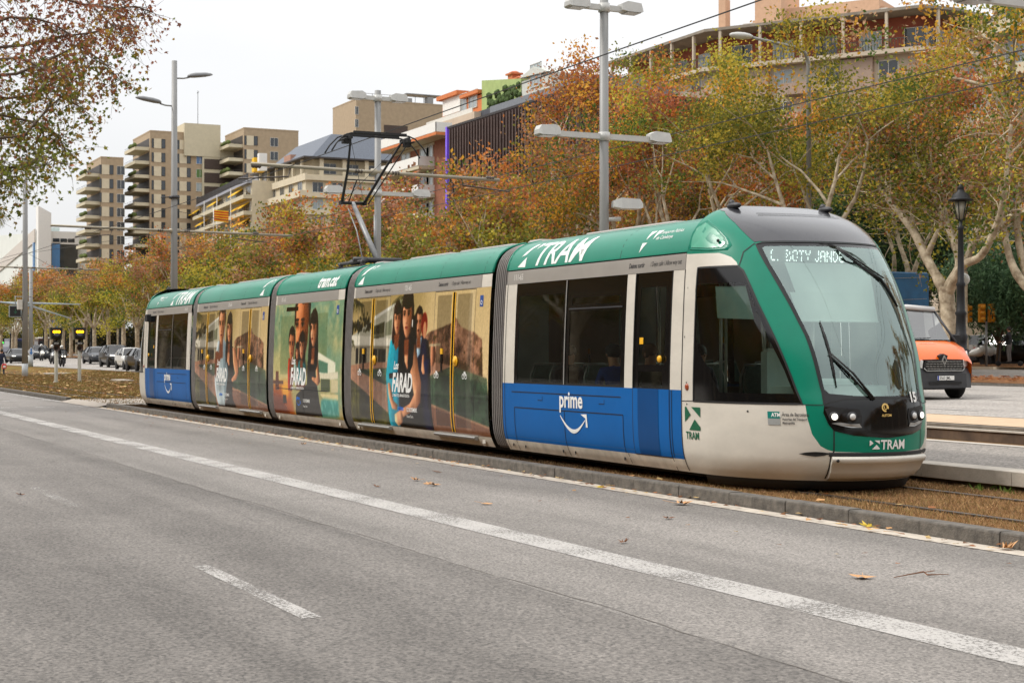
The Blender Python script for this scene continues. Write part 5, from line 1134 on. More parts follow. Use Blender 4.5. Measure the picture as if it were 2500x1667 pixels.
blades('grass', 90000, -20, 0, 9.5, 12.62, .05, STR, (.015, .055), .005, 1, (10.455, 11.895))
blades('grass', 30000, -46, -18, 9.5, 10.3, .05, [(84, 62, 42), (70, 54, 38), (96, 74, 48), (60, 52, 34)], (.015, .06), .007, 2)  # blade colours darkened to stand in for the shade beneath the tram's flank
blades('grass', 60000, -110, -46.6, 9.5, 22, bedz, [(126, 100, 56), (112, 104, 52), (138, 100, 64), (104, 88, 46)], (.03, .09), .018, 3, (10.455, 11.895))
blades('weeds', 900, -14, 0, 12.45, 12.72, .05, [(84, 120, 44), (104, 136, 50)], (.04, .09), .012, 4)
def flakes(name, n, x0, x1, y0, y1, z, seed, s=.05, cols=((196, 150, 100), (150, 96, 56), (206, 176, 120), (120, 80, 50))):
    r = np.random.default_rng(seed); X = r.uniform(x0, x1, n); Y = r.uniform(y0, y1, n); a = r.uniform(0, 6.28, n)
    zz = np.array([z(p, q_) for p, q_ in zip(X, Y)]); V = []
    for k in range(4): V.append(np.stack([X+np.cos(a+k*1.57)*s*r.uniform(.7, 1.3, n), Y+np.sin(a+k*1.57)*s*r.uniform(.7, 1.3, n), zz+.02+r.uniform(0, s*.6, n)], -1))
    V = np.stack(V, 1).reshape(-1, 3); c = np.array([lin(q_)[:3] for q_ in cols]); C = np.repeat(c[r.integers(0, len(c), n)]*r.uniform(.7, 1.2, (n, 1)), 4, 0)
    return tag(tri_obj(name, V, np.arange(4*n).reshape(-1, 4), attr_mat('blade_col', .8, trans=.3), None, C), kind='stuff')
flakes('leaf_litter', 1500, -130, -47, 9.6, 22, bedz, 6, .09); flakes('leaf_litter', 120, -25, 0, 9.55, 12.6, lambda a, b: .06, 7, .05)
flakes('leaf_litter', 7000, -110, 10, 36.2, 41, lambda a, b: gz(a, b)+.12, 8, .08, ((150, 88, 48), (170, 110, 60), (120, 72, 44)))

flakes('leaf_litter', 420, -46, 4, 9.02, 9.3, lambda a, b: .0, 11, .035); flakes('leaf_litter', 60, -46, 0, 7.5, 9.0, lambda a, b: .0, 12, .025)
# old tarred joint running along the lane, and a repaired patch
mb = MB(); rj = random.Random(6); pts = []; y = 4.84
for i in range(260): x = -70+i*.28; y += rj.gauss(0, .012)+(4.84-y)*.06; pts.append((x, y, rj.uniform(.002, .009)))
mb.add([(x, y-w, .003) for x, y, w in pts]+[(x, y+w, .003) for x, y, w in pts], [(i, i+1, i+261, i+260) for i in range(259)])
tag(mb.build('road_joint', mat('tar', (104, 98, 92), .8, var=.2, scale=6)), kind='structure')
# ================================================================== POLES, LAMPS, WIRES
def Pw(px, D, py=None, z=0.): return (PX(px, D), D, z if py is None else PZ(px, py, D))
PP = M['polepaint']
def flat_head(mb, c, d, L=.44, w=.30):   # boxy luminaire pointing along d (unit vector in plan)
    d = Vector(d); s = Vector((-d.y, d.x, 0)); c = Vector(c); pts = []
    for a, hw, z0, z1 in ((0, w*.38, -.02, .10), (L*.25, w*.5, -.05, .15), (L*.9, w*.5, -.05, .13), (L, w*.42, -.03, .05)):
        for sg, z in ((-1, z0), (1, z0), (1, z1), (-1, z1)): k = .8 if z == z1 else 1; pts.append(c+d*a+s*(sg*hw*k)+Vector((0, 0, z)))
    mb.add(pts, [(3, 2, 1, 0), (12, 13, 14, 15)]+[(i*4+j, i*4+(j+1) % 4, i*4+4+(j+1) % 4, i*4+4+j) for i in range(3) for j in range(4)])
LUM = mat('luminaire_white', (188, 188, 184), .4, var=.08, scale=5)
LGL = mat('luminaire_glass', (150, 150, 146), .2, var=.1, coat=.4)
INS = mat('insulator_brown', (70, 60, 52), .4)
def arms(par, ya, yb, z, x=0., yan=None):
    """horizontal tube carrying the wires, across the tracks"""
    mb = MB(); mb.tube([(x, ya, z+.05), (x, 0, z), (x, yb, z-.04)], .045, 8)
    mb.cyl((x, -.18, z), (x, .18, z), .09, n=12); mb.build('wire_arm', mat('arm_tube', (150, 142, 124), .5, .2), par)
    for y, s in ((-3.2, -1), (3.2, 1)):
        if ya-.3 < y < yb+.3: mb = MB(); mb.tube([(x, y-.9*s if abs(y) > .5 else y, z-.0), (x, y-.85*s, z-.22), (x+.1, y+.75*s*.6, z-.34)], .02, 6); mb.build('wire_hanger', INS, par)
    for y in (-3.15, -.5, .5, 3.15):
        if ya < y < yb: mb = MB(); mb.rev([(.03, -.14), (.06, -.1), (.04, -.06), (.06, -.02), (.04, .02), (.06, .06), (.03, .1)], (x, y, z), 8, 'y'); mb.build('insulator', INS, par)
POLEG = 'tall grey mast poles along the tram tracks'
def mast(px, D, H, lab, r0=.145, r1=.10, base=True, z0=.06):
    t = thing('catenary_mast', lab, 'pole', (PX(px, D), D, z0), 0, POLEG)
    mb = MB(); mb.tube([(0, 0, 0), (0, 0, H*.5), (0, 0, H)], [r0, (r0+r1)/2, r1], 16); mb.build('pole', PP, t)
    if base: mb = MB(); mb.box(-.26, .26, -.26, .26, 0, .03); mb.cyl((0, 0, 0), (0, 0, .85), r0+.006, n=16); mb.build('base_plate', mat('base_paint', (168, 172, 174), .6), t)
    return t
def cobra(t, z, dy, dx=0., L=.95):
    s = 1 if dy > 0 else -1
    mb = MB(); mb.tube([(0, 0, z), (dx*.3, s*.35, z+.02), (dx*.5, s*.55, z+.07)], .03, 8); mb.build('lamp_bracket', PP, t)
    mb = MB(); v = []; n = 10
    for i, (a, w, h0, h1) in enumerate(((0, .07, -.02, .06), (.08, .14, -.05, .10), (.3, .17, -.06, .13), (.7, .16, -.05, .12), (.92, .10, -.02, .08), (1., .03, .0, .04))):
        for k in range(n): an = 2*math.pi*k/n; v.append((dx*.5+math.cos(an)*w, s*(.5+a*L), z+.10+a*.12+(h1 if math.sin(an) > 0 else -h0)*math.sin(an)))
    mb.smooth = True; mb.add(v, [(i*n+j, i*n+(j+1) % n, (i+1)*n+(j+1) % n, (i+1)*n+j) for i in range(5) for j in range(n)]+[tuple(range(n)), tuple(range(5*n, 6*n))])
    mb.build('lamp_head', mat('lamp_head_grey', (120, 121, 122), .45, var=.1), t)
m1 = mast(61, 14.4, 12.6, 'leftmost mast with a white box on its shaft, top inside hanging leaves', .17, .13)
cobra(m1, 10.95, -1); cobra(m1, 12.1, 1); arms(m1, -3.6, 4.2, 6.35); arms(m1, -.9, 3.3, 6.4) if False else None
mb = MB(); mb.box(-.2, .2, -.42, -.17, 3.95, 4.5, .01); mb.build('control_box', mat('box_white', (196, 192, 182), .5), m1)
mb = MB(); mb.tube([(.0, -.16, 3.9), (.05, -.2, 3.6), (.02, -.17, 3.3)], .02, 6); mb.build('cable', M['matte'], m1)
# signs on the post: framed black arrow sign, round-cornered blue and white arrow
m2 = mast(425, 14.4, 12.4, 'tall tapering mast rising over the rear tram section, with two lamps near its top', .145, .10)
cobra(m2, 11.75, 1); cobra(m2, 10.7, -1); arms(m2, -4.5, 4.6, 6.05)
mb = MB(); mb.cyl((0, 0, 7.25), (0, 0, 7.35), .2, n=14); mb.tube([(0, -.2, 7.3), (0, -.5, 7.28)], .02); mb.build('collar', M['steeldk'], m2)
def cross_mast(px, D, lab, extra=False, frame=(7.95, 5.55)):
    t = mast(px, D, 8.15, lab, .092, .080)
    for z, L in ((frame[0], .36), (frame[1], .98)):
        mb = MB(); mb.box(-.045, .045, -L-.1, L+.1, z-.05, z+.05); mb.cyl((0, 0, z-.08), (0, 0, z+.08), .11, n=14); mb.build('crossbar', LUM, t)
        for s in (-1, 1):
            mb = MB(); flat_head(mb, (0, s*(L-.02), z), (0, s, 0)); h = mb.build('lamp_head', LUM, t)
            mb = MB(); y0, y1 = sorted((s*(L+.08), s*(L+.36))); mb.box(-.13, .13, y0, y1, z-.062, z-.052); mb.build('lamp_glass', LGL, h)
    if extra:
        mb = MB(); flat_head(mb, (.12, .12, 4.25), (.25, .97, 0), .55, .3); mb.build('lamp_head', LUM, t); mb = MB(); mb.tube([(0, 0, 4.0), (.1, .3, 4.02)], .04); mb.build('lamp_bracket', LUM, t)
    return t
m3 = cross_mast(922, 14.4, 'mast behind the pantograph with a pair of box lamps on two levels')
arms(m3, -3.3, 3.4, 6.08)
m4 = cross_mast(1475, 14.4, 'mast between pantograph and front cab, box lamps on two levels', True)
m5 = cross_mast(2562, 14.4, 'mast beyond the right edge, one box lamp showing in the upper corner', frame=(7.95, 5.78))
# shorter pole with signal arms behind the leftmost mast
t = thing('signal_gantry', 'shorter grey pole directly behind the leftmost mast, carrying two long horizontal signal arms', 'signal pole', (PX(75, 22.), 22., .25))
mb = MB(); mb.tube([(0, 0, 0), (0, 0, 8.6)], [.20, .15], 14); mb.build('pole', PP, t); mb = MB(); mb.cyl((0, 0, 0), (0, 0, 1.05), .21, n=14); mb.build('base_sleeve', mat('base_paint', (168, 172, 174)), t)
ARM = mat('arm_pale_blue', (160, 172, 176), .45, .1)
mb = MB(); mb.tube([(0, -4.2, 5.55), (0, 0, 5.5), (0, 4.2, 5.45)], [.05, .09, .04], 8); mb.build('signal_arm', ARM, t)
mb = MB(); mb.tube([(3.0, -4.0, 5.6), (0, 0, 5.25), (-9, 5.0, 4.4)], [.08, .09, .05], 8); mb.build('signal_arm', ARM, t)
mb = MB(); mb.box(-.2, .2, -1.3, -.35, 4.1, 4.16); mb.build('bracket', LUM, t)
mb = MB(); X = .25
mb.prism([(-.33, 1.35), (0, 1.72), (.33, 1.35), (0, .95)], lambda p: (.22, p[0], p[1]), lambda p: (.24, p[0], p[1])); sg_ = mb.build('arrow_sign', mat('sign_white', (215, 218, 222), .4), t)
mb = MB(); mb.prism([(-.06, 1.62), (.06, 1.62), (.06, 1.3), (.16, 1.3), (0, 1.05), (-.16, 1.3), (-.06, 1.3)], lambda p: (.242, p[0], p[1]), lambda p: (.25, p[0], p[1])); mb.build('arrow', mat('sign_blue', (40, 110, 180), .4), sg_)
# framed black signal board left of the leftmost mast
t = thing('signal_board', 'framed black signal board with a dim green arrow hanging left of the leftmost mast', 'signal', (PX(37, 16.5), 16.5, 0))
zc = PZ(37, 760, 16.5); mb = MB(); mb.box(-.04, .04, -.42, .42, zc-.40, zc+.40, .01); mb.build('frame', mat('frame_grey', (150, 160, 160), .5), t)
mb = MB(); mb.box(.04, .055, -.36, .36, zc-.34, zc+.34); mb.build('panel', M['matte'], t)
mb = MB(); mb.prism([(-.02, .18), (.02, .18), (.02, -.05), (.1, .02), (.1, -.04), (0, -.16), (-.1, -.04), (-.1, .02), (-.02, -.05)], lambda p: (.056, p[0], zc+p[1]), lambda p: (.06, p[0], zc+p[1])); mb.build('arrow', mat('dim_green', (20, 84, 60), .5), t)
mb = MB(); mb.cyl((0, 0, zc+.4), (0, 0, zc+1.05), .03); mb.tube([(0, 0, zc+1.0), (0, 1.1, zc+1.0)], .03); mb.build('hanger', PP, t)
# tram signals
def digits_plate(t, s, z):
    mb = MB(); mb.box(.09, .10, -.2, .2, z-.05, z+.05); p = mb.build('number_plate', M['matte'], t)
    vs, fs = text_geo(s, .105, .003); w = max(v[0] for v in vs); wrap_obj('number', vs, fs, lambda x, y: Vector((.104, x-w/2, z-.037+y)), M['ink'], p)
def tram_signal(px, py, D, num, lab):
    t = thing('tram_signal', lab, 'tram signal', (PX(px, D), D, .06), 0, 'tram signals in the grass')
    mb = MB(); mb.tube([(0, 0, 0), (0, 0, .06), (0, 0, .16), (0, 0, 1.62)], [.2, .14, .085, .085], 14); mb.build('post', mat('post_beige', (150, 146, 132), .6, var=.15), t)
    mb = MB(); mb.cyl((0, 0, 1.6), (0, 0, 2.1), .075); mb.build('post_top', M['steeldk'], t)
    mb = MB(); mb.prism([(-.27, 2.70), (.27, 2.70), (.22, 2.14), (-.22, 2.14)], lambda p: (-.1, p[0], p[1]), lambda p: (.13, p[0]*1.05, p[1])); h = mb.build('signal_head', M['matte'], t)
    mb = MB(); mb.prism([(-.33, 2.72), (-.27, 2.72), (-.22, 2.12), (-.28, 2.12)], lambda p: (-.14, p[0], p[1]), lambda p: (.02, p[0], p[1])); mb.prism([(.27, 2.72), (.31, 2.72), (.27, 2.12), (.22, 2.12)], lambda p: (-.14, p[0], p[1]), lambda p: (.02, p[0], p[1])); mb.build('side_hood', mat('hood_olive', (120, 116, 92), .6), h)
    for y in (-.115, 0, .115):
        mb = MB(); mb.cyl((.13, y, 2.50), (.15, y, 2.50), .067, .06, 16); mb.build('signal_light', mat('signal_amber', (255, 176, 10), .3, emit=2.6), t)
    mb = MB(); mb.rev([(.17, 0), (.175, .04), (.175, .2)], (.1, 0, 2.27), 16, 'x'); mb.build('dark_lens', mat('dark_lens', (16, 16, 18), .25), t)
    digits_plate(t, num, 1.95)
    mb = MB(); mb.rev([(.0, .0), (.08, .0), (.155, .16), (.16, .17), (.148, .165), (.075, .02), (0, .03)], (.0, 0, 1.72), 18, 'x'); mb.build('horn', mat('horn_brown', (78, 58, 48), .5), t)
    return t
tram_signal(137, 940, 13.5, '0121', 'tram signal with three amber lights and the number plate 0121, nearer the leftmost mast')
tram_signal(194, 940, 14.5, '0111', 'tram signal with three amber lights and the number plate 0111, nearer the tram')
# contact wires
WG = 'overhead wires above the tram tracks'
def wire(D, z, lab, r=.010, x0=-330., x1=14., sup=(-94.2, -59., -37.8, -26., -8., 10), sag=.0):
    mb = MB(); pts = []
    for x in np.linspace(x1, x0, 60): pts.append((x, D+.12*math.sin(x*.11), z+(.0022*max(0, -x-60))))
    mb.tube(pts, r, 5); return tag(mb.build('overhead_wire', M['steeldk'], loc=None), lab, 'wire', WG)
wire(11.17, 5.86, 'overhead wire that the pantograph touches, nearest of the wires'); wire(17.7, 6.22, 'upper of the two overhead wires above the far track'); wire(17.7, 5.80, 'lower of the two overhead wires above the far track')
mb = MB(); mb.tube([(-59, 14.4, 6.85), (-60, 17, 6.6), (-94, 14.4, 7.2)], .01, 5); tag(mb.build('stay_cable', M['steeldk']), 'thin stay cable strung between the two tallest masts', 'cable')
mb = MB(); mb.tube([(-94.2, 14.4, 7.3), (-100, 19, 5.6)], .01, 5); mb.tube([(-94.2, 14.4, 7.3), (-98, 9.6, 5.9)], .01, 5); 
tag(mb.build('stay_cable', M['steeldk']), 'pair of thin stays spread from the leftmost mast', 'cable')
# ornate black lamp posts in the far median
IRON = mat('cast_iron', (26, 27, 29), .5, .3, var=.2, scale=10)
def old_lamp(lab, X, D, H=6.7):
    t = thing('ornate_lamp_post', lab, 'lamp post', (X, D, gz(X, D)+.1), 0, 'black ornate lamp posts in the far median')
    mb = MB(); mb.rev([(.30, 0), (.32, .1), (.26, .2), (.24, .9), (.30, 1.0), (.20, 1.08), (.19, 1.3), (.23, 1.5), (.17, 1.6), (.15, 2.2), (.19, 2.3), (.14, 2.4), (.12, 3.2), (.16, 3.3), (.11, 3.4), (.085, H-1.5), (.12, H-1.42), (.06, H-1.36), (.05, H-1.2)], (0, 0, 0), 14); mb.build('post', IRON, t)
    mb = MB()
    for k in range(6): a = k*math.pi/3; mb.tube([(.05*math.cos(a), .05*math.sin(a), H-1.2), (.13*math.cos(a), .13*math.sin(a), H-1.12), (.25*math.cos(a), .25*math.sin(a), H-.52)], .018, 5)
    mb.rev([(.27, H-.52), (.40, H-.50), (.42, H-.46), (.30, H-.40), (.26, H-.28), (.12, H-.18), (.10, H-.08), (.12, H-.05), (.03, H+.06), (.0, H+.12)], (0, 0, 0), 14); ln = mb.build('lantern', IRON, t)
    mb = MB(); mb.rev([(.09, H-1.12), (.21, H-.54), (0, H-.53)], (0, 0, 0), 10); mb.build('lantern_glass', mat('frosted_glass', (150, 146, 130), .3, var=.1), ln)
    return t
old_lamp('large ornate black lantern lamp post in front of the forked plane tree', PX(2346, 38), 38).scale = (1.06, 1.06, 1.0)
mb = MB(); 
LP0 = old_lamp('black lantern lamp post in the far median, fourth from the left', PX(223, 38), 38)
for px, lab in ((293, 'black lantern lamp post in the far median, beside the rear end of the tram'), (159, 'black lantern lamp post standing behind the amber signal 0121'), (107, 'black lantern lamp post between the leftmost mast and the signals'), (26, 'black lantern lamp post at the far left, left of the masts')):
    X = PX(px, 38); dup(LP0, (X, 38, gz(X, 38)+.1), 0, lab)
LP0['label'] = 'black lantern lamp post behind the amber signal 0111'
# white globe lamp on the far side behind the ornate post
t = thing('globe_lamp', 'white globe lamp on a dark pole just right of the ornate lamp post', 'lamp', (PX(2352, 44), 44, gz(-60, 44)+.1)); zz = PZ(2352, 682, 44)-gz(-60, 44)-.1
mb = MB(); mb.cyl((0, 0, 0), (0, 0, zz-.2), .05); mb.build('pole', IRON, t); mb = MB(); mb.sph((0, 0, zz), .26, 14); mb.build('globe', mat('opal_globe', (200, 200, 192), .3), t)
# long-armed street light that pokes out of the trees
t = thing('street_light', 'street light on a long slanting arm poking out below the terracotta penthouse', 'street light', (PX(1975, 39), 39, .5)); hz_ = PZ(1975, 122, 39)-.5
mb = MB(); mb.tube([(0, 0, 0), (0, 0, hz_-.6), (0, -.15, hz_-.15), (0, -.6, hz_+.05), (-.2, -2.6, hz_+.32)], [.12, .09, .08, .07, .06], 10); mb.build('pole', PP, t)
mb = MB(); mb.smooth = True; mb.sph((-.25, -3.1, hz_+.36), .2, 12, (1., 2.9, .7)); mb.build('lamp_head', LUM, t)
# yellow traffic lights at the right
YB = mat('signal_yellow', (226, 148, 24), .5, var=.1)
def traffic_light(px, D, lab, red=True, rz=0., zc=None, two=False):
    X = PX(px, D); g = gz(X, D)+.12; t = thing('traffic_light', lab, 'traffic light', (X, D, g), rz, 'yellow traffic lights')
    mb = MB(); mb.cyl((0, 0, 0), (0, 0, 2.2), .06); mb.build('pole', PP, t)
    def hd_(y, r, par):
        mb = MB(); mb.box(-.12, .12, y-.15, y+.15, 2.15, 3.05, .02)
        for k in range(3): mb.rev([(.11, 0), (.115, .16)], (.12, y, 2.3+.29*k), 12, 'x')
        h = mb.build('signal_head', YB, par)
        for k in range(3):
            mb = MB(); mb.cyl((.125, y, 2.3+.29*k), (.135, y, 2.3+.29*k), .09, n=12); mb.build('signal_light', mat('red_signal', (230, 40, 24), .3, emit=1.5) if (k == 2 and r) else mat('dark_lens', (16, 16, 18)), h)
    hd_(-.02 if not two else -.22, red, t)
    if two: hd_(.26, False, t)
    return t
traffic_light(2359, 55, 'single yellow traffic light left of the pepper tree trunk', False, R(60)); traffic_light(2408, 55, 'pair of yellow traffic light heads on one pole, the left one showing red', True, R(-25), two=True)
X = PX(6, 40); t = thing('traffic_light', 'small dark traffic light showing green at the far left edge', 'traffic light', (X, 40, gz(X, 40))); mb = MB(); mb.cyl((0, 0, 0), (0, 0, 2.0), .08); mb.build('pole', PP, t)
mb = MB(); mb.box(-.15, .15, -.3, .3, 1.9, 3.2); h = mb.build('signal_head', M['matte'], t); mb = MB(); mb.cyl((.15, 0, 2.15), (.17, 0, 2.15), .17); mb.build('signal_light', mat('green_signal', (60, 240, 90), .3, emit=2), h)
# ================================================================== TREES
BARK = mat('plane_bark', (204, 190, 164), .85, var=.1, scale=2.6, col2=(128, 112, 90), bump=.4, bscale=12)
BARKD = mat('dark_bark', (92, 76, 62), .9, var=.2, scale=3)
LEAF = attr_mat('leaf_colours', .65, spec=.25, trans=.38, rnd=.012)
AUT = dict(orange=(198, 126, 62), rust=(168, 108, 72), brown=(150, 116, 86), gold=(206, 156, 52), yellow=(184, 170, 62), olive=(126, 126, 52), green=(84, 106, 44), tan=(190, 150, 114))
def cols_(names): return np.array([lin(AUT[n])[:3] for n in names])
def gen_limbs(rnd, H, R_, fork, nl=5, r0=.26, lean=0.):
    """tapered trunk with forking limbs; returns polylines with radii and the twig ends"""
    P = []; ends = []
    base = [(0, 0, -.1), (rnd.uniform(-.1, .1), rnd.uniform(-.1, .1), fork*.5), (lean*.4, lean*.2, fork)]
    P.append((base, [r0*1.25, r0, r0*.95])); top = Vector(base[-1])
    def grow(p, d, L, r, lvl):
        pts = [p.copy()]; rs = [r]; n = 5; q = p.copy(); dd = d.copy()
        for i in range(n):
            dd = (dd+Vector((rnd.gauss(0, .16), rnd.gauss(0, .16), rnd.uniform(.02, .16) if lvl < 2 else rnd.gauss(0, .12)))).normalized()
            q = q+dd*(L/n); pts.append(q.copy()); rs.append(r*(1-.68*(i+1)/n))
        P.append((pts, rs))
        if lvl >= 3: ends.append(q.copy()); ends.append(pts[3].copy()); return
        kids = 3 if lvl < 2 else 3
        for k in range(kids):
            i = rnd.choice([2, 3, 4, 5]) if k else 5
            a = rnd.uniform(0, 6.28); o = dd.orthogonal(); o.rotate(Matrix.Rotation(a, 3, dd)); nd = (dd+o*rnd.uniform(.45, .95)).normalized()
            grow(pts[i], nd, L*rnd.uniform(.55, .75), rs[i]*.75, lvl+1)
    for k in range(nl):
        a = 2*math.pi*k/nl+rnd.uniform(-.4, .4); out = rnd.uniform(.45, .85)
        grow(top, Vector((math.cos(a)*out, math.sin(a)*out, rnd.uniform(.7, 1.1))).normalized(), (H-fork)*rnd.uniform(.50, .62), r0*rnd.uniform(.5, .68), 1)
    return P, ends
def leaves_at(r, ends, per, sp, size, pal_hi, pal_lo, z0, z1, bias=0.):
    """leaf-sized kite faces scattered round the twig ends"""
    E_ = np.array([tuple(e) for e in ends]); n = len(E_)*per; c = np.repeat(E_, per, 0)+r.normal(0, 1, (n, 3))*np.array(sp)
    cl = np.repeat(r.random(len(E_)), per); h = np.clip((c[:, 2]-z0)/(z1-z0), 0, 1)
    a = r.normal(0, 1, (n, 3)); a /= np.linalg.norm(a, axis=1, keepdims=True); b = np.cross(a, r.normal(0, 1, (n, 3))); b /= np.linalg.norm(b, axis=1, keepdims=True); s = size*r.uniform(.6, 1.3, (n, 1))
    q = np.cross(a, b); V = np.stack([c-a*s, c-b*s*.62+q*s*.15, c+a*s*.9, c+b*s*.62+q*s*.15], 1).reshape(-1, 3)
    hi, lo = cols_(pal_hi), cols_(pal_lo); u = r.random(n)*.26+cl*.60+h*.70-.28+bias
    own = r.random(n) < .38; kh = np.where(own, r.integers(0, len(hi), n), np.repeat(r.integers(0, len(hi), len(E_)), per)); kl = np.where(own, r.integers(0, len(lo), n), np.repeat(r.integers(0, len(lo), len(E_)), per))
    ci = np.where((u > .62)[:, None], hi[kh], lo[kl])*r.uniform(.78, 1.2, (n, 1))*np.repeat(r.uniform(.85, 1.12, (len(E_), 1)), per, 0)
    return V, np.repeat(ci, 4, 0)
def tree_mesh(seed, H, R_, fork, per, size, pal_hi, pal_lo, nl=5, r0=.26, sp=(.50, .50, .40), bias=0.):
    rnd = random.Random(seed); r = np.random.default_rng(seed); P, ends = gen_limbs(rnd, H, R_, fork, nl, r0)
    # fit into the wanted crown
    m = max(e.z for e in ends); rr = sorted(math.hypot(e.x, e.y) for e in ends)[int(len(ends)*.9)]; kz = (H-.5-fork)/(m-fork); kr = R_/rr
    def fit(p): p = Vector(p); return Vector((p.x*kr, p.y*kr, fork+(p.z-fork)*kz)) if p.z > fork else p
    mb = MB()
    for pts, rs in P: 
        if rs[0] > .016: mb.tube([fit(p) for p in pts], [max(.008, x) for x in rs], 7 if rs[0] > .06 else 4, False)
    tr = mb.build('trunk', BARK); ends = [fit(e) for e in ends]
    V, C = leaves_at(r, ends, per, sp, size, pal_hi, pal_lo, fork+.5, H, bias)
    cr_ = tri_obj('crown', V, np.arange(len(V)).reshape(-1, 4), LEAF, None, C)
    return tr, cr_
TREES = {}
def tree_kind(key, *a, **k):
    tr, cr_ = tree_mesh(*a, **k); TREES[key] = (tr.data, cr_.data); bpy.data.objects.remove(tr); bpy.data.objects.remove(cr_)
HI, LO = ['orange', 'rust', 'brown', 'orange', 'gold', 'tan'], ['olive', 'green', 'olive', 'yellow', 'brown']
tree_kind('far1', 11, 12.6, 4.6, 3.6, 84, .135, HI, LO+['olive', 'yellow']); tree_kind('far2', 12, 12.2, 4.4, 3.4, 84, .135, ['rust', 'brown', 'orange', 'tan'], LO, nl=4); tree_kind('far3', 13, 12.9, 4.8, 3.8, 84, .135, HI, ['olive', 'yellow', 'green', 'yellow'])
tree_kind('mid1', 21, 16.6, 6.2, 5.0, 170, .098, ['orange', 'rust', 'gold', 'orange', 'brown'], ['olive', 'brown', 'orange', 'gold'], r0=.3, bias=.06); tree_kind('mid2', 22, 16.2, 5.8, 4.6, 170, .098, ['orange', 'gold', 'rust', 'orange'], ['olive', 'green', 'gold', 'brown'], r0=.28, bias=.02)
tree_kind('near1', 31, 17.5, 7.2, 5.2, 150, .090, ['gold', 'tan', 'orange', 'brown', 'gold'], ['olive', 'green', 'yellow', 'olive', 'gold'], r0=.3, nl=5); tree_kind('near2', 35, 17.0, 6.6, 4.6, 210, .090, ['yellow', 'gold', 'olive', 'yellow'], ['yellow', 'olive', 'green', 'olive'], r0=.28, nl=4, bias=-.12)
TG = 'plane trees lining the far side of the avenue'
def place_tree(key, X, D, rz, sc, lab, zs=1., grp=TG):
    t = thing('plane_tree', lab, 'tree', (X, D, gz(X, D)+.05), rz, grp); t.scale = (sc, sc, sc*zs)
    for nm, me, in zip(('trunk', 'crown'), TREES[key]): o = bpy.data.objects.new(nm, me); COL.objects.link(o); o.parent = t
    return t
rt = random.Random(4)
LAB_FAR = 'autumn plane tree in the long row behind the rear half of the tram'
LAB_FARL = 'plane tree with bare pale trunk in the row behind the passing cars'
LAB_BACK = 'plane tree of the second row, mostly hidden behind the front row'
LAB_MID = 'tall orange-brown plane tree behind the middle of the tram'
x = -86.; k = 0
while x > -330:
    px = 0; lab = LAB_FAR if x > -150 else LAB_FARL
    place_tree(('far1', 'far2', 'far3')[k % 3], x+rt.uniform(-.6, .6), 37.6+rt.uniform(-.4, .4), rt.uniform(0, 6.28), rt.uniform(.86, 1.02), lab); x -= 7.6; k += 1
x = -84.; k = 0
while x > -300: place_tree(('far2', 'far3', 'far1')[k % 3], x, 52+rt.uniform(-1, 1), rt.uniform(0, 6.28), rt.uniform(.9, 1.08), LAB_BACK, grp='second row of plane trees'); x -= 8.6; k += 1
for X, key, s in ((-80.5, 'far1', .98), (-71.5, 'mid1', 1.0), (-66.5, 'mid2', .93), (-61.8, 'mid1', .82)): place_tree(key, X, 38, rt.uniform(0, 6), s, LAB_MID)
place_tree('near2', -57, 38, 2.1, .84, 'yellow-green plane tree right of the tall mast with box lamps'); place_tree('near2', -51.5, 38.5, 4.0, .86, 'yellow-topped plane tree behind the front cab of the tram')
place_tree('near1', PX(2590, 46), 46, 1., 1.10, 'reddish plane tree filling the upper right corner'); 
place_tree('mid2', PX(2300, 66), 66, 2.2, 1.15, 'tall plane tree behind the big forked one, top right', grp='second row of plane trees')
for X in (-96, -84, -72, -60): place_tree('mid2' if X % 2 else 'mid1', X, 53, rt.uniform(0, 6), rt.uniform(.86, .95), LAB_BACK, grp='second row of plane trees')
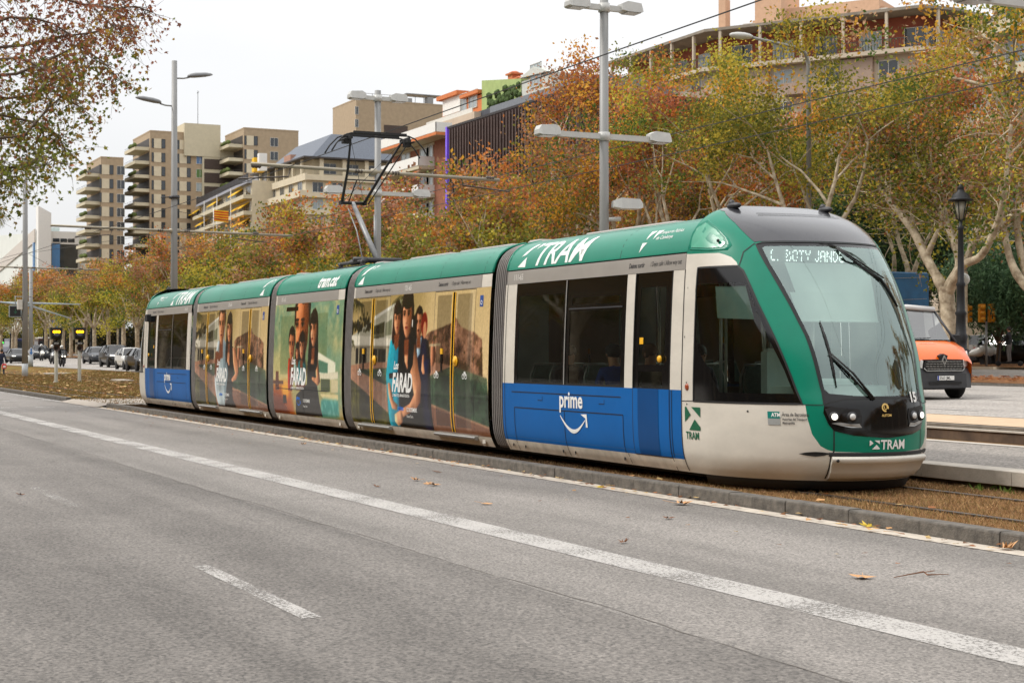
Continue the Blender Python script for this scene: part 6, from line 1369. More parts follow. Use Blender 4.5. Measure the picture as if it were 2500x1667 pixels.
# the big forked plane tree at the right: limbs traced by hand at their own distance
def limb_tree(name, lab, D, limbs, seed, per=70, size=.10, pal=(HI, LO), extra=0, spread=.9, twl=2.6, zmin=5.6):
    """limbs: list of polylines [(px, py, depth offset, radius)]; twigs grow off the outer half"""
    X0 = PX(limbs[0][0][0], D); t = thing(name, lab, 'tree', (X0, D, gz(X0, D)+.05), 0, TG); rnd = random.Random(seed); ends = []
    mb = MB(); org = Vector((X0, D, gz(X0, D)+.05))
    for L in limbs:
        pts = [Vector((PX(a, D+dd), D+dd, PZ(a, b, D+dd)))-org for a, b, dd, r_ in L]; rs = [r_ for *_, r_ in L]
        fine = []; fr = []
        for i in range(len(pts)-1):
            for k in range(4):
                u = k/4; p0 = pts[max(i-1, 0)]; p1 = pts[i]; p2 = pts[i+1]; p3 = pts[min(i+2, len(pts)-1)]
                fine.append(.5*((2*p1)+(p2-p0)*u+(2*p0-5*p1+4*p2-p3)*u*u+(3*p1-p0-3*p2+p3)*u**3)); fr.append(rs[i]+(rs[i+1]-rs[i])*u)
        fine.append(pts[-1]); fr.append(rs[-1]); mb.tube(fine, [f*(1+rnd.uniform(-.07, .09)) for f in fr], 10, False)
        if rs[-1] < .07:
            for i in range(len(fine)//3, len(fine), 1):
                if fine[i].z < zmin: continue
                for k in range(2):
                    d = Vector((rnd.gauss(0, 1), rnd.gauss(0, 1), rnd.gauss(.4, .7))).normalized(); q = fine[i].copy(); tw = [q.copy()]
                    for _ in range(4): d = (d+Vector((rnd.gauss(0, .3), rnd.gauss(0, .3), rnd.gauss(.02, .25)))).normalized(); q = q+d*twl/4*rnd.uniform(.6, 1.2); tw.append(q.copy())
                    mb.tube(tw, [.03, .022, .015, .01, .006], 4, False); ends += [e_+Vector((0, .5, .3)) for e_ in tw[2:]]
    mb.build('trunk', BARK, t); r = np.random.default_rng(seed); 
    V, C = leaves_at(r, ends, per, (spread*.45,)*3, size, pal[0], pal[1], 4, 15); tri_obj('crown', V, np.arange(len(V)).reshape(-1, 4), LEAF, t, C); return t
limb_tree('plane_tree', 'big plane tree with thick pale trunk forking just behind the ornate lamp post', 41, [
  [(2322, 905, 0, .34), (2318, 800, 0, .27), (2312, 730, 0, .27), (2310, 700, 0, .30)],
  [(2306, 712, 0, .22), (2290, 680, -.2, .19), (2262, 630, -.3, .17), (2228, 560, -.5, .15), (2180, 500, -.6, .13), (2150, 460, -.6, .09), (2130, 400, -.8, .06)],
  [(2310, 705, 0, .20), (2340, 655, .1, .16), (2338, 620, .2, .14), (2318, 560, .2, .12), (2290, 500, .3, .10), (2262, 440, .3, .08), (2232, 390, .4, .055)],
  [(2318, 712, 0, .20), (2350, 650, -.3, .15), (2395, 625, -.5, .14), (2430, 560, -.6, .12), (2452, 480, -.8, .10), (2462, 380, -.8, .08), (2470, 300, -.9, .05)],
  [(2262, 630, -.3, .13), (2285, 575, -.1, .09), (2310, 530, .2, .05)],
  [(2228, 560, -.5, .10), (2225, 500, -.2, .08), (2205, 440, .3, .07), (2180, 340, .5, .05), (2120, 345, .8, .03)],
  [(2318, 560, .2, .09), (2298, 470, .8, .07), (2240, 345, 1.2, .05), (2190, 280, 1.4, .03)]], 51, 40, .085)
limb_tree('plane_tree', 'slimmer plane tree with knotty trunk just left of the big forked one', 47, [
  [(2222, 880, 0, .2), (2222, 760, 0, .17), (2220, 690, 0, .17)], [(2220, 690, 0, .15), (2215, 650, 0, .12), (2195, 590, 0, .10), (2180, 520, -.2, .08), (2160, 430, -.3, .05)],
  [(2222, 690, 0, .13), (2240, 640, .2, .09), (2262, 590, .3, .07), (2300, 520, .4, .04)], [(2180, 690, .5, .12), (2182, 620, .5, .09), (2150, 520, .6, .07), (2130, 470, .6, .04)]], 52, 30, .09, (['brown', 'gold', 'rust'], ['green', 'olive', 'green', 'yellow']))
limb_tree('plane_tree', 'plane tree at the right edge whose bare limbs rise past the pepper tree', 43, [
  [(2560, 900, 0, .3), (2548, 780, 0, .26), (2530, 720, 0, .24)], [(2530, 720, 0, .20), (2490, 680, -.2, .17), (2466, 630, -.3, .14), (2452, 560, -.3, .12), (2446, 500, -.3, .10), (2448, 420, -.3, .06)],
  [(2520, 700, 0, .17), (2498, 640, .2, .15), (2484, 560, .2, .13), (2488, 480, .2, .10), (2500, 400, .2, .06)]], 53, 30, .085)
# dark evergreens between the rows (right of centre)
def shrub(name, lab, X, D, rx, rz_, h0, cols, n=5000, size=.09, grp=None, seed=1, cat='bush', trunk=True, mesh=None):
    t = thing(name, lab, cat, (X, D, gz(X, D)+.05), 0, grp); r = np.random.default_rng(seed)
    if trunk: mb = MB(); mb.tube([(0, 0, 0), (.05, .03, h0*.6), (0, 0, h0+rz_*.5)], [.13, .11, .05], 8); [mb.tube([(0, 0, h0*.7), (math.cos(a)*rx*.4, math.sin(a)*rx*.4, h0+rz_*.5)], [.07, .02], 5) for a in (0, 1.5, 3, 4.6)]; mb.build('trunk', BARKD, t)
    nc = 46; u = r.normal(0, 1, (nc, 3)); u /= np.linalg.norm(u, axis=1, keepdims=True); E_ = u*r.uniform(.5, 1., (nc, 1))*np.array((rx, rx, rz_))+np.array((0, 0, h0+rz_)); E_ = E_[E_[:, 2] > .2]
    per = n//len(E_); c = np.repeat(E_, per, 0); k = len(c); c = c+r.normal(0, 1, (k, 3))*rx*.2; a = r.normal(0, 1, (k, 3)); a[:, 2] -= .8; a /= np.linalg.norm(a, axis=1, keepdims=True); b = np.cross(a, r.normal(0, 1, (k, 3))); b /= np.linalg.norm(b, axis=1, keepdims=True); s = size*r.uniform(.6, 1.4, (k, 1))
    V = np.stack([c-a*s*1.4, c-b*s*.4, c+a*s*1.4, c+b*s*.4], 1).reshape(-1, 3); cc = np.array([lin(q_)[:3] for q_ in cols]); C = np.repeat(cc[r.integers(0, len(cc), k)]*r.uniform(.6, 1.3, (k, 1)), 4, 0)
    tri_obj('crown', V, np.arange(4*k).reshape(-1, 4), LEAF, t, C); return t
DG = [(44, 66, 40), (58, 82, 46), (34, 52, 34), (70, 92, 60)]
shrub('pepper_tree', 'dark green drooping pepper tree beside the traffic lights at the right', PX(2436, 58), 58, 2.5, 2.3, 1.7, [(82, 112, 78), (98, 130, 92), (64, 92, 64), (114, 142, 104)], 16000, .10, cat='tree', seed=3)
shrub('pepper_tree', 'second dark green pepper tree, cut by the right edge', PX(2520, 57), 57, 2.3, 2.6, 1.9, [(82, 112, 78), (98, 130, 92), (64, 92, 64)], 14000, .10, cat='tree', seed=4)
for i, (px, D, rx, rz_, h0, lab) in enumerate(((2120, 50, 2.4, 4.2, 2.5, 'dark cypress-like evergreen behind the front of the tram'), (2250, 60, 2.6, 3.5, 3.5, 'dark evergreen behind the forked plane tree'), (1980, 56, 2.6, 4.5, 3, 'dark evergreen right of the tram roof hood'), (1290, 50, 2.0, 3.0, 3.2, 'dark round evergreen low behind the middle of the tram'))):
    shrub('evergreen_tree', lab, PX(px, D), D, rx, rz_, h0, DG, 9000, .13, seed=20+i, cat='tree')
# long hedge behind the left tree row
def hedge(x0, x1, D0, D1, h, n, seed, cols, size=.16):
    r = np.random.default_rng(seed); X = r.uniform(x0, x1, n); Y = r.uniform(D0, D1, n); hh = h*(.75+.25*np.sin(X*.35)+.15*np.sin(X*1.1)); Z = r.random(n)**.7*hh
    c = np.stack([X, Y, Z+np.array([gz(a, b) for a, b in zip(X, Y)])], -1); a = r.normal(0, 1, (n, 3)); a /= np.linalg.norm(a, axis=1, keepdims=True); b = np.cross(a, r.normal(0, 1, (n, 3))); b /= np.linalg.norm(b, axis=1, keepdims=True); s = size*r.uniform(.6, 1.4, (n, 1))
    V = np.stack([c-a*s, c-b*s*.6, c+a*s, c+b*s*.6], 1).reshape(-1, 3); cc = np.array([lin(q_)[:3] for q_ in cols]); C = np.repeat(cc[r.integers(0, len(cc), n)]*r.uniform(.5, 1.3, (n, 1)), 4, 0)
    return tag(tri_obj('undergrowth', V, np.arange(4*n).reshape(-1, 4), LEAF, None, C), kind='stuff')
hedge(-430, -75, 57, 60, 4.6, 90000, 5, [(40, 46, 28), (60, 62, 32), (30, 32, 22), (90, 76, 40), (52, 40, 28)], .22)
hedge(-90, -70, 56, 59, 2.6, 8000, 6, DG, .14)
# palm at the left edge
t = thing('palm_tree', 'palm tree whose ragged fronds poke in at the left edge', 'palm', (PX(-14, 31), 31, gz(-220, 31))); zp = PZ(-14, 520, 31)-gz(-220, 31)
mb = MB(); mb.tube([(0, 0, 0), (.1, 0, zp*.5), (0, 0, zp)], [.35, .28, .25], 10); mb.build('trunk', BARKD, t)
rp = random.Random(2); mb = MB()
for k in range(46):
    a = rp.uniform(0, 6.28); el = rp.uniform(-1.3, 1.0); L = rp.uniform(1.5, 2.2); p = Vector((0, 0, zp)); d = Vector((math.cos(a)*math.cos(el), math.sin(a)*math.cos(el), math.sin(el))); pts = [p.copy()]
    for _ in range(6): p = p+d*L/6; d = (d+Vector((0, 0, -.16))).normalized(); pts.append(p.copy())
    mb.tube(pts, .02, 3, False); s = d.cross(Vector((0, 0, 1))).normalized()
    for i in range(2, 7):
        for sg in (-1, 1):
            for j in range(3): b = pts[i]+(pts[i-1]-pts[i])*j/3; e = b+s*sg*rp.uniform(.3, .55)+d*.35+Vector((0, 0, rp.uniform(-.35, .0))); mb.add([b, b+d*.07, e], [(0, 1, 2)])
mb.build('crown', mat('palm_green', (96, 112, 44), .6, var=.2, scale=3, col2=(150, 120, 60)), t)
# the near plane tree whose branches hang in from the upper left
t = thing('plane_tree', 'near plane tree whose thin leafy branches hang into the upper left of the picture', 'tree', (-46., -1.5, 0.1)); org = Vector((-46., -1.5, .1))
rn = random.Random(9); ends = []; mb = MB()
def W_(px, py, Z):   # point at forward distance Z
    lat = (px-1250)*Z/3890; return Vector((-Z*CT+lat*ST, Z*ST+lat*CT, CAMZ+(858-py)*Z/3890))-org
mb.tube([(0, 0, -.1), (.1, 0, 3), (0, .1, 5.5)], [.42, .34, .33], 12, False)
hub = Vector((0, .1, 5.5)); g1 = W_(-420, 250, 47); g2 = W_(-300, 520, 46); g3 = W_(-330, 60, 48); g4 = W_(-380, -200, 48)
for g in (g1, g2, g3, g4): mb.tube([hub, hub.lerp(g, .5)+Vector((0, 0, .6)), g], [.24, .18, .13], 8, False)
BR = [(g1, [(-100, 90), (20, 42), (85, 45), (130, 58), (180, 90), (200, 130)], 48), (g3, [(-60, 10), (60, -30), (200, 10), (280, 20), (330, 15), (372, 30)], 49), (g3, [(-90, -60), (60, -60), (190, -20), (270, 60), (330, 65)], 47), (g1, [(-80, 190), (40, 180), (110, 150), (190, 110), (250, 150), (300, 205)], 47.5),
      (g2, [(-120, 380), (-20, 340), (60, 330), (120, 260), (170, 220), (190, 260)], 46.5), (g2, [(-120, 460), (-10, 420), (60, 400), (110, 380), (150, 400)], 46), (g2, [(-100, 300), (0, 280), (90, 300), (140, 330), (165, 380)], 48), (g1, [(-80, 230), (20, 240), (90, 230), (150, 190), (200, 180)], 49.5), (g4, [(-50, -120), (100, -80), (240, -30), (310, 5)], 49), (g3, [(-60, 120), (60, 110), (140, 90), (220, 80), (300, 60), (320, 90)], 48.5), (g1, [(-60, 150), (50, 140), (130, 180), (180, 150)], 46.5), (g2, [(-60, 500), (0, 445), (40, 430)], 47)]
for g, L, Z in BR:
    pts = [g]+[W_(a, b, Z+rn.uniform(-.8, .8)) for a, b in L]; n = len(pts); mb.tube(pts, [.10]+[.055*(1-i/n)+.008 for i in range(1, n)], 6, False)
    for i in range(1, n):
        for k in range(15):
            u = rn.random(); p = pts[i-1].lerp(pts[i], u); d = Vector((rn.gauss(0, 1), rn.gauss(0, 1), rn.gauss(-.35, .8))).normalized(); q = p.copy(); tw = [q.copy()]
            for _ in range(4): d = (d+Vector((rn.gauss(0, .35), rn.gauss(0, .35), rn.gauss(-.12, .3)))).normalized(); q = q+d*rn.uniform(.15, .4); tw.append(q.copy())
            mb.tube(tw, [.012, .010, .007, .005, .003], 4, False); ends += tw[1:]
mb.build('trunk', mat('near_bark', (104, 88, 74), .9, var=.25, scale=4), t)
ends = [e for e in ends]
def star_leaves(name, E_, per, sp, size, cols, seed, par):
    r = np.random.default_rng(seed); c = np.repeat(np.array([tuple(e) for e in E_]), per, 0); n = len(c); c = c+r.normal(0, sp, (n, 3)); a = r.normal(0, 1, (n, 3)); a[:, 2] -= .5; a /= np.linalg.norm(a, axis=1, keepdims=True); b = np.cross(a, r.normal(0, 1, (n, 3))); b /= np.linalg.norm(b, axis=1, keepdims=True); q = np.cross(a, b)
    s = size*r.uniform(.55, 1.25, (n, 1)); lobes = [(90, 1.), (58, .5), (28, .95), (-12, .42), (-50, .5), (-90, .35), (-130, .5), (192, .42), (152, .95), (122, .5)]
    V = np.stack([c]+[c+(a*math.sin(R(g))+b*math.cos(R(g)))*s*l+q*s*l*l*r.uniform(-.3, .5, (n, 1)) for g, l in lobes], 1).reshape(-1, 3); F_ = np.array([(0, i, i % 10+1) for i in range(1, 11)])
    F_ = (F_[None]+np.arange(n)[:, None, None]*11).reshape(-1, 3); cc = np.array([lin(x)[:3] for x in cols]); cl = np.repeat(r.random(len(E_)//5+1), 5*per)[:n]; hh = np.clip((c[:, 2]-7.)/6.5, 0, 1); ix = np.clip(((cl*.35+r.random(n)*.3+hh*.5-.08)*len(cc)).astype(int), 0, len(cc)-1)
    return tri_obj(name, V, F_, LEAF, par, np.repeat(cc[ix]*r.uniform(.6, 1.2, (n, 1)), 11, 0))
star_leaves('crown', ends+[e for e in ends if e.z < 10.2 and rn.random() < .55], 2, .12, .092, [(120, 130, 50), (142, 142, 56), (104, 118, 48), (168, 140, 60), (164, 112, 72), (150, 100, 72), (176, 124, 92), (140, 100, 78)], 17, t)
# ================================================================== BUILDINGS
BRK = mat('pale_brick', (168, 148, 122), .9, var=.10, scale=1.2, bump=.2, bscale=14); CREAM = mat('cream_render', (194, 184, 158), .85, var=.06, scale=1); IVORY = mat('ivory_render', (204, 192, 166), .85, var=.08, scale=.8)
PINKW = mat('pinkish_render', (164, 142, 126), .9, var=.1, scale=.8); BEIG = mat('beige_render', (190, 176, 156), .9, var=.1, scale=.6); TERRA = mat('terracotta_render', (150, 80, 58), .85, var=.1, scale=.8)
SLATE = mat('slate_roof', (96, 102, 112), .7, var=.2, scale=4); ORG = mat('orange_render', (200, 118, 68), .85, var=.1); REDB = mat('red_brick', (146, 94, 72), .9, var=.2, scale=2.5, bump=.2); LGRN = mat('lime_render', (158, 176, 112), .85, var=.12, scale=1.2)
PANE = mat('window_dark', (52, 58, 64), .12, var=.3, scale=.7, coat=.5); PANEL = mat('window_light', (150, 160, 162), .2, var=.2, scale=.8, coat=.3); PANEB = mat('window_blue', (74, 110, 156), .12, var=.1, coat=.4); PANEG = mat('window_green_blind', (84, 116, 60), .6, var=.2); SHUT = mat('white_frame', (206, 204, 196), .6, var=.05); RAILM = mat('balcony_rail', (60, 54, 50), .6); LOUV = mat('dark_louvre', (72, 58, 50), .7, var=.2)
YEL = mat('yellow_awning', (232, 184, 40), .8, var=.08); WHT = mat('white_panel', (226, 224, 218), .6, var=.04); GLB = mat('glass_block', (58, 62, 62), .08, var=.25, scale=.5, coat=.6); BLG = mat('blue_glass', (92, 138, 186), .15, var=.1, coat=.4)
def bldg(name, lab, X, D, z0=0., rz=0., cat='building'): return thing(name, lab, cat, (X, D, z0), rz)
def vol(par, name, L, W, z0, z1, m, x1=0., y0=0., parapet=0.):
    mb = MB(); mb.box(x1-L, x1, y0, y0+W, z0, z1)
    return mb.build(name, m, par)
WM = {}
def win(par, face, s, z, w, h, pane=PANE, frame=SHUT, dep=0., wide=.06, mull=1, x1=0., y0=0., blind=None):
    """a framed window with its pane(s) on facade A (facing -y) or S (facing +x); s = distance along from the corner"""
    key = (w, h, pane.name, frame.name, mull, wide, None if blind is None else blind.name)
    if key not in WM:
        mb = MB(); mb.cm = 0; b = wide
        for q in ((-w/2, -w/2+b, 0, h), (w/2-b, w/2, 0, h), (-w/2, w/2, 0, b), (-w/2, w/2, h-b, h)): mb.box(q[0], q[1], -.10, .04, q[2]+.0, q[3])
        for k in range(1, mull+1): x = -w/2+w*k/(mull+1); mb.box(x-.03, x+.03, -.08, .0, b, h-b)
        mb.cm = 1; mb.box(-w/2+b, w/2-b, -.045, .02, b, h-b)
        if blind: mb.cm = 2; mb.box(-w/2+b, w/2-b, -.07, -.05, h*.55, h-b)
        o = mb.build('window', [frame, pane]+([blind] if blind else [])); WM[key] = o.data; bpy.data.objects.remove(o)
    o = bpy.data.objects.new('window', WM[key]); COL.objects.link(o); o.parent = par
    if face == 'A': o.location = (x1-s, y0-.01, z)
    else: o.location = (x1+.01, y0+s, z); o.rotation_euler = (0, 0, R(90))
    return o
def balcony(par, x0, x1, y0, y1, z, m=CREAM, h=.95, rail=None, th=.18, plants=False, slope=0.):
    mb = MB(); mb.box(x0, x1, y0, y1, z-th, z); t_ = .1
    ph = h if rail is None else h*.55
    mb.box(x0, x1, y0, y0+t_, z, z+ph); mb.box(x1-t_, x1, y0+t_, y1, z, z+ph); mb.box(x0, x0+t_, y0+t_, y1, z, z+ph)
    b = mb.build('balcony', m, par)
    if rail:
        mb = MB(); mb.box(x0, x1, y0+.02, y0+.06, z+h-.05, z+h); mb.box(x1-.06, x1-.02, y0, y1, z+h-.05, z+h); mb.box(x0, x1, y0+.03, y0+.05, z+ph+.12, z+ph+.16); mb.box(x1-.05, x1-.03, y0, y1, z+ph+.12, z+ph+.16)
        mb.build('railing', rail, b)
    return b
FH = 3.0
# --- brick tower blocks on the left
def tower(lab, pxc, D, pxl, pxr, ytop, nf, small_at=.12, wins=(), balc=True):
    X = PX(pxc, D); H = PZ(pxc, ytop, D); t = bldg('brick_tower', lab, X, D)
    # length of the avenue side from its left pixel, width of the cross side from its right pixel
    L = X-PX(pxl, D); k = (pxr+620); W = k*(-X)/(4785.-math.tan(TH)*k)-D if pxr else 14
    vol(t, 'wall', L, W, -1, H, BRK); vol(t, 'parapet', L+.1, W+.1, H, H+.3, BRK, .05, -.05)
    for f in range(nf):
        z = H-2.5-f*FH
        for s_, w_, pn in wins:
            fr = max(.15, s_*W)
            if pn == 'slot':
                mb = MB(); mb.box(0, .08, fr-.9, fr+.7, z-1.05, z+1.05); mb.build('panel', IVORY, t); win(t, 'S', fr+1.15, z-1.0, .85, 2.0, PANE, RAILM, mull=0); win(t, 'S', fr-1.15, z-1.0, .45, 2.0, PANE, RAILM, mull=0)
            else: win(t, 'S', fr, z-1.0, w_, 1.9, (PANEB, PANEB, PANEG, PANEL, PANE, PANE)[f % 6] if pn == 'mix' else PANE, SHUT, mull=1)
        if balc:
            Lb = min(L, 9)
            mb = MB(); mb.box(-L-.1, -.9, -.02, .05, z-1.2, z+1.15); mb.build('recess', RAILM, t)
            b = balcony(t, -Lb-2.0, -.6, -3.2, 0, z-1.35, CREAM, .95, RAILM)
            mb = MB(); r = random.Random(f*7+int(X)); 
            for k_ in range(12): mb.sph((-.8-k_*.52, -3.1, z-.45+r.uniform(-.1, .2)), r.uniform(.34, .48), 6)
            if f % 3 != 1: mb.build('balcony_plants', mat('balcony_green', (84, 96, 40), .9, var=.4, scale=2), b)
    return t, H, W
tw = tower('leftmost pale brick tower with stacked corner balconies', 246, 68.4, 211, 300, 385, 9, wins=((.22, 1, 'slot'), (.88, 1.7, 'win')))
tw2, H2, W2 = tower('pale brick tower behind the tall tapering mast, with plant-filled balconies', 366, 78.6, 324, 500, 321, 10, wins=((.14, 1, 'slot'), (.60, 1, 'slot'), (.90, 1.7, 'mix')))
t3, H3, W3 = tower('pale brick tower with a cream stair block and louvres, right of the tall mast', 595, 96.9, 549, 727, 314, 8, wins=((.12, .6, 'slot'), (.55, 1.8, 'win')))
# cream link block and louvred bays between the second and third tower
mb = MB(); mb.box(-13, -8.0, -7, 0.5, -1, H3-2.2); mb.build('link_block', CREAM, t3); mb = MB(); mb.box(-16, -7.9, -11, -3, H3-5.5, H3+1.6); mb.build('stair_block', CREAM, t3)
for f in range(6): mb = MB(); mb.box(-8.0, -7.9, -6.6, .2, H3-8.2-f*FH, H3-6.0-f*FH); mb.build('louvre', LOUV, t3)
mb = MB(); mb.cyl((-12, -7, H3+1.6), (-12, -7, H3+9.5), .06); mb.box(-12.9, -11.1, -7.03, -6.97, H3+9.0, H3+9.1); mb.build('antenna', M['steeldk'], t3)
# big brick block up behind the pantograph
t4, H4, W4 = tower('long low-windowed brick block standing high behind the pantograph', 869, 129, 812, 1092, 243, 6, wins=((-.0, .9, 'win'),), balc=False)
mb = MB(); mb.box(.0, .12, 7, 13, H4-14, H4-5.5); mb.build('louvre', LOUV, t4); mb = MB(); mb.box(.0, .1, 13.5, W4-3, H4-7.6, H4-6.4); mb.build('strip_window', PANE, t4)
mb = MB()
for y in np.arange(3, W4-2, 2.2): mb.cyl((-3, y, H4), (-3, y, H4+2.2), .07, n=5)
mb.box(-3.05, -2.95, 3, W4-3, H4+2.1, H4+2.2); mb.box(-6, -2, W4-10, W4-1, H4+2.6, H4+2.8); mb.box(-4, -2, 12, 15, H4, H4+1.6); mb.box(-4, -2, 19, 20.5, H4, H4+2.2); mb.build('roof_gear', M['steel'], t4)
# --- white hall at the far left
t = bldg('modern_hall', 'white modern hall with blank pylon and blue glass strips, far left', PX(93, 60), 60); zt_ = lambda y, px=110, D=60: PZ(px, y, D)
pw = lambda px, X: (px+620)*(-X)/(4785.-math.tan(TH)*(px+620))
X_ = PX(93, 60); mb = MB(); Wp = pw(124, X_)-60; mb.prism([(0, -1), (Wp, -1), (Wp, zt_(505, 122)), (0, zt_(494))], lambda p: (0, p[0], p[1]), lambda p: (-3.2, p[0], p[1])); mb.build('pylon', WHT, t)
mb = MB(); L = 60; Wd = pw(192, X_)-60
mb.prism([(-L, zt_(575, 0)*1.0), (-2.5, zt_(560)), (-2.5, -1), (-L, -1)], lambda p: (p[0], -.2, p[1]), lambda p: (p[0], 14, p[1])); mb.build('hall_wall', mat('hall_white', (214, 216, 208), .6, var=.06, scale=.3), t)
mb = MB(); mb.prism([(-L, zt_(600)), (-2.5, zt_(550)), (-2.5, zt_(583)), (-L, zt_(630))], lambda p: (p[0], -.5, p[1]), lambda p: (p[0], -.2, p[1])); mb.build('fascia', mat('fascia_beige', (196, 188, 178), .7), t)
mb = MB(); mb.box(-4.5, -3.2, -.6, -.2, 0, zt_(584)); mb.build('blue_strip', BLG, t); mb = MB(); mb.box(-2.5, -1.5, Wp+.4, Wp+2.2, 0, zt_(585)); mb.build('blue_strip', BLG, t)
mb = MB(); mb.box(-12, -1.6, Wp+2.2, Wd, 0, zt_(587)); mb.build('glass_block', GLB, t); mb = MB(); mb.box(-12, -1.5, Wp, Wd+.3, zt_(587), zt_(555)); mb.build('upper_storey', WHT, t)
for k in range(3): mb = MB(); mb.box(-1.5, -1.4, Wp+.6+k*1.7, Wp+2.1+k*1.7, zt_(582), zt_(573)); mb.build('window', PANE, t)
mb = MB(); mb.box(-9, -8, Wp, Wd-3, zt_(555), zt_(540)); mb.build('roof_screen', mat('roof_screen', (176, 190, 190), .4), t)
# --- cream apartment block with slate mansard, behind the pantograph
D5 = 88.; X5 = PX(746, D5); H5 = PZ(746, 425, D5); W5 = pw(1000, X5)-D5; L5 = X5-PX(617, D5)
t5 = bldg('apartment_building', 'cream corner apartment building with slate mansard roof, left of the brick one', X5, D5)
vol(t5, 'wall', L5, W5, -1, H5, IVORY); vol(t5, 'wall', L5-2, W5-2, H5, H5+3.0, IVORY, -2, 2); mb = MB()
mb.box(-L5-.5, .5, -.5, W5+.5, H5+2.9, H5+3.15); mb.build('eave', mat('dark_eave', (70, 66, 66), .7), t5)
mb = MB(); a, b = (-L5+1, -1.5, 1.5, W5-1, H5+3.15), (-L5+5, -6.5, 7, W5-3, H5+8.2)
mb.add([(a[0], a[2], a[4]), (a[1], a[2], a[4]), (a[1], a[3], a[4]), (a[0], a[3], a[4]), (b[0], b[2], b[4]), (b[1], b[2], b[4]), (b[1], b[3], b[4]), (b[0], b[3], b[4])], [(0, 1, 5, 4), (1, 2, 6, 5), (2, 3, 7, 6), (3, 0, 4, 7), (4, 5, 6, 7)]); mb.build('roof', SLATE, t5)
mb = MB(); mb.box(-16, -10, 6, 12, H5+4, H5+7.2); mb.box(-22, -18, 3, 7, H5+3, H5+5.6); mb.build('roof_house', mat('roof_house', (170, 130, 110), .8), t5)
for f in range(7):
    z = H5-f*FH
    if f: 
        for s in np.arange(2.2, W5-1, 3.6): win(t5, 'S', s, z-.1, 2.0, 1.8, PANEL if (f+int(s)) % 3 else PANE, mull=1)
        for s in np.arange(3, L5-1, 5.2): win(t5, 'A', s, z-.1, 2.4, 2.0, PANE if f % 2 else PANEL, mull=1)
    balcony(t5, -L5, .9, -1.4 if f != 0 else -.4, .0, z-.9, IVORY, 1.0) if f % 2 == 0 or f < 2 else [balcony(t5, -s-2.6, -s+2.6, -1.3, 0, z-.9, IVORY, 1.0) for s in np.arange(5, L5-3, 10)]
    if f < 3: mb = MB(); mb.box(0.0, .9, 0, W5, z-1.05, z-.2); mb.build('balcony', IVORY, t5)
for s in np.arange(3, W5, 4.2): mb = MB(); mb.box(-.5, -.1, s-.35, s+.35, H5, H5+2.9); mb.build('pier', IVORY, t5); win(t5, 'S', s+2.1, H5+.4, 2.4, 1.9, PANE, mull=1, x1=-2)
for s in np.arange(3, L5, 5): mb = MB(); mb.box(-s-.3, -s+.3, .1, .5, H5, H5+2.9); mb.build('pier', IVORY, t5)
# --- flat-roofed block with yellow awnings
D6 = 84.; X6 = PX(615, D6); H6 = PZ(615, 440, D6); L6 = X6-PX(440, D6)
t6 = bldg('terrace_building', 'long cream building with dark roof railing and yellow awnings, below the brick towers', X6, D6, 0, R(-4.5)); vol(t6, 'wall', L6, 12, -1, H6, IVORY); vol(t6, 'wall', L6-6, 8, H6, H6+2.6, mat('cladding_grey', (150, 150, 152), .7), -6, 4)
mb = MB(); mb.box(-L6, 0, -.8, -.7, H6, H6+1.25); 
for s in np.arange(0, L6, 1.5): mb.box(-s-.05, -s+.05, -.84, -.70, H6, H6+1.35)
mb.build('roof_railing', mat('railing_dark', (52, 50, 52), .6), t6); mb = MB(); mb.box(-L6, 0, -.9, 0, H6-.5, H6); mb.build('roof_slab', mat('slab_grey', (150, 152, 160), .7), t6)
for f in range(1, 6):
    z = H6-f*FH-.2; balcony(t6, -L6, 0, -1.6, 0, z, CREAM, 1.0, RAILM)
    for s in np.arange(3, L6-1, 6.5): win(t6, 'A', s, z+.1, 4.2, 2.3, PANEL if int(s+f) % 2 else PANE, mull=2)
    for s in ((8, 30, 52) if f == 1 else ((2, 5, 44) if f in (2, 3) else (20,))):
        mb = MB(); mb.prism([(0, 2.5), (-1.6, 1.4), (-1.6, 1.2), (0, 2.3)], lambda p: (-s-7, p[0], z+p[1]), lambda p: (-s, p[0], z+p[1])); mb.build('awning', YEL, t6)
    for s in (12, 26, 40): mb = MB(); mb.box(-s-.15, -s+.15, -1.65, -1.5, z-.2, z+2.8); mb.build('pier', WHT, t6)
mb = MB(); mb.box(-5, -3, 1, 3, H6+2, H6+4.6); mb.build('chimney', YEL, t6); mb = MB(); mb.box(-2.4, -.9, 1.5, 3., H6+2, H6+5.2); mb.build('chimney', WHT, t6)
t = thing('flag', 'yellow and red striped flag on a white pole in front of the terrace railing', 'flag', (PX(521, 80), 80, PZ(521, 600, 80))); hh = PZ(521, 512, 80)-PZ(521, 600, 80)
mb = MB(); mb.cyl((0, 0, 0), (0, 0, hh+.3), .08, n=8); mb.build('pole', WHT, t)
mb = MB(); pts = [(x, .12*math.sin(x*2.4), 0) for x in np.linspace(0, 2.9, 9)]
for j in range(9):
    mb.cm = j % 2; z1, z0 = hh-j*.24, hh-(j+1)*.24; mb.smooth = True
    mb.add([(p[1], p[0], z1-.05*p[0]) for p in pts]+[(p[1], p[0], z0-.05*p[0]) for p in pts], [(i, i+1, i+10, i+9) for i in range(8)])
mb.build('cloth', [YEL, mat('flag_red', (196, 50, 36), .8)], t)
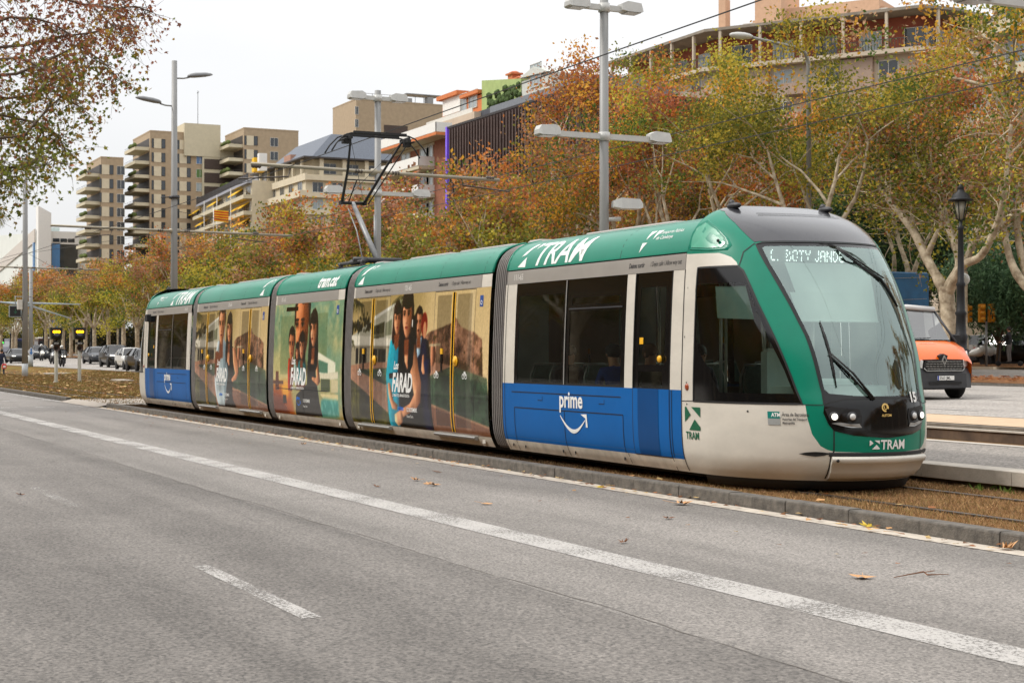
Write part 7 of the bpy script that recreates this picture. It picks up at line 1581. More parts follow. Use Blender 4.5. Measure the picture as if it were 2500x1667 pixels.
# --- brick apartment house with white balconies
D7 = 66.; X7 = PX(1101, D7); H7 = PZ(1101, 322, D7); L7 = X7-PX(957, D7)
t7 = bldg('brick_apartments', 'brick apartment house with white balconies and orange top band, beside dark slatted block', X7, D7); vol(t7, 'wall', L7, 16, -1, H7, REDB); vol(t7, 'wall', L7-4, 10, H7, H7+2.8, BEIG, -3, 4)
for f in range(0, 7):
    z = H7-f*FH-.1
    mb = MB(); mb.box(-L7, -4.4 if f else .3, -1.8, 0, z-.35, z); mb.build('balcony', CREAM, t7)
    if not f: mb = MB(); mb.box(-L7, .3, -1.84, -1.802, z-.32, z-.02); mb.box(.302, .34, -1.84, 0, z-.32, z-.02); mb.build('orange_band', ORG, t7)
    mb = MB(); mb.box(-L7, -4.4 if f else .3, -1.85, -1.78, z+.02, z+1.0); mb.box(-4.47 if f else .2, -4.4 if f else .3, -1.85, 0, z+.02, z+1.0); mb.build('railing', WHT, t7)
    if f:
        for s in np.arange(7, L7-2, 5.5): win(t7, 'A', s, z+.05, 2.6, 2.2, PANEL if f % 2 else PANE, mull=1)
        win(t7, 'A', 5.6, z+.05, 1.8, 2.4, PANEL, mull=1); mb = MB(); mb.box(-L7, -4.4, -.06, -.01, z+2.3, z+2.6); mb.build('lintel', CREAM, t7)

# --- dark slatted block with the purple edge
D8 = 60.; X8 = PX(1420, D8); H8 = PZ(1284, 253, D8); L8 = X8-PX(1104, D8)
t8 = bldg('slatted_building', 'dark building wrapped in vertical slats with a purple light strip down its left edge', X8, D8); vol(t8, 'wall', L8, 14, -1, H8-.2, mat('slat_back', (40, 32, 30), .8)); mb = MB()
for s in np.arange(.1, L8, .62): mb.box(-s-.09, -s+.09, -.42, -.04, .5, H8)
mb.build('slats', mat('slat_brown', (84, 66, 60), .6, var=.15, scale=.6), t8); mb = MB()
for z in np.arange(H8-6.5, 2, -6.5): mb.box(-L8, 0, -.5, -.43, z, z+.22)
mb.box(-L8, 0, -.5, -.43, H8-.2, H8+.0); mb.build('slat_rail', mat('slat_dark', (44, 38, 38), .6), t8)
mb = MB(); mb.box(-L8-.35, -L8-.03, -.55, -.2, 2, H8); mb.build('light_strip', mat('purple_strip', (120, 84, 226), .4, emit=.08), t8)
vol(t8, 'roof_house', 20, 8, H8-.2, H8+2.2, mat('roof_box_grey', (120, 124, 130), .7), -6, 4)
# --- penthouses with chimneys behind it
D9 = 72.; X9 = PX(1190, D9); z_ = lambda px, py: PZ(px, py, D9)
t9 = bldg('penthouse', 'orange penthouse with white windows and chimneys above the brick apartments', PX(1176, D9), D9); a = PX(1176, D9)-PX(1080, D9)
mb = MB(); mb.box(-a, 0, 0, 7, z_(1130, 300), z_(1130, 246)); mb.build('wall', ORG, t9); mb = MB(); mb.box(-a-.4, -a*.5, -.6, 3, z_(1100, 240), z_(1100, 230)); mb.box(-a*.45, 0, -.5, 4, z_(1160, 232), z_(1160, 224)); mb.build('roof', ORG, t9)
for s in (2.2, 5.0, a-2.4): win(t9, 'A', s, z_(1120, 276), 2.2, 2.0, PANEL, mull=1)
mb = MB(); mb.box(-a*.95, -a*.5, -.2, -.0, z_(1100, 280), z_(1100, 240)); mb.build('conservatory', WHT, t9); mb = MB(); mb.box(-a-1, 1, -1.6, -1.5, z_(1120, 300), z_(1120, 286)); mb.build('railing', SHUT, t9); mb = MB(); mb.box(-a-1, 1, -1.5, 0, z_(1130, 312), z_(1130, 300)); mb.build('slab', mat('slab_red', (190, 84, 60), .8), t9)
for px, y0, y1, w in ((1204, 235, 172, 1.1), (1217, 235, 184, 1.0), (1133, 240, 218, 1.2), (1192, 240, 200, .6)):
    mb = MB(); X = PX(px, D9)-t9.location.x; Y = 2; mb.box(X-w/2, X+w/2, Y, Y+1, z_(px, y0), z_(px, y1+6)); mb.box(X-w*.7, X+w*.7, Y-.2, Y+1.2, z_(px, y1+7), z_(px, y1+3)); mb.sph((X, Y+.5, z_(px, y1+4)), w*.55, 10, (1.2, 1, .5)); mb.build('chimney', mat('chimney_brick', (188, 108, 72), .85, var=.2, scale=3), t9)
t10 = bldg('penthouse', 'lime green penthouse wall with climbing plants above the slatted block', PX(1272, D9), D9); a = PX(1272, D9)-PX(1176, D9); mb = MB(); mb.prism([(-a, z_(1180, 300)), (0, z_(1260, 280)), (0, z_(1260, 196)), (-a, z_(1180, 195))], lambda p: (p[0], 0, p[1]), lambda p: (p[0], 6, p[1])); mb.build('wall', LGRN, t10)
mb = MB(); rr_ = random.Random(5)
for k in range(70): mb.sph((-rr_.uniform(0, a*.8), -.1, z_(1240, 250)+rr_.uniform(-2, 1.5)), rr_.uniform(.2, .5), 5)
mb.build('climbing_plants', mat('ivy_green', (70, 90, 44), .9, var=.4, scale=3), t10); mb = MB(); mb.box(-a, 0, -1.2, -1.0, z_(1230, 284), z_(1230, 262)); mb.build('parapet', mat('parapet_dark', (66, 70, 78), .7), t10)
t11 = bldg('penthouse', 'small cream penthouse with a glazed front beside the tall orange tree crown', PX(1345, D9), D9); mb = MB(); a = PX(1345, D9)-PX(1274, D9); mb.box(-a, 0, 0, 5, z_(1300, 280), z_(1300, 190)); mb.prism([(-a, z_(1290, 186)), (-a*.5, z_(1300, 166)), (0, z_(1310, 186))], lambda p: (p[0], -.3, p[1]), lambda p: (p[0], 5, p[1])); mb.build('wall', mat('pale_panel', (196, 198, 190), .6), t11); win(t11, 'A', a*.5, z_(1300, 215), 2.4, 2.4, PANEL, mull=2)
# --- large apartment building at the right with terracotta penthouse
F_dir = Vector((-CT, ST)); 
def rot2(v, a): return Vector((v.x*math.cos(a)-v.y*math.sin(a), v.x*math.sin(a)+v.y*math.cos(a)))
u = rot2(F_dir, R(59)); DC = 98.
C1 = Vector((PX(2254, DC), DC))
def along(px, C, d):      # where the facade line from C along d meets picture column px
    lat = (px-1250)/3890; r = Vector((-CT+lat*ST, ST+lat*CT)); det = r.x*(-d.y)+d.x*r.y; s = (r.x*(-(-C.y))-0) 
    # solve k*r = C + m*d
    den = r.x*d.y-r.y*d.x; m_ = (C.x*r.y-C.y*r.x)/den; return C+d*m_
C0 = along(1728, C1, u); Cw = along(1484, C0, Vector((-1, 0))); n_ = rot2(u, -math.pi/2); back = Vector((.25, .97))
if n_.dot(C1) > 0: n_ = -n_          # outward = towards the camera
C2 = C1-n_*3+(-u)*2.2; C3 = C2-n_*14-u*4
foot = [Cw, C0, C1, C2, C3]
HE = PZ(2254, 13, DC); HP = HE-.5
tb = thing('apartment_building', 'large beige apartment building with a terracotta penthouse behind the plane trees at the right', 'building', (C1.x, C1.y, 0)); o2 = C1
def ring(pts, off):      # offset outline towards the street
    out = []
    n = len(pts)
    for i, p in enumerate(pts):
        ds = []
        for a, b in ((pts[i-1], p) if i else (None, None), (p, pts[i+1]) if i < n-1 else (None, None)):
            if a is None: continue
            d = (b-a).normalized(); nn = Vector((d.y, -d.x)); 
            if nn.dot(p) > 0 and abs(nn.dot(p.normalized())) > .05: nn = -nn
            ds.append(nn)
        nn = sum(ds, Vector((0, 0))); nn = nn/len(ds); nn = nn/max(.5, nn.length_squared)**1; out.append(p+nn*off)
    return out
def slab(name, off0, off1, z0, z1, m, pts=foot):
    a = ring(pts, off1); b = ring(pts, off0); mb = MB(); n = len(pts); v = []
    for p in a: v += [(p.x-o2.x, p.y-o2.y, z0), (p.x-o2.x, p.y-o2.y, z1)]
    for p in b: v += [(p.x-o2.x, p.y-o2.y, z0), (p.x-o2.x, p.y-o2.y, z1)]
    for i in range(n-1):
        A0, A1, B0, B1 = 2*i, 2*i+1, 2*n+2*i, 2*n+2*i+1
        mb.add([v[A0], v[A0+2], v[A1+2], v[A1]], [(0, 1, 2, 3)]); mb.add([v[A1], v[A1+2], v[B1+2], v[B1]], [(0, 1, 2, 3)]); mb.add([v[A0], v[A0+2], v[B0+2], v[B0]], [(0, 1, 2, 3)]); mb.add([v[B0], v[B0+2], v[B1+2], v[B1]], [(0, 1, 2, 3)])
    for i in (0, n-1): mb.add([v[2*i], v[2*i+1], v[2*n+2*i+1], v[2*n+2*i]], [(0, 1, 2, 3)])
    return mb.build(name, m, tb)
slab('wall', -12, -.0, -.5, HE-4.0, BEIG); slab('penthouse_wall', -12, -2.6, HE-3.9, HE-.3, TERRA); slab('roof_slab', -6, .5, HE-.28, HE, mat('eave_concrete', (140, 130, 116), .85, var=.2, scale=1)); slab('balcony', -2.6, 1.1, HE-4.3, HE-3.9, BEIG)
slab('railing', 1.0, 1.05, HE-3.0, HE-2.94, RAILM)
def facade_items():
    segs = [(foot[i], foot[i+1]) for i in range(4)]
    for a, b in segs:
        d = b-a; L = d.length; d.normalize(); nn = Vector((d.y, -d.x)); 
        if nn.dot(a+b) > 0: nn = -nn
        ang = math.atan2(nn.y, nn.x)+math.pi/2
        def put(me_, p, z): o = bpy.data.objects.new('window', me_); COL.objects.link(o); o.parent = tb; o.location = (p.x-o2.x, p.y-o2.y, z); o.rotation_euler = (0, 0, ang)
        def wm(w, h, pn, fr=SHUT, ml=1):
            o = win(tb, 'A', 0, 0, w, h, pn, fr, mull=ml); m_ = o.data; bpy.data.objects.remove(o); return m_
        # posts and railing bars of the penthouse terrace
        s = 1.5
        while s < L:
            p = a+d*s+nn*.3-o2; mb = MB(); mb.box(-.13, .13, -.13, .13, HE-3.9, HE-.28); q_ = mb.build('post', BEIG, tb, loc=(p.x, p.y, 0)); q_.rotation_euler = (0, 0, ang); s += 4.2
        mb = MB(); s = 0.
        while s < L: p = a+d*s+nn*1.03-o2; mb.box(p.x-.02, p.x+.02, p.y-.02, p.y+.02, HE-3.9, HE-2.95); s += .28
        mb.build('railing', RAILM, tb)
        s = 2.6
        k = 0
        while s < L-1: put(wm(2.2, 2.4, (PANE, PANEL)[k % 2], SHUT, 1), a+d*s-nn*2.6, HE-3.8); s += 4.4; k += 1
        for f in range(9):
            z = HE-4.0-3.05*(f+1)+.6; s = 2.8; k = f
            while s < L-1:
                put(wm(1.9, 1.7, (PANE, PANEL, PANE)[k % 3]), a+d*s, z); k += 1
                if (k+f) % 2 == 0:
                    p = a+d*(s+2.1)-o2; mb = MB(); mb.box(-1.9, 1.9, -1.3, 0, -.9, -.72); mb.box(-1.9, 1.9, -1.3, -1.2, -.72, .2); q_ = mb.build('balcony', (PINKW, BEIG)[f % 2], tb, loc=(p.x, p.y, z)); q_.rotation_euler = (0, 0, ang)
                s += 5.2
facade_items()
# pinkish vertical bays and ground floor
for i, (a, b) in enumerate([(foot[1], foot[2])]):
    d = (b-a).normalized(); L = (b-a).length; nn = Vector((d.y, -d.x)); nn = -nn if nn.dot(a) > 0 else nn; ang = math.atan2(nn.y, nn.x)+math.pi/2
    for s in np.arange(5, L, 10.4): p = a+d*s-o2; mb = MB(); mb.box(-1.6, 1.6, -.5, .05, 3.4, HE-4.4); q_ = mb.build('bay', PINKW, tb, loc=(p.x, p.y, 0)); q_.rotation_euler = (0, 0, ang)
slab('shopfront', -.2, .12, .3, 3.3, mat('shopfront_dark', (58, 56, 56), .4, coat=.2)); slab('fascia', 0, .5, 3.3, 4.0, mat('fascia_pink', (176, 120, 112), .8))
# roof top blocks
p = along(1860, C1, u)-o2; ang = math.atan2(u.y, u.x)+math.pi
mb = MB(); zr = HE; 
def rb(px0, px1, bk, dp, y0, y1, m, name='roof_block'):
    a_ = along(px0, C1, u)-o2-n_*bk; b_ = along(px1, C1, u)-o2-n_*bk; c_ = b_-n_*dp; e_ = a_-n_*dp; D_ = DC+bk; z1 = y1; mb = MB()
    mb.prism([a_, b_, c_, e_], lambda p: (p.x, p.y, HE-.2), lambda p: (p.x, p.y, z1)); return mb.build(name, m, tb)
SANDP = mat('peach_render', (206, 168, 138), .85, var=.08)
rb(1815, 1880, 3, 5, 0, HE+4.8, SANDP); rb(1790, 2120, 5, 8, 0, HE+1.5, SANDP); rb(1880, 2110, 4.5, 8, 0, HE+2.2, SANDP); rb(1770, 2130, 4.6, .1, 0, HE+1.2, SHUT, 'roof_railing'); rb(1735, 1752, 2, 1.2, 0, HE+3.4, SANDP, 'chimney'); rb(1732, 1755, 1.8, 1.6, 0, HE+3.7, mat('chimney_cap', (110, 90, 76), .8), 'chimney_cap') if False else None
# low building and a slice of another block at the far right, behind the pepper tree
t12 = bldg('apartment_building', 'cream block with balconies glimpsed at the right edge behind the plane limbs', PX(2620, 76), 76); a = PX(2620, 76)-PX(2425, 76); vol(t12, 'wall', a, 12, 0, 30, BEIG)
for f in range(9):
    balcony(t12, -a, 0, -1.6, 0, 1.5+f*3.05, CREAM, 1.0, RAILM)
    for s in np.arange(1.5, a, 3.4): win(t12, 'A', s, 1.9+f*3.05, 2.0, 2.2, PANE if int(s+f) % 2 else PANEL, mull=1)
# far mass closing the view between the trees at street level
mb = MB()
for k, (x0, x1, h, d) in enumerate(((-170, -92, 17, 80), (-236, -172, 15, 84), (-330, -240, 16, 90))):
    t = bldg('background_building', ('plain beige block hidden behind the trees left of the tall mast', 'plain grey block hidden behind the trees above the cars', 'low pale block hidden behind the trees at the far left')[k], x1, d); vol(t, 'wall', x1-x0, 12, 0, h*.62, (BEIG, mat('grey_render', (140, 136, 130), .9), PINKW)[k])
    for f in range(3):
        for s in np.arange(3, x1-x0-2, 5.5): win(t, 'A', s, 1.5+f*3, 2.2, 1.8, PANE, mull=1)
# the near side of the avenue, behind the camera, and the avenue's continuation: seen only as reflections in paint and glass
NB = mat('near_side_render', (104, 92, 80), .9, var=.15, scale=.5)
for k, (x0, x1, h) in enumerate(((-430, -300, 22), (-298, -192, 24), (-190, -120, 22), (-118, -60, 26), (-58, -5, 24), (-3, 45, 27), (48, 170, 23))):
    t = thing('street_building', ('first', 'second', 'third', 'fourth', 'fifth', 'sixth', 'last')[k]+' building along the near side of the avenue, behind the viewer', 'building', (x1, -50, 0)); vol(t, 'wall', x1-x0, 16, 0, h, NB)
for D_, sp_, off in ((-13, 8.5, 0), (-21, 9.5, 4)):
    x = -300+off
    while x < 130:
        if not (D_ == -13 and abs(x+46) < 9): place_tree(('mid1', 'mid2', 'far1')[int(x) % 3], x, D_, x*.7, .92, 'plane tree on the near pavement behind the viewer', grp='plane trees on the near pavement')
        x += sp_
for x in range(-22, 190, 9): place_tree(('mid1', 'mid2')[x % 2], x, 40, x*.9, .9, 'plane tree further along the avenue, beyond the right edge', grp='plane trees beyond the right edge')
t = thing('street_building', 'long building further along the avenue, beyond the right edge', 'building', (200, 72, 0)); vol(t, 'wall', 190, 14, 0, 24, NB)
# ================================================================== PEOPLE AND VEHICLES
def skin_body(name, joints, edges, mats, parent=None, zones=None, lvl=2):
    """one continuous body grown round a skeleton; zones(co) -> material index"""
    me = bpy.data.meshes.new(name); me.from_pydata([j[:3] for j in joints], edges, []); o = bpy.data.objects.new(name, me); COL.objects.link(o)
    sk = o.modifiers.new('s', 'SKIN'); sk.use_smooth_shade = True
    for i, j in enumerate(joints): r_ = j[3]; me.skin_vertices[0].data[i].radius = r_ if isinstance(r_, tuple) else (r_, r_)
    me.skin_vertices[0].data[0].use_root = True
    sb = o.modifiers.new('d', 'SUBSURF'); sb.levels = lvl; sb.render_levels = lvl
    bpy.context.view_layer.update(); m2 = bpy.data.meshes.new_from_object(o.evaluated_get(bpy.context.evaluated_depsgraph_get())); m2.materials.clear()
    for m_ in mats: m2.materials.append(m_)
    for p in m2.polygons:
        p.use_smooth = True
        if zones: p.material_index = zones(p.center)
    bpy.data.objects.remove(o); bpy.data.meshes.remove(me); o = bpy.data.objects.new(name, m2); COL.objects.link(o)
    if parent: o.parent = parent
    return o
def clothes(n, c, v=.15): return mat(n, c, .85, var=v, scale=8)
NAVY = clothes('navy_cloth', (26, 32, 52)); BLK = clothes('black_cloth', (22, 22, 25)); GREYC = clothes('grey_cloth', (96, 92, 90)); JEAN = clothes('denim', (42, 52, 74)); OLV = clothes('olive_cloth', (66, 66, 52)); BLUC = clothes('blue_cloth', (24, 60, 130)); DKG = clothes('dark_grey_cloth', (44, 46, 50)); SHOE = mat('shoe', (26, 24, 24), .6)
def head_bits(t, c, rz=0., hair=M['hair'], hat=None, s=1.):
    """hair, ears, nose, eyes on a head centred at c looking along +x turned by rz"""
    c = Vector(c); Rm = Matrix.Rotation(rz, 3, 'Z')
    if hat: mb = MB(); mb.sph(c+Rm@Vector((-.01, 0, .045))*s, .122*s, 12, (1.02, .92, .85)); mb.build('beanie', hat, t)
    else:
        mb = MB(); mb.sph(c+Rm@Vector((-.025, 0, .035))*s, .112*s, 12, (1.0, .92, 1.0)); mb.build('hair', hair, t)
    mb = MB(); 
    for y in (-.034, .034): mb.sph(c+Rm@Vector((.098, y, .012))*s, .011*s, 6)
    mb.build('eyes', M['matte'], t)
    mb = MB(); mb.sph(c+Rm@Vector((.112, 0, -.012))*s, .016*s, 6, (1, .8, 1.5)); [mb.sph(c+Rm@Vector((0, y, -.0))*s, .026*s, 6, (.8, .5, 1.2)) for y in (-.09, .09)]; mb.build('nose_and_ears', M['skin'], t)
def seated(name, lab, X, y, fz, rz, top, leg, hair=M['hair'], hat=None, lean=.05, arm=.3, grp=None, bag=None):
    t = thing(name, lab, 'person', (X, y, fz), rz, grp)
    J = [(0, 0, .50, .14), (.02, 0, .70, (.15, .12)), (lean, 0, .92, (.19, .12)), (lean+.02, 0, 1.02, .07), (lean+.05, 0, 1.10, .075), (lean+.06, 0, 1.20, (.088, .095)), (lean+.055, 0, 1.27, .07),
         (lean, -.19, .96, .075), (lean+.08, -.23, .74, .055), (lean+arm, -.12, .66, .042), (lean+arm+.09, -.08, .67, .036), (lean, .19, .96, .075), (lean+.08, .23, .74, .055), (lean+arm, .12, .66, .042), (lean+arm+.09, .08, .67, .036),
         (.10, -.10, .50, .10), (.42, -.12, .50, .085), (.46, -.12, .10, .06), (.56, -.12, .05, .05), (.10, .10, .50, .10), (.42, .12, .50, .085), (.46, .12, .10, .06), (.56, .12, .05, .05)]
    E_ = [(0,1),(1,2),(2,3),(3,4),(4,5),(5,6),(2,7),(7,8),(8,9),(9,10),(2,11),(11,12),(12,13),(13,14),(0,15),(15,16),(16,17),(17,18),(0,19),(19,20),(20,21),(21,22)]
    skin_body('body', J, E_, [top, leg, M['skin'], SHOE], t, lambda c: 2 if (c.z > 1.04 or (c.x > lean+arm+.03 and .6 < c.z < .75 and abs(c.y) < .17 and c.z > .61)) else (3 if c.z < .08 else (1 if c.z < .56 else 0)), 1)
    head_bits(t, (lean+.06, 0, 1.19), 0, hair, hat); return t
PG = 'passengers seen through the tram windows'
def passenger(tpos, y, rz, lab, top, hair=M['hair'], hat=None, lean=.05, arm=.3): return seated('person', lab, TX+tpos, TY+y, .38, rz, top, DKG, hair, hat, lean, arm, PG)
passenger(10.05, -.88, 0, 'seated passenger in a dark quilted jacket behind the first window pane from the bellows', DKG, mat('hair_brown', (70, 48, 34), .7, var=.3, scale=30), lean=.12)
passenger(10.75, -.35, 0, 'tall dark passenger at the right edge of the first side window pane', BLK)
passenger(11.62, -.86, R(180), 'passenger in black beanie with blue coat behind the prime lettering window', BLUC, hat=BLK, lean=.14, arm=.34)
passenger(12.28, -.88, 0, 'curly-haired passenger low behind the window edge next to the door', OLV, mat('hair_curly', (92, 62, 36), .8, var=.5, scale=50), lean=.1)
passenger(11.3, .5, 0, 'dim passenger on the far side seats of the front section', NAVY); passenger(-10.3, -.85, R(180), 'dark seated passenger behind the rear section window', BLK)
def standing(name, lab, X, D, z, rz, top, leg, H=1.72, arms_=None, stride=0., hair=M['hair'], hat=None, grp=None, cat='person', headturn=0.):
    t = thing(name, lab, cat, (X, D, z), rz, grp); k = H/1.75; a = arms_ or [(-.03, -.24, 1.12), (.06, -.25, .88), (-.03, .24, 1.12), (.06, .25, .88)]
    J = [(0, 0, .95, .13), (0, 0, 1.15, (.14, .10)), (0, 0, 1.38, (.18, .11)), (.01, 0, 1.50, .062), (.02, 0, 1.57, .07), (.03, 0, 1.65, (.085, .092)), (.025, 0, 1.71, .065),
         (0, -.19, 1.40, .07), (*a[0], .052), (*a[1], .04), (a[1][0]+.05, a[1][1]+.01, a[1][2]-.08, .035), (0, .19, 1.40, .07), (*a[2], .052), (*a[3], .04), (a[3][0]+.05, a[3][1]-.01, a[3][2]-.08, .035),
         (0, -.10, .86, .10), (stride*.5+.03, -.11, .48, .068), (stride-.02, -.11, .09, .05), (stride+.12, -.12, .04, .045), (0, .10, .86, .10), (-stride*.4+.03, .11, .48, .068), (-stride-.02, .11, .09, .05), (-stride+.12, .12, .04, .045)]
    J = [(x*k, y*k, z_*k, (r_[0]*k, r_[1]*k) if isinstance(r_, tuple) else r_*k) for x, y, z_, r_ in J]
    E_ = [(0,1),(1,2),(2,3),(3,4),(4,5),(5,6),(2,7),(7,8),(8,9),(9,10),(2,11),(11,12),(12,13),(13,14),(0,15),(15,16),(16,17),(17,18),(0,19),(19,20),(20,21),(21,22)]
    hz1, hz2 = a[1][2]*k-.03, a[3][2]*k-.03
    skin_body('body', J, E_, [top, leg, M['skin'], SHOE], t, lambda c: 2 if c.z > 1.52*k or ((abs(c.y) > .2 or c.x > .2) and ((c.y < 0 and abs(c.z-hz1+.04) < .08) or (c.y > 0 and abs(c.z-hz2+.04) < .08)) and min(hz1, hz2)-.2 < c.z) and c.z > .5 else (3 if c.z < .09 else (1 if c.z < .93*k else 0)), 1)
    head_bits(t, (.03*k, 0, 1.65*k), headturn, hair, hat, k); return t
standing('person', 'person in a navy jacket walking at the left edge with a red bag', PX(4, 14.4), 14.4, .07, R(160), NAVY, JEAN, 1.66, stride=.18)
t = thing('bag', 'red and white bag carried by the walking person at the left edge', 'bag', (PX(10.5, 14.25), 14.25, .55)); mb = MB(); mb.box(-.08, .08, -.12, .12, 0, .3, .03); mb.build('bag_body', mat('bag_red', (196, 46, 50), .6), t); mb = MB(); mb.tube([(0, -.08, .29), (0, -.05, .4), (0, .05, .4), (0, .08, .29)], .012, 5); mb.build('handle', WHT, t); mb = MB(); mb.box(.08, .085, -.08, .08, .08, .2); mb.build('patch', WHT, t)
# rider on an electric scooter at the right
Xs = PX(2464, 55); Zs = gz(Xs, 55)+.13
standing('person', 'man in a black jacket and grey trousers standing on an electric scooter', Xs, 55, Zs+.14, math.atan2(-.4, -.9), BLK, GREYC, 1.74, [(.16, -.25, 1.16), (.38, -.2, 1.06), (.16, .25, 1.16), (.38, .2, 1.06)])
t = thing('electric_scooter', 'electric kick scooter ridden by the man in black', 'scooter', (Xs, 55, Zs), math.atan2(-.4, -.9)); mb = MB(); mb.box(-.45, .45, -.08, .08, .11, .15, .01); mb.build('deck', M['matte'], t); mb = MB(); mb.tube([(.5, 0, .1), (.56, 0, .2), (.45, 0, 1.08)], .022, 6); mb.tube([(.45, -.24, 1.08), (.45, .24, 1.08)], .018, 6); mb.build('steering_column', M['matte'], t)
for x in (-.55, .55):
    mb = MB(); mb.rev([(.03, -.03), (.10, -.03), (.13, -.02), (.13, .02), (.10, .03), (.03, .03)], (x, 0, .13), 16, 'y'); mb.build('wheel', M['tyre'], t)
# ---- cars
CG = glass_mat('car_glass', (.22, .25, .25), .02, .05)
def car_parts(t, st, paint, w, wheels, wr, glass, roofm=None, facing=1, hl=None, detail=True):
    """st: stations (x, z_bottom, z_belt, z_roof, half width at belt, half width at roof)"""
    ringN = 7; rows = []
    for (x, zb, zt2, zr, hb, hr) in st:
        cab = zr > zt2+.02; r = [(0, zb), (hb*.86, zb), (hb*.97, zb+.14), (hb, (zb+zt2)/2+.05), (hb*.96, zt2), (hr, zr if cab else zt2+.012), (0, (zr if cab else zt2)+.03)]; rows.append([(x, y, z) for y, z in r])
    def sheet_(sel, m_, nm, sides=(1, -1)):
        mb = MB(); mb.smooth = True
        for s in sides:
            vs = [(x, y*s, z) for r in rows for x, y, z in r]; fs = [(i*ringN+j, (i+1)*ringN+j, (i+1)*ringN+j+1, i*ringN+j+1) for i in range(len(rows)-1) for j in range(ringN-1) if sel(i, j)]
            if fs: mb.add(vs, fs)
        return mb.build(nm, m_, t, clean=True) if mb.f else None
    cabin = [i for i in range(len(st)-1) if st[i][3] > st[i][2]+.02 or st[i+1][3] > st[i+1][2]+.02]; c0, c1 = cabin[0], cabin[-1]
    isg = lambda i, j: (i in cabin and j == 4 and i not in (c0, c1)) or (i in (c0, c1) and j in (4, 5))
    body = sheet_(lambda i, j: not isg(i, j), paint, 'body')
    sheet_(lambda i, j: isg(i, j) and i == c0, glass, 'rear_window'); sheet_(lambda i, j: isg(i, j) and i == c1, glass, 'windscreen'); 
    for s in (1, -1): sheet_(lambda i, j: isg(i, j) and i not in (c0, c1), glass, 'side_window', (s,))
    mb = MB(); 
    for e in (0, len(rows)-1): vs = [p for p in rows[e]]+[(x, -y, z) for x, y, z in rows[e][::-1]]; mb.add(vs, [tuple(range(len(vs)))])
    mb.build('end_panel', paint, body)
    # pillars
    for s in (1, -1):
        for i in range(c0+1, c1+1): a, b = rows[i][4], rows[i][5]; mb = MB(); mb.tube([(a[0], a[1]*s*1.005, a[2]), (b[0], b[1]*s*1.005, b[2])], .028, 5); mb.build('pillar', roofm or paint, body)
        for i, k in ((c0, c0+1), (c1+1, c1)): a, b = rows[i][4], rows[k][5]; mb = MB(); mb.tube([(a[0], a[1]*s, a[2]), (b[0], b[1]*s, b[2])], .032, 5); mb.build('pillar', roofm or paint, body)
    for x in wheels:
        for s in (1, -1):
            y = s*(w-.10); mb = MB(); mb.rev([(wr*.62, -.1), (wr*.92, -.1), (wr, -.07), (wr, .07), (wr*.92, .1), (wr*.62, .1)], (x, y, wr), 20, 'y'); wl = mb.build('wheel', M['tyre'], t)
            mb = MB(); mb.rev([(.0, -.05), (wr*.2, -.06), (wr*.62, -.04), (wr*.64, .0), (wr*.62, .04), (wr*.2, .06), (0, .05)], (x, y+s*.03, wr), 14, 'y'); mb.build('rim', M['rim'], wl)
            mb = MB(); mb.rev([(wr*1.12, 0), (wr*1.13, .01)], (x, s*(w*.985), wr+.01), 20, 'y'); mb.build('wheel_arch', M['matte'], body)
    return body
def front_details(t, xf, w, zl, zg, lamp_w=.34, lamp_h=.12, grille=(.5, .16), plate='', lit=True, round_=False, xs=.12):
    for s in (1, -1):
        mb = MB(); y0 = s*(w-.1)
        if round_: mb.cyl((xf-.12, s*(w-.22), zl), (xf+.0, s*(w-.22), zl), .11, .1, 14)
        else: mb.prism([(-lamp_h*.5, 0), (lamp_h*.3, 0), (lamp_h*.6, 1), (-lamp_h*.2, 1)], lambda p: (xf-.02-xs*p[1], s*(w-.12-lamp_w+lamp_w*p[1]), zl+p[0]), lambda p: (xf-.22-xs*p[1]*2, s*(w-.12-lamp_w+lamp_w*p[1]), zl+p[0]))
        mb.build('headlight', M['lamp'] if lit else M['lens'], t)
        mb = MB(); mb.box(xf-1.45, xf-1.33, s*(w+.02)-.06, s*(w+.02)+.08*0+.06, .98+(.0), 1.1, .02); mb.build('mirror', M['matte'], t)
    mb = MB(); mb.box(xf-.1, xf+.015, -grille[0], grille[0], zg-grille[1]/2, zg+grille[1]/2, .01); mb.box(xf-.1, xf+.01, -w*.75, w*.75, .22, .34, .01); mb.build('grille', M['matte'], t)
    mb = MB(); mb.box(xf+.01, xf+.03, -.26, .26, .42, .53); mb.build('number_plate', M['ink'], t)
def paintm(n, c, coat=.25): return mat(n, c, .3, 0, var=.04, coat=coat, spec=.35)
PB = paintm('car_black', (16, 17, 19)); PGR = paintm('car_graphite', (52, 56, 62)); PWH = paintm('car_white', (206, 206, 202)); PSI = paintm('car_silver', (140, 143, 146))
SEDAN = [(-2.3,.35,.95,.95,.78,.6),(-2.2,.28,1.0,1.0,.86,.65),(-1.75,.25,1.02,1.02,.9,.66),(-.95,.25,.98,1.42,.91,.60),(.1,.25,.96,1.46,.91,.60),(.55,.25,.94,1.36,.91,.57),(1.2,.25,.92,.92,.9,.70),(1.9,.25,.80,.80,.88,.66),(2.2,.30,.66,.66,.78,.6),(2.3,.36,.55,.55,.66,.5)]
SUVS = [(-2.1,.4,1.1,1.1,.8,.6),(-2.02,.3,1.15,1.15,.9,.7),(-1.65,.28,1.12,1.58,.93,.62),(-.3,.28,1.08,1.66,.93,.62),(.35,.28,1.06,1.60,.93,.60),(1.05,.28,1.04,1.04,.92,.74),(1.75,.28,.96,.96,.9,.7),(2.05,.32,.80,.80,.82,.6),(2.15,.4,.6,.6,.7,.5)]
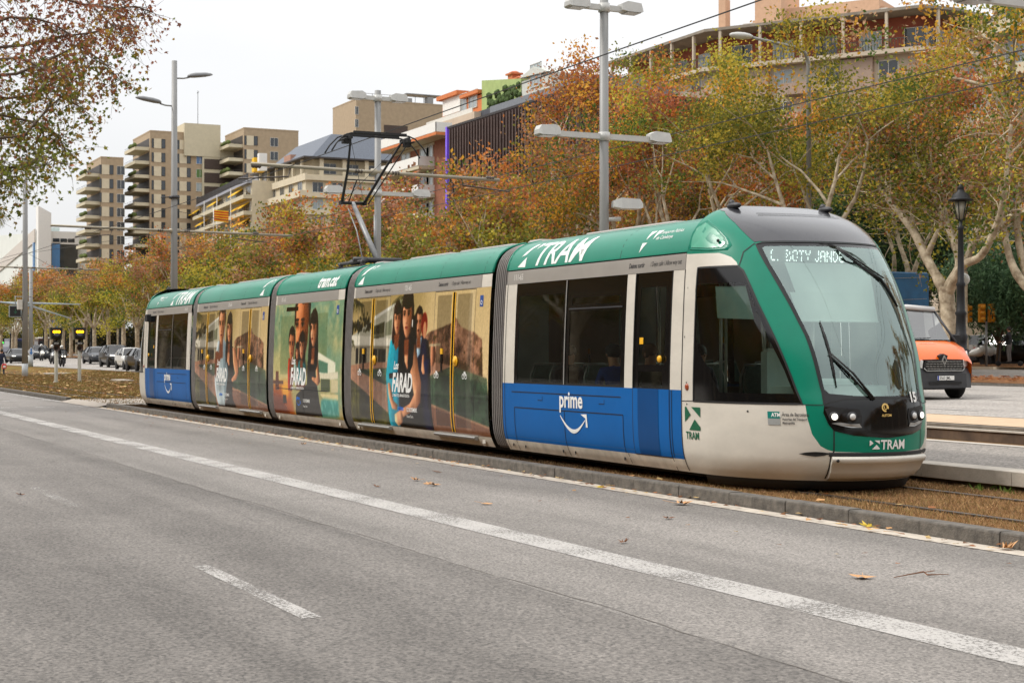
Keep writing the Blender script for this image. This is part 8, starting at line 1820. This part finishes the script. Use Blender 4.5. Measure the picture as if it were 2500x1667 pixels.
MINI = [(-1.75,.35,.95,.95,.7,.5),(-1.68,.28,1.0,1.0,.78,.6),(-1.35,.25,.98,1.36,.80,.55),(-.3,.25,.96,1.48,.81,.56),(.25,.25,.94,1.42,.81,.55),(.85,.25,.94,.94,.80,.62),(1.4,.26,.86,.86,.78,.6),(1.68,.3,.70,.70,.7,.52),(1.76,.38,.55,.55,.56,.4)]
def car(lab, px, D, st, paint, wheels, wr, rz=0., lit=True, round_=False, zl=.68, zg=.62, xf=None, grp='cars on the far carriageway', extra=None, cat='car', name='car', X=None):
    X = PX(px, D) if X is None else X; t = thing(name, lab, cat, (X, D, gz(X, D)+.005), rz, grp); w = max(s[4] for s in st); body = car_parts(t, st, paint, w, wheels, wr, CG)
    xf = st[-2][0]+.04; front_details(t, xf, w, zl, zg, lit=lit, round_=round_)
    mb = MB(); xa, xb = wheels[0]+wr, wheels[1]-wr; mb.box(wheels[0]-.6, wheels[1]+.6, -w*.8, w*.8, .12, .3); mb.build('underbody', M['matte'], t)
    if extra: extra(t)
    return t
car('black saloon car half hidden behind the leftmost mast', 42, 24.5, SEDAN, PB, (-1.4, 1.4), .33, zl=.70)
car('dark car following far behind, between the leftmost mast and the motorcycles', 97, 30, SUVS, PGR, (-1.3, 1.35), .35, zl=.8, zg=.7)
car('low dark grey saloon, leftmost of the three cars beside the tram', 236, 27.4, SEDAN, PGR, (-1.4, 1.4), .33, lit=False)
car('black hatchback between the grey saloon and the small white car', 283, 25.2, SUVS, PB, (-1.3, 1.35), .34, zl=.85, zg=.72)
car('small white rounded car just left of the tram', 320, 23.9, MINI, PWH, (-1.15, 1.2), .29, lit=False, round_=True, zl=.66, zg=.5)
car('dark car mostly hidden behind the rear end of the tram', 354, 23.3, SEDAN, PB, (-1.4, 1.4), .33)
# parked police vehicles at the right
def police(t):
    mb = MB(); mb.prism([(-.9, .95), (-.55, .95), (.1, .5), (-.2, .5)], lambda p: (p[0], -.935, p[1]), lambda p: (p[0], -.925, p[1])); mb.build('red_stripe', mat('stripe_red', (196, 30, 34), .4), t); mb = MB(); mb.box(-.2, .1, -.5, .5, 1.66, 1.74, .02); mb.build('light_bar', mat('bar_blue', (40, 70, 150), .3), t)
car('white and red patrol car parked behind the pepper tree trunk', 2424, 63, SUVS, PWH, (-1.3, 1.35), .34, R(35), False, grp=None, extra=police, zl=.85)
car('dark parked car cut by the right edge behind the scooter rider', 2492, 61, SUVS, PB, (-1.3, 1.35), .34, R(20), False, grp=None, zl=.85)
# bus in the distance and other far vehicles
t = thing('bus', 'distant bus with pale roof behind the motorcycles', 'bus', (PX(100, 46), 46, gz(-200, 46))); mb = MB(); mb.box(-5, 5, -1.25, 1.25, .35, 2.9, .1); mb.build('body', mat('bus_dark', (70, 40, 36), .4, coat=.4), t); mb = MB(); mb.box(-5, 5, -1.2, 1.2, 2.88, 3.12, .06); mb.build('roof', WHT, t); mb = MB(); mb.box(5.0, 5.03, -1.1, 1.1, 1.2, 2.5); mb.build('windscreen', PANE, t); mb = MB(); mb.box(-4.8, 4.8, -1.27, -1.25, 1.3, 2.4); mb.build('side_window', PANE, t)
for x in (-3, 3): mb = MB(); mb.rev([(.2, -.12), (.45, -.12), (.45, .12), (.2, .12)], (x, -1.15, .45), 14, 'y'); mb.build('wheel', M['tyre'], t)
t = thing('bus', 'dark blue coach behind the tree trunks at the far left', 'bus', (PX(30, 47), 47, gz(-250, 47))); mb = MB(); mb.box(-5.5, 5.5, -1.25, 1.25, .4, 3.1, .1); mb.build('body', mat('coach_blue', (30, 36, 84), .4, coat=.4), t); mb = MB(); mb.box(-5.2, 5.2, -1.27, -1.25, 1.5, 2.6); mb.build('side_window', PANE, t); mb = MB(); mb.box(5.5, 5.53, -1.1, 1.1, 1.2, 2.6); mb.build('windscreen', PANE, t)
for x in (-3.4, 3.4): mb = MB(); mb.rev([(.2, -.12), (.45, -.12), (.45, .12), (.2, .12)], (x, -1.15, .45), 14, 'y'); mb.build('wheel', M['tyre'], t)
# ---- motorcycles with riders
def motorcycle(lab, px, D, paint, rz=0., lit=True, X=None, grp='motorcycles in the traffic'):
    X = PX(px, D) if X is None else X; t = thing('motorcycle', lab, 'motorcycle', (X, D, gz(X, D)+.005), rz, grp)
    for x in (-.65, .72):
        mb = MB(); mb.rev([(.2, -.05), (.27, -.06), (.31, -.03), (.31, .03), (.27, .06), (.2, .05)], (x, 0, .31), 18, 'y'); wl = mb.build('wheel', M['tyre'], t); mb = MB(); mb.rev([(0, -.04), (.2, -.02), (.2, .02), (0, .04)], (x, 0, .31), 12, 'y'); mb.build('rim', M['rim'], wl)
    mb = MB(); mb.smooth = True; n = 10; rows = [(-.85, .06, .70, .12), (-.5, .16, .72, .14), (-.1, .17, .66, .16), (.2, .18, .72, .26), (.5, .24, .82, .30), (.72, .18, .86, .26), (.86, .06, .82, .12)]; vs = []
    for x, hw, zc_, hh in rows:
        for k in range(n): a = 2*math.pi*k/n; vs.append((x, hw*math.cos(a), zc_+hh*math.sin(a)))
    mb.add(vs, [(i*n+j, i*n+(j+1) % n, (i+1)*n+(j+1) % n, (i+1)*n+j) for i in range(6) for j in range(n)]+[tuple(range(n)), tuple(range(6*n, 7*n))]); mb.build('fairing', paint, t)
    mb = MB(); mb.box(-.2, .3, -.13, .13, .28, .55, .04); mb.box(-.5, .1, -.2, .2, .2, .3, .03); mb.build('engine', M['steeldk'], t); mb = MB(); mb.tube([(.72, -.09, .31), (.62, -.11, .9)], .03, 6); mb.tube([(.72, .09, .31), (.62, .11, .9)], .03, 6); mb.tube([(.45, -.36, 1.03), (.5, -.15, 1.0), (.5, .15, 1.0), (.45, .36, 1.03)], .018, 6); mb.build('fork_and_handlebar', M['steeldk'], t)
    mb = MB(); mb.smooth = True; mb.add([(.74, -.15, 1.0), (.74, .15, 1.0), (.58, .17, 1.35), (.58, -.17, 1.35)], [(0, 1, 2, 3)]); mb.build('windshield', CG, t)
    for y in (-.10, .10): mb = MB(); mb.cyl((.80, y, .86), (.86, y, .86), .065, n=12); mb.build('headlight', M['lamp'] if lit else M['lens'], t)
    mb = MB(); mb.box(-.75, -.1, -.14, .14, .78, .86, .03); mb.build('seat', M['matte'], t)
    for s in (-1, 1): mb = MB(); mb.tube([(.5, s*.2, 1.0), (.46, s*.34, 1.16)], .01, 5); mb.sph((.46, s*.37, 1.18), .055, 8, (.4, 1.3, .8)); mb.build('mirror', M['matte'], t)
    return t
HELM = mat('helmet_white', (214, 212, 206), .25, coat=.5, var=.04)
def rider(lab, px, D, rz=0., top=BLK, X=None):
    X = PX(px, D) if X is None else X; t = thing('person', lab, 'person', (X, D, gz(X, D)+.005), rz, 'motorcycle riders')
    J = [(-.35, 0, .92, .14), (-.25, 0, 1.12, (.16, .12)), (-.12, 0, 1.34, (.2, .13)), (-.07, 0, 1.44, .07), (-.04, 0, 1.52, .09), (-.02, 0, 1.6, .1),
         (-.1, -.22, 1.36, .085), (.1, -.34, 1.16, .065), (.40, -.32, 1.06, .05), (-.1, .22, 1.36, .085), (.1, .34, 1.16, .065), (.40, .32, 1.06, .05), (-.2, -.17, .88, .11), (.22, -.24, .78, .085), (.05, -.24, .34, .06), (.2, -.25, .28, .055), (-.2, .17, .88, .11), (.22, .24, .78, .085), (.05, .24, .34, .06), (.2, .25, .28, .055)]
    skin_body('body', J, [(0,1),(1,2),(2,3),(3,4),(4,5),(2,6),(6,7),(7,8),(2,9),(9,10),(10,11),(0,12),(12,13),(13,14),(14,15),(0,16),(16,17),(17,18),(18,19)], [top, DKG], t, lambda c: 1 if c.z < .9 else 0, 1)
    mb = MB(); mb.sph((-.02, 0, 1.60), .155, 14, (1.05, .9, 1.0)); mb.build('helmet', HELM, t); mb = MB(); mb.sph((.035, 0, 1.60), .125, 12, (1, .95, .55)); mb.build('visor', GLB, t)
    return t
for px, D, a, b in ((101, 27.8, 'white-fronted motorcycle, leftmost of the three', 'helmeted rider on the leftmost motorcycle'), (127, 25.2, 'grey motorcycle half hidden behind signal 0121', 'helmeted rider half hidden behind signal 0121'), (151, 23.2, 'black motorcycle with twin lit headlights between the two signals', 'white-helmeted rider between the two signals')):
    motorcycle(a, px, D, PWH if px == 101 else (PSI if px == 127 else PB)); rider(b, px, D)
motorcycle('white police motorcycle parked left of the pepper tree', 2372, 58, PWH, R(30), False, grp=None); motorcycle('white police motorcycle parked beside the traffic light pole', 2394, 58.5, PWH, R(60), False, grp=None)
# ---- the orange and white delivery van
DV = 27.6; XV = PX(2218, DV)-1.1; t = thing('delivery_van', 'orange and white delivery van with dark bumper, passing behind the front cab', 'van', (XV, DV, gz(-20, DV)+.005), R(-3)); van = t
ORV = mat('van_orange', (236, 104, 12), .3, coat=.5, var=.04); WV = mat('van_white', (206, 206, 204), .3, coat=.4, var=.04); DGV = mat('van_plastic', (58, 59, 62), .6, var=.15, scale=8)
VAN = [(-3.0,.45,1.2,2.36,1.0,.86),(-2.9,.42,1.25,2.42,1.02,.90),(-1.0,.42,1.28,2.44,1.03,.92),(.6,.42,1.30,2.42,1.03,.90),(1.05,.42,1.30,2.36,1.03,.86),(1.85,.42,1.48,1.48,1.02,.82)]
rows = []
for (x, zb, zt2, zr, hb, hr) in VAN: rows.append([(0, zb), (hb*.9, zb), (hb, zb+.15), (hb, .9), (hb*.985, zt2), (hr if zr > zt2 else hr, zr), (0, zr+.05)]); 
def vsheet(sel, m_, nm, rws, xs, sides=(1, -1), par=van):
    mb = MB(); mb.smooth = True
    for s in sides:
        n = len(rws[0]); vs = [(x, y*s, z) for x, r in zip(xs, rws) for y, z in r]; fs = [(i*n+j, (i+1)*n+j, (i+1)*n+j+1, i*n+j+1) for i in range(len(rws)-1) for j in range(n-1) if sel(i, j)]
        mb.add(vs, fs)
    return mb.build(nm, m_, par, clean=True)
xs = [v[0] for v in VAN]
body = vsheet(lambda i, j: not (i == 4 and j in (4, 5)) and not (i == 3 and j == 4), WV, 'body', rows, xs); vsheet(lambda i, j: i == 4 and j == 5, glass_mat('van_windscreen', (.5, .56, .55), .12), 'windscreen', rows, xs); 
for s in (1, -1): vsheet(lambda i, j: (i == 4 and j == 4) or (i == 3 and j == 4), CG, 'side_window', rows, xs, (s,))
for s in (1, -1): a = (1.85, .99*s, 1.48); b = (1.05, .865*s, 2.36); mb = MB(); mb.tube([a, b], .032, 6); mb.tube([(1.05, .865*s, 2.36), (1.05, 1.01*s, 1.3)], .03, 6); mb.build('pillar', DGV, body)
mb = MB(); mb.tube([(1.10, -.86, 2.34), (1.10, 0, 2.39), (1.10, .86, 2.34)], .075, 8); mb.build('windscreen_header', WV, body)
# bonnet, nose
bn = [[(0, 1.52), (.6, 1.52), (.95, 1.47), (1.0, 1.38)], [(0, 1.38), (.6, 1.38), (.92, 1.32), (1.0, 1.12)], [(0, 1.15), (.55, 1.15), (.86, 1.09), (.97, .97)], [(0, 1.02), (.5, 1.02), (.8, .98), (.93, .9)]]; xb = [1.84, 2.25, 2.50, 2.58]
vsheet(lambda i, j: True, ORV, 'bonnet', bn, xb)
for s in (1, -1): mb = MB(); mb.add([(1.84, s*1.03, .42), (1.84, s*1.0, 1.38), (2.25, s*1.0, 1.12), (2.50, s*.97, .95), (2.58, s*.93, .9), (2.50, s*.97, .42)], [(0, 1, 2, 3, 4, 5)]); mb.build('wing', ORV, van)
mb = MB(); pl = [(-1.02, 1.7), (-1.02, 2.3), (-.95, 2.52), (-.7, 2.66), (0, 2.70), (.7, 2.66), (.95, 2.52), (1.02, 2.3), (1.02, 1.7)]; mb.prism(pl, lambda p: (p[1], p[0], .30), lambda p: (p[1]-.02, p[0], .66)); mb.prism([(y*.98, x-.03) for y, x in pl], lambda p: (p[1], p[0], .66), lambda p: (p[1]-.06, p[0]*.97, .80)); bpv = mb.build('bumper', DGV, van)
mb = MB(); mb.prism([(-.62, .80), (-.56, 1.0), (-.3, 1.02), (.3, 1.02), (.56, 1.0), (.62, .80), (.55, .74), (-.55, .74)], lambda p: (2.50, p[0], p[1]), lambda p: (2.655, p[0], p[1])); gr2 = mb.build('grille', M['matte'], van); mb = MB()
for z, w_ in ((.79, .55), (.85, .59), (.91, .58), (.97, .54)):
    for k in range(-5, 6): mb.box(2.655, 2.675, k*w_/5.6-.04, k*w_/5.6+.04, z-.009, z+.009)
mb.tube([(2.66, -.63, .80), (2.67, -.55, .735), (2.68, .55, .735), (2.66, .63, .80)], .014, 6); mb.build('chrome_bars', M['alu'], gr2)
mb = MB(); mb.prism([(-.62, 1.02), (-.1, 1.03), (-.13, 1.12), (0, 1.17), (.13, 1.12), (.1, 1.03), (.62, 1.02), (.6, 1.0), (-.6, 1.0)], lambda p: (2.46, p[0], p[1]), lambda p: (2.63, p[0], p[1])); mb.build('nose_trim', M['matte'], van)
mb = MB(); 
for s in (1, -1): mb.prism([(0, .13), (s*.078, 0), (s*.045, 0), (0, .075)], lambda p: (2.64, p[0], 1.0+p[1]), lambda p: (2.67, p[0], 1.0+p[1])); mb.prism([(0, -.13), (s*.078, 0), (s*.045, 0), (0, -.075)], lambda p: (2.64, p[0], 1.0+p[1]), lambda p: (2.67, p[0], 1.0+p[1]))
mb.build('diamond_badge', M['alu'], van)
for s in (1, -1):
    mb = MB(); mb.prism([(.64, .80), (.95, .86), (1.0, 1.15), (.93, 1.24), (.78, 1.05), (.62, 1.0)], lambda p: (2.42-(p[0]-.6)*.55, s*p[0], p[1]), lambda p: (2.63-(p[0]-.6)*.75, s*p[0], p[1])); mb.build('headlight', M['lens'], van)
    mb = MB(); mb.box(1.45, 1.62, s*1.22-.10, s*1.22+.10, 1.30, 1.68, .03); mb.tube([(1.6, s*1.0, 1.38), (1.55, s*1.15, 1.40)], .025, 6); mb.build('mirror', M['matte'], van)
    for x in (-2.0, 1.95):
        mb = MB(); mb.rev([(.2, -.11), (.31, -.11), (.345, -.07), (.345, .07), (.31, .11), (.2, .11)], (x, s*.88, .345), 22, 'y'); wl = mb.build('wheel', M['tyre'], van); mb = MB(); mb.rev([(0, .08), (.1, .09), (.2, .04), (.2, -.04), (0, -.04)], (x, s*.88 if s > 0 else s*.88, .345), 16, 'y'); mb.build('rim', M['rim'], wl)
mb = MB(); mb.box(-2.7, 2.3, -.85, .85, .25, .45); mb.build('underbody', M['matte'], van)
mb = MB(); mb.box(2.705, 2.72, -.26, .26, .50, .61); npv = mb.build('number_plate', M['ink'], van); mb = MB(); mb.box(2.72, 2.722, -.26, -.215, .50, .61); mb.build('plate_band', mat('plate_blue', (30, 60, 150), .5), npv)
vs, fs = text_geo('3563 JML', .075/.7, .001); wrap_obj('plate_text', vs, fs, lambda x, y: Vector((2.722, -.20+x*.86, .518+y)), M['matte'], npv)
mb = MB(); mb.box(2.70, 2.712, -.5, .5, .40, .46); mb.build('lower_intake', M['matte'], bpv)
mb = MB(); mb.box(1.84, 1.90, -.8, .8, 1.50, 1.53); mb.tube([(1.84, -.5, 1.55), (1.84, .2, 1.58)], .01, 5); mb.build('wiper', M['matte'], van); mb = MB(); mb.sph((.95, -.3, 2.5), .05, 8); mb.build('roof_light', WHT, van)
vs, fs = text_geo('AGRÍCOLA', .10, .002); wrap_obj('bonnet_lettering', vs, fs, lambda x, y: Vector((2.15-y*.9, -.35+x, 1.425+y*.32)), mat('faint_white', (236, 160, 120), .4), van)
mb = MB(); mb.box(.3, .75, -.7, -.25, 1.3, 1.75, .05); mb.box(.3, .75, .25, .7, 1.3, 1.75, .05); mb.box(1.2, 1.7, -.85, .85, 1.2, 1.38, .04); mb.build('cabin_seats', M['interiordk'], van)
# lorry with blue tarpaulin behind the van
XT = PX(2190, 44); t = thing('covered_lorry', 'lorry under a blue tarpaulin, only its corner showing beside the front of the tram', 'lorry', (XT, 44, gz(XT, 44))); zt3 = PZ(2200, 665, 44)-gz(XT, 44)
mb = MB(); mb.box(-5, .6, -1.2, 1.2, 1.1, zt3, .05); mb.build('tarpaulin', mat('tarp_blue', (28, 92, 134), .55, var=.2, scale=1.5, bump=.5, bscale=3), t); mb = MB(); mb.box(-5, .6, -1.15, 1.15, .6, 1.1); mb.build('chassis', M['steeldk'], t)
mb = MB(); mb.box(-7.1, -5.2, -1.15, 1.15, .6, 2.9, .12); cb_ = mb.build('cab', WV, t); mb = MB(); mb.box(-7.13, -7.08, -1.0, 1.0, 1.7, 2.6); mb.build('windscreen', PANE, cb_)
for x in (-6.2, -4, -.5): mb = MB(); mb.rev([(.2, -.15), (.45, -.15), (.45, .15), (.2, .15)], (x, -1.0, .45), 14, 'y'); mb.build('wheel', M['tyre'], t)
mb = MB()
for z in np.linspace(1.3, zt3-.3, 4): mb.tube([(.61, -1.1, z), (.61, 1.1, z+.1)], .012, 4)
mb.build('lashing_rope', M['steel'], t)
bpy.context.view_layer.update()
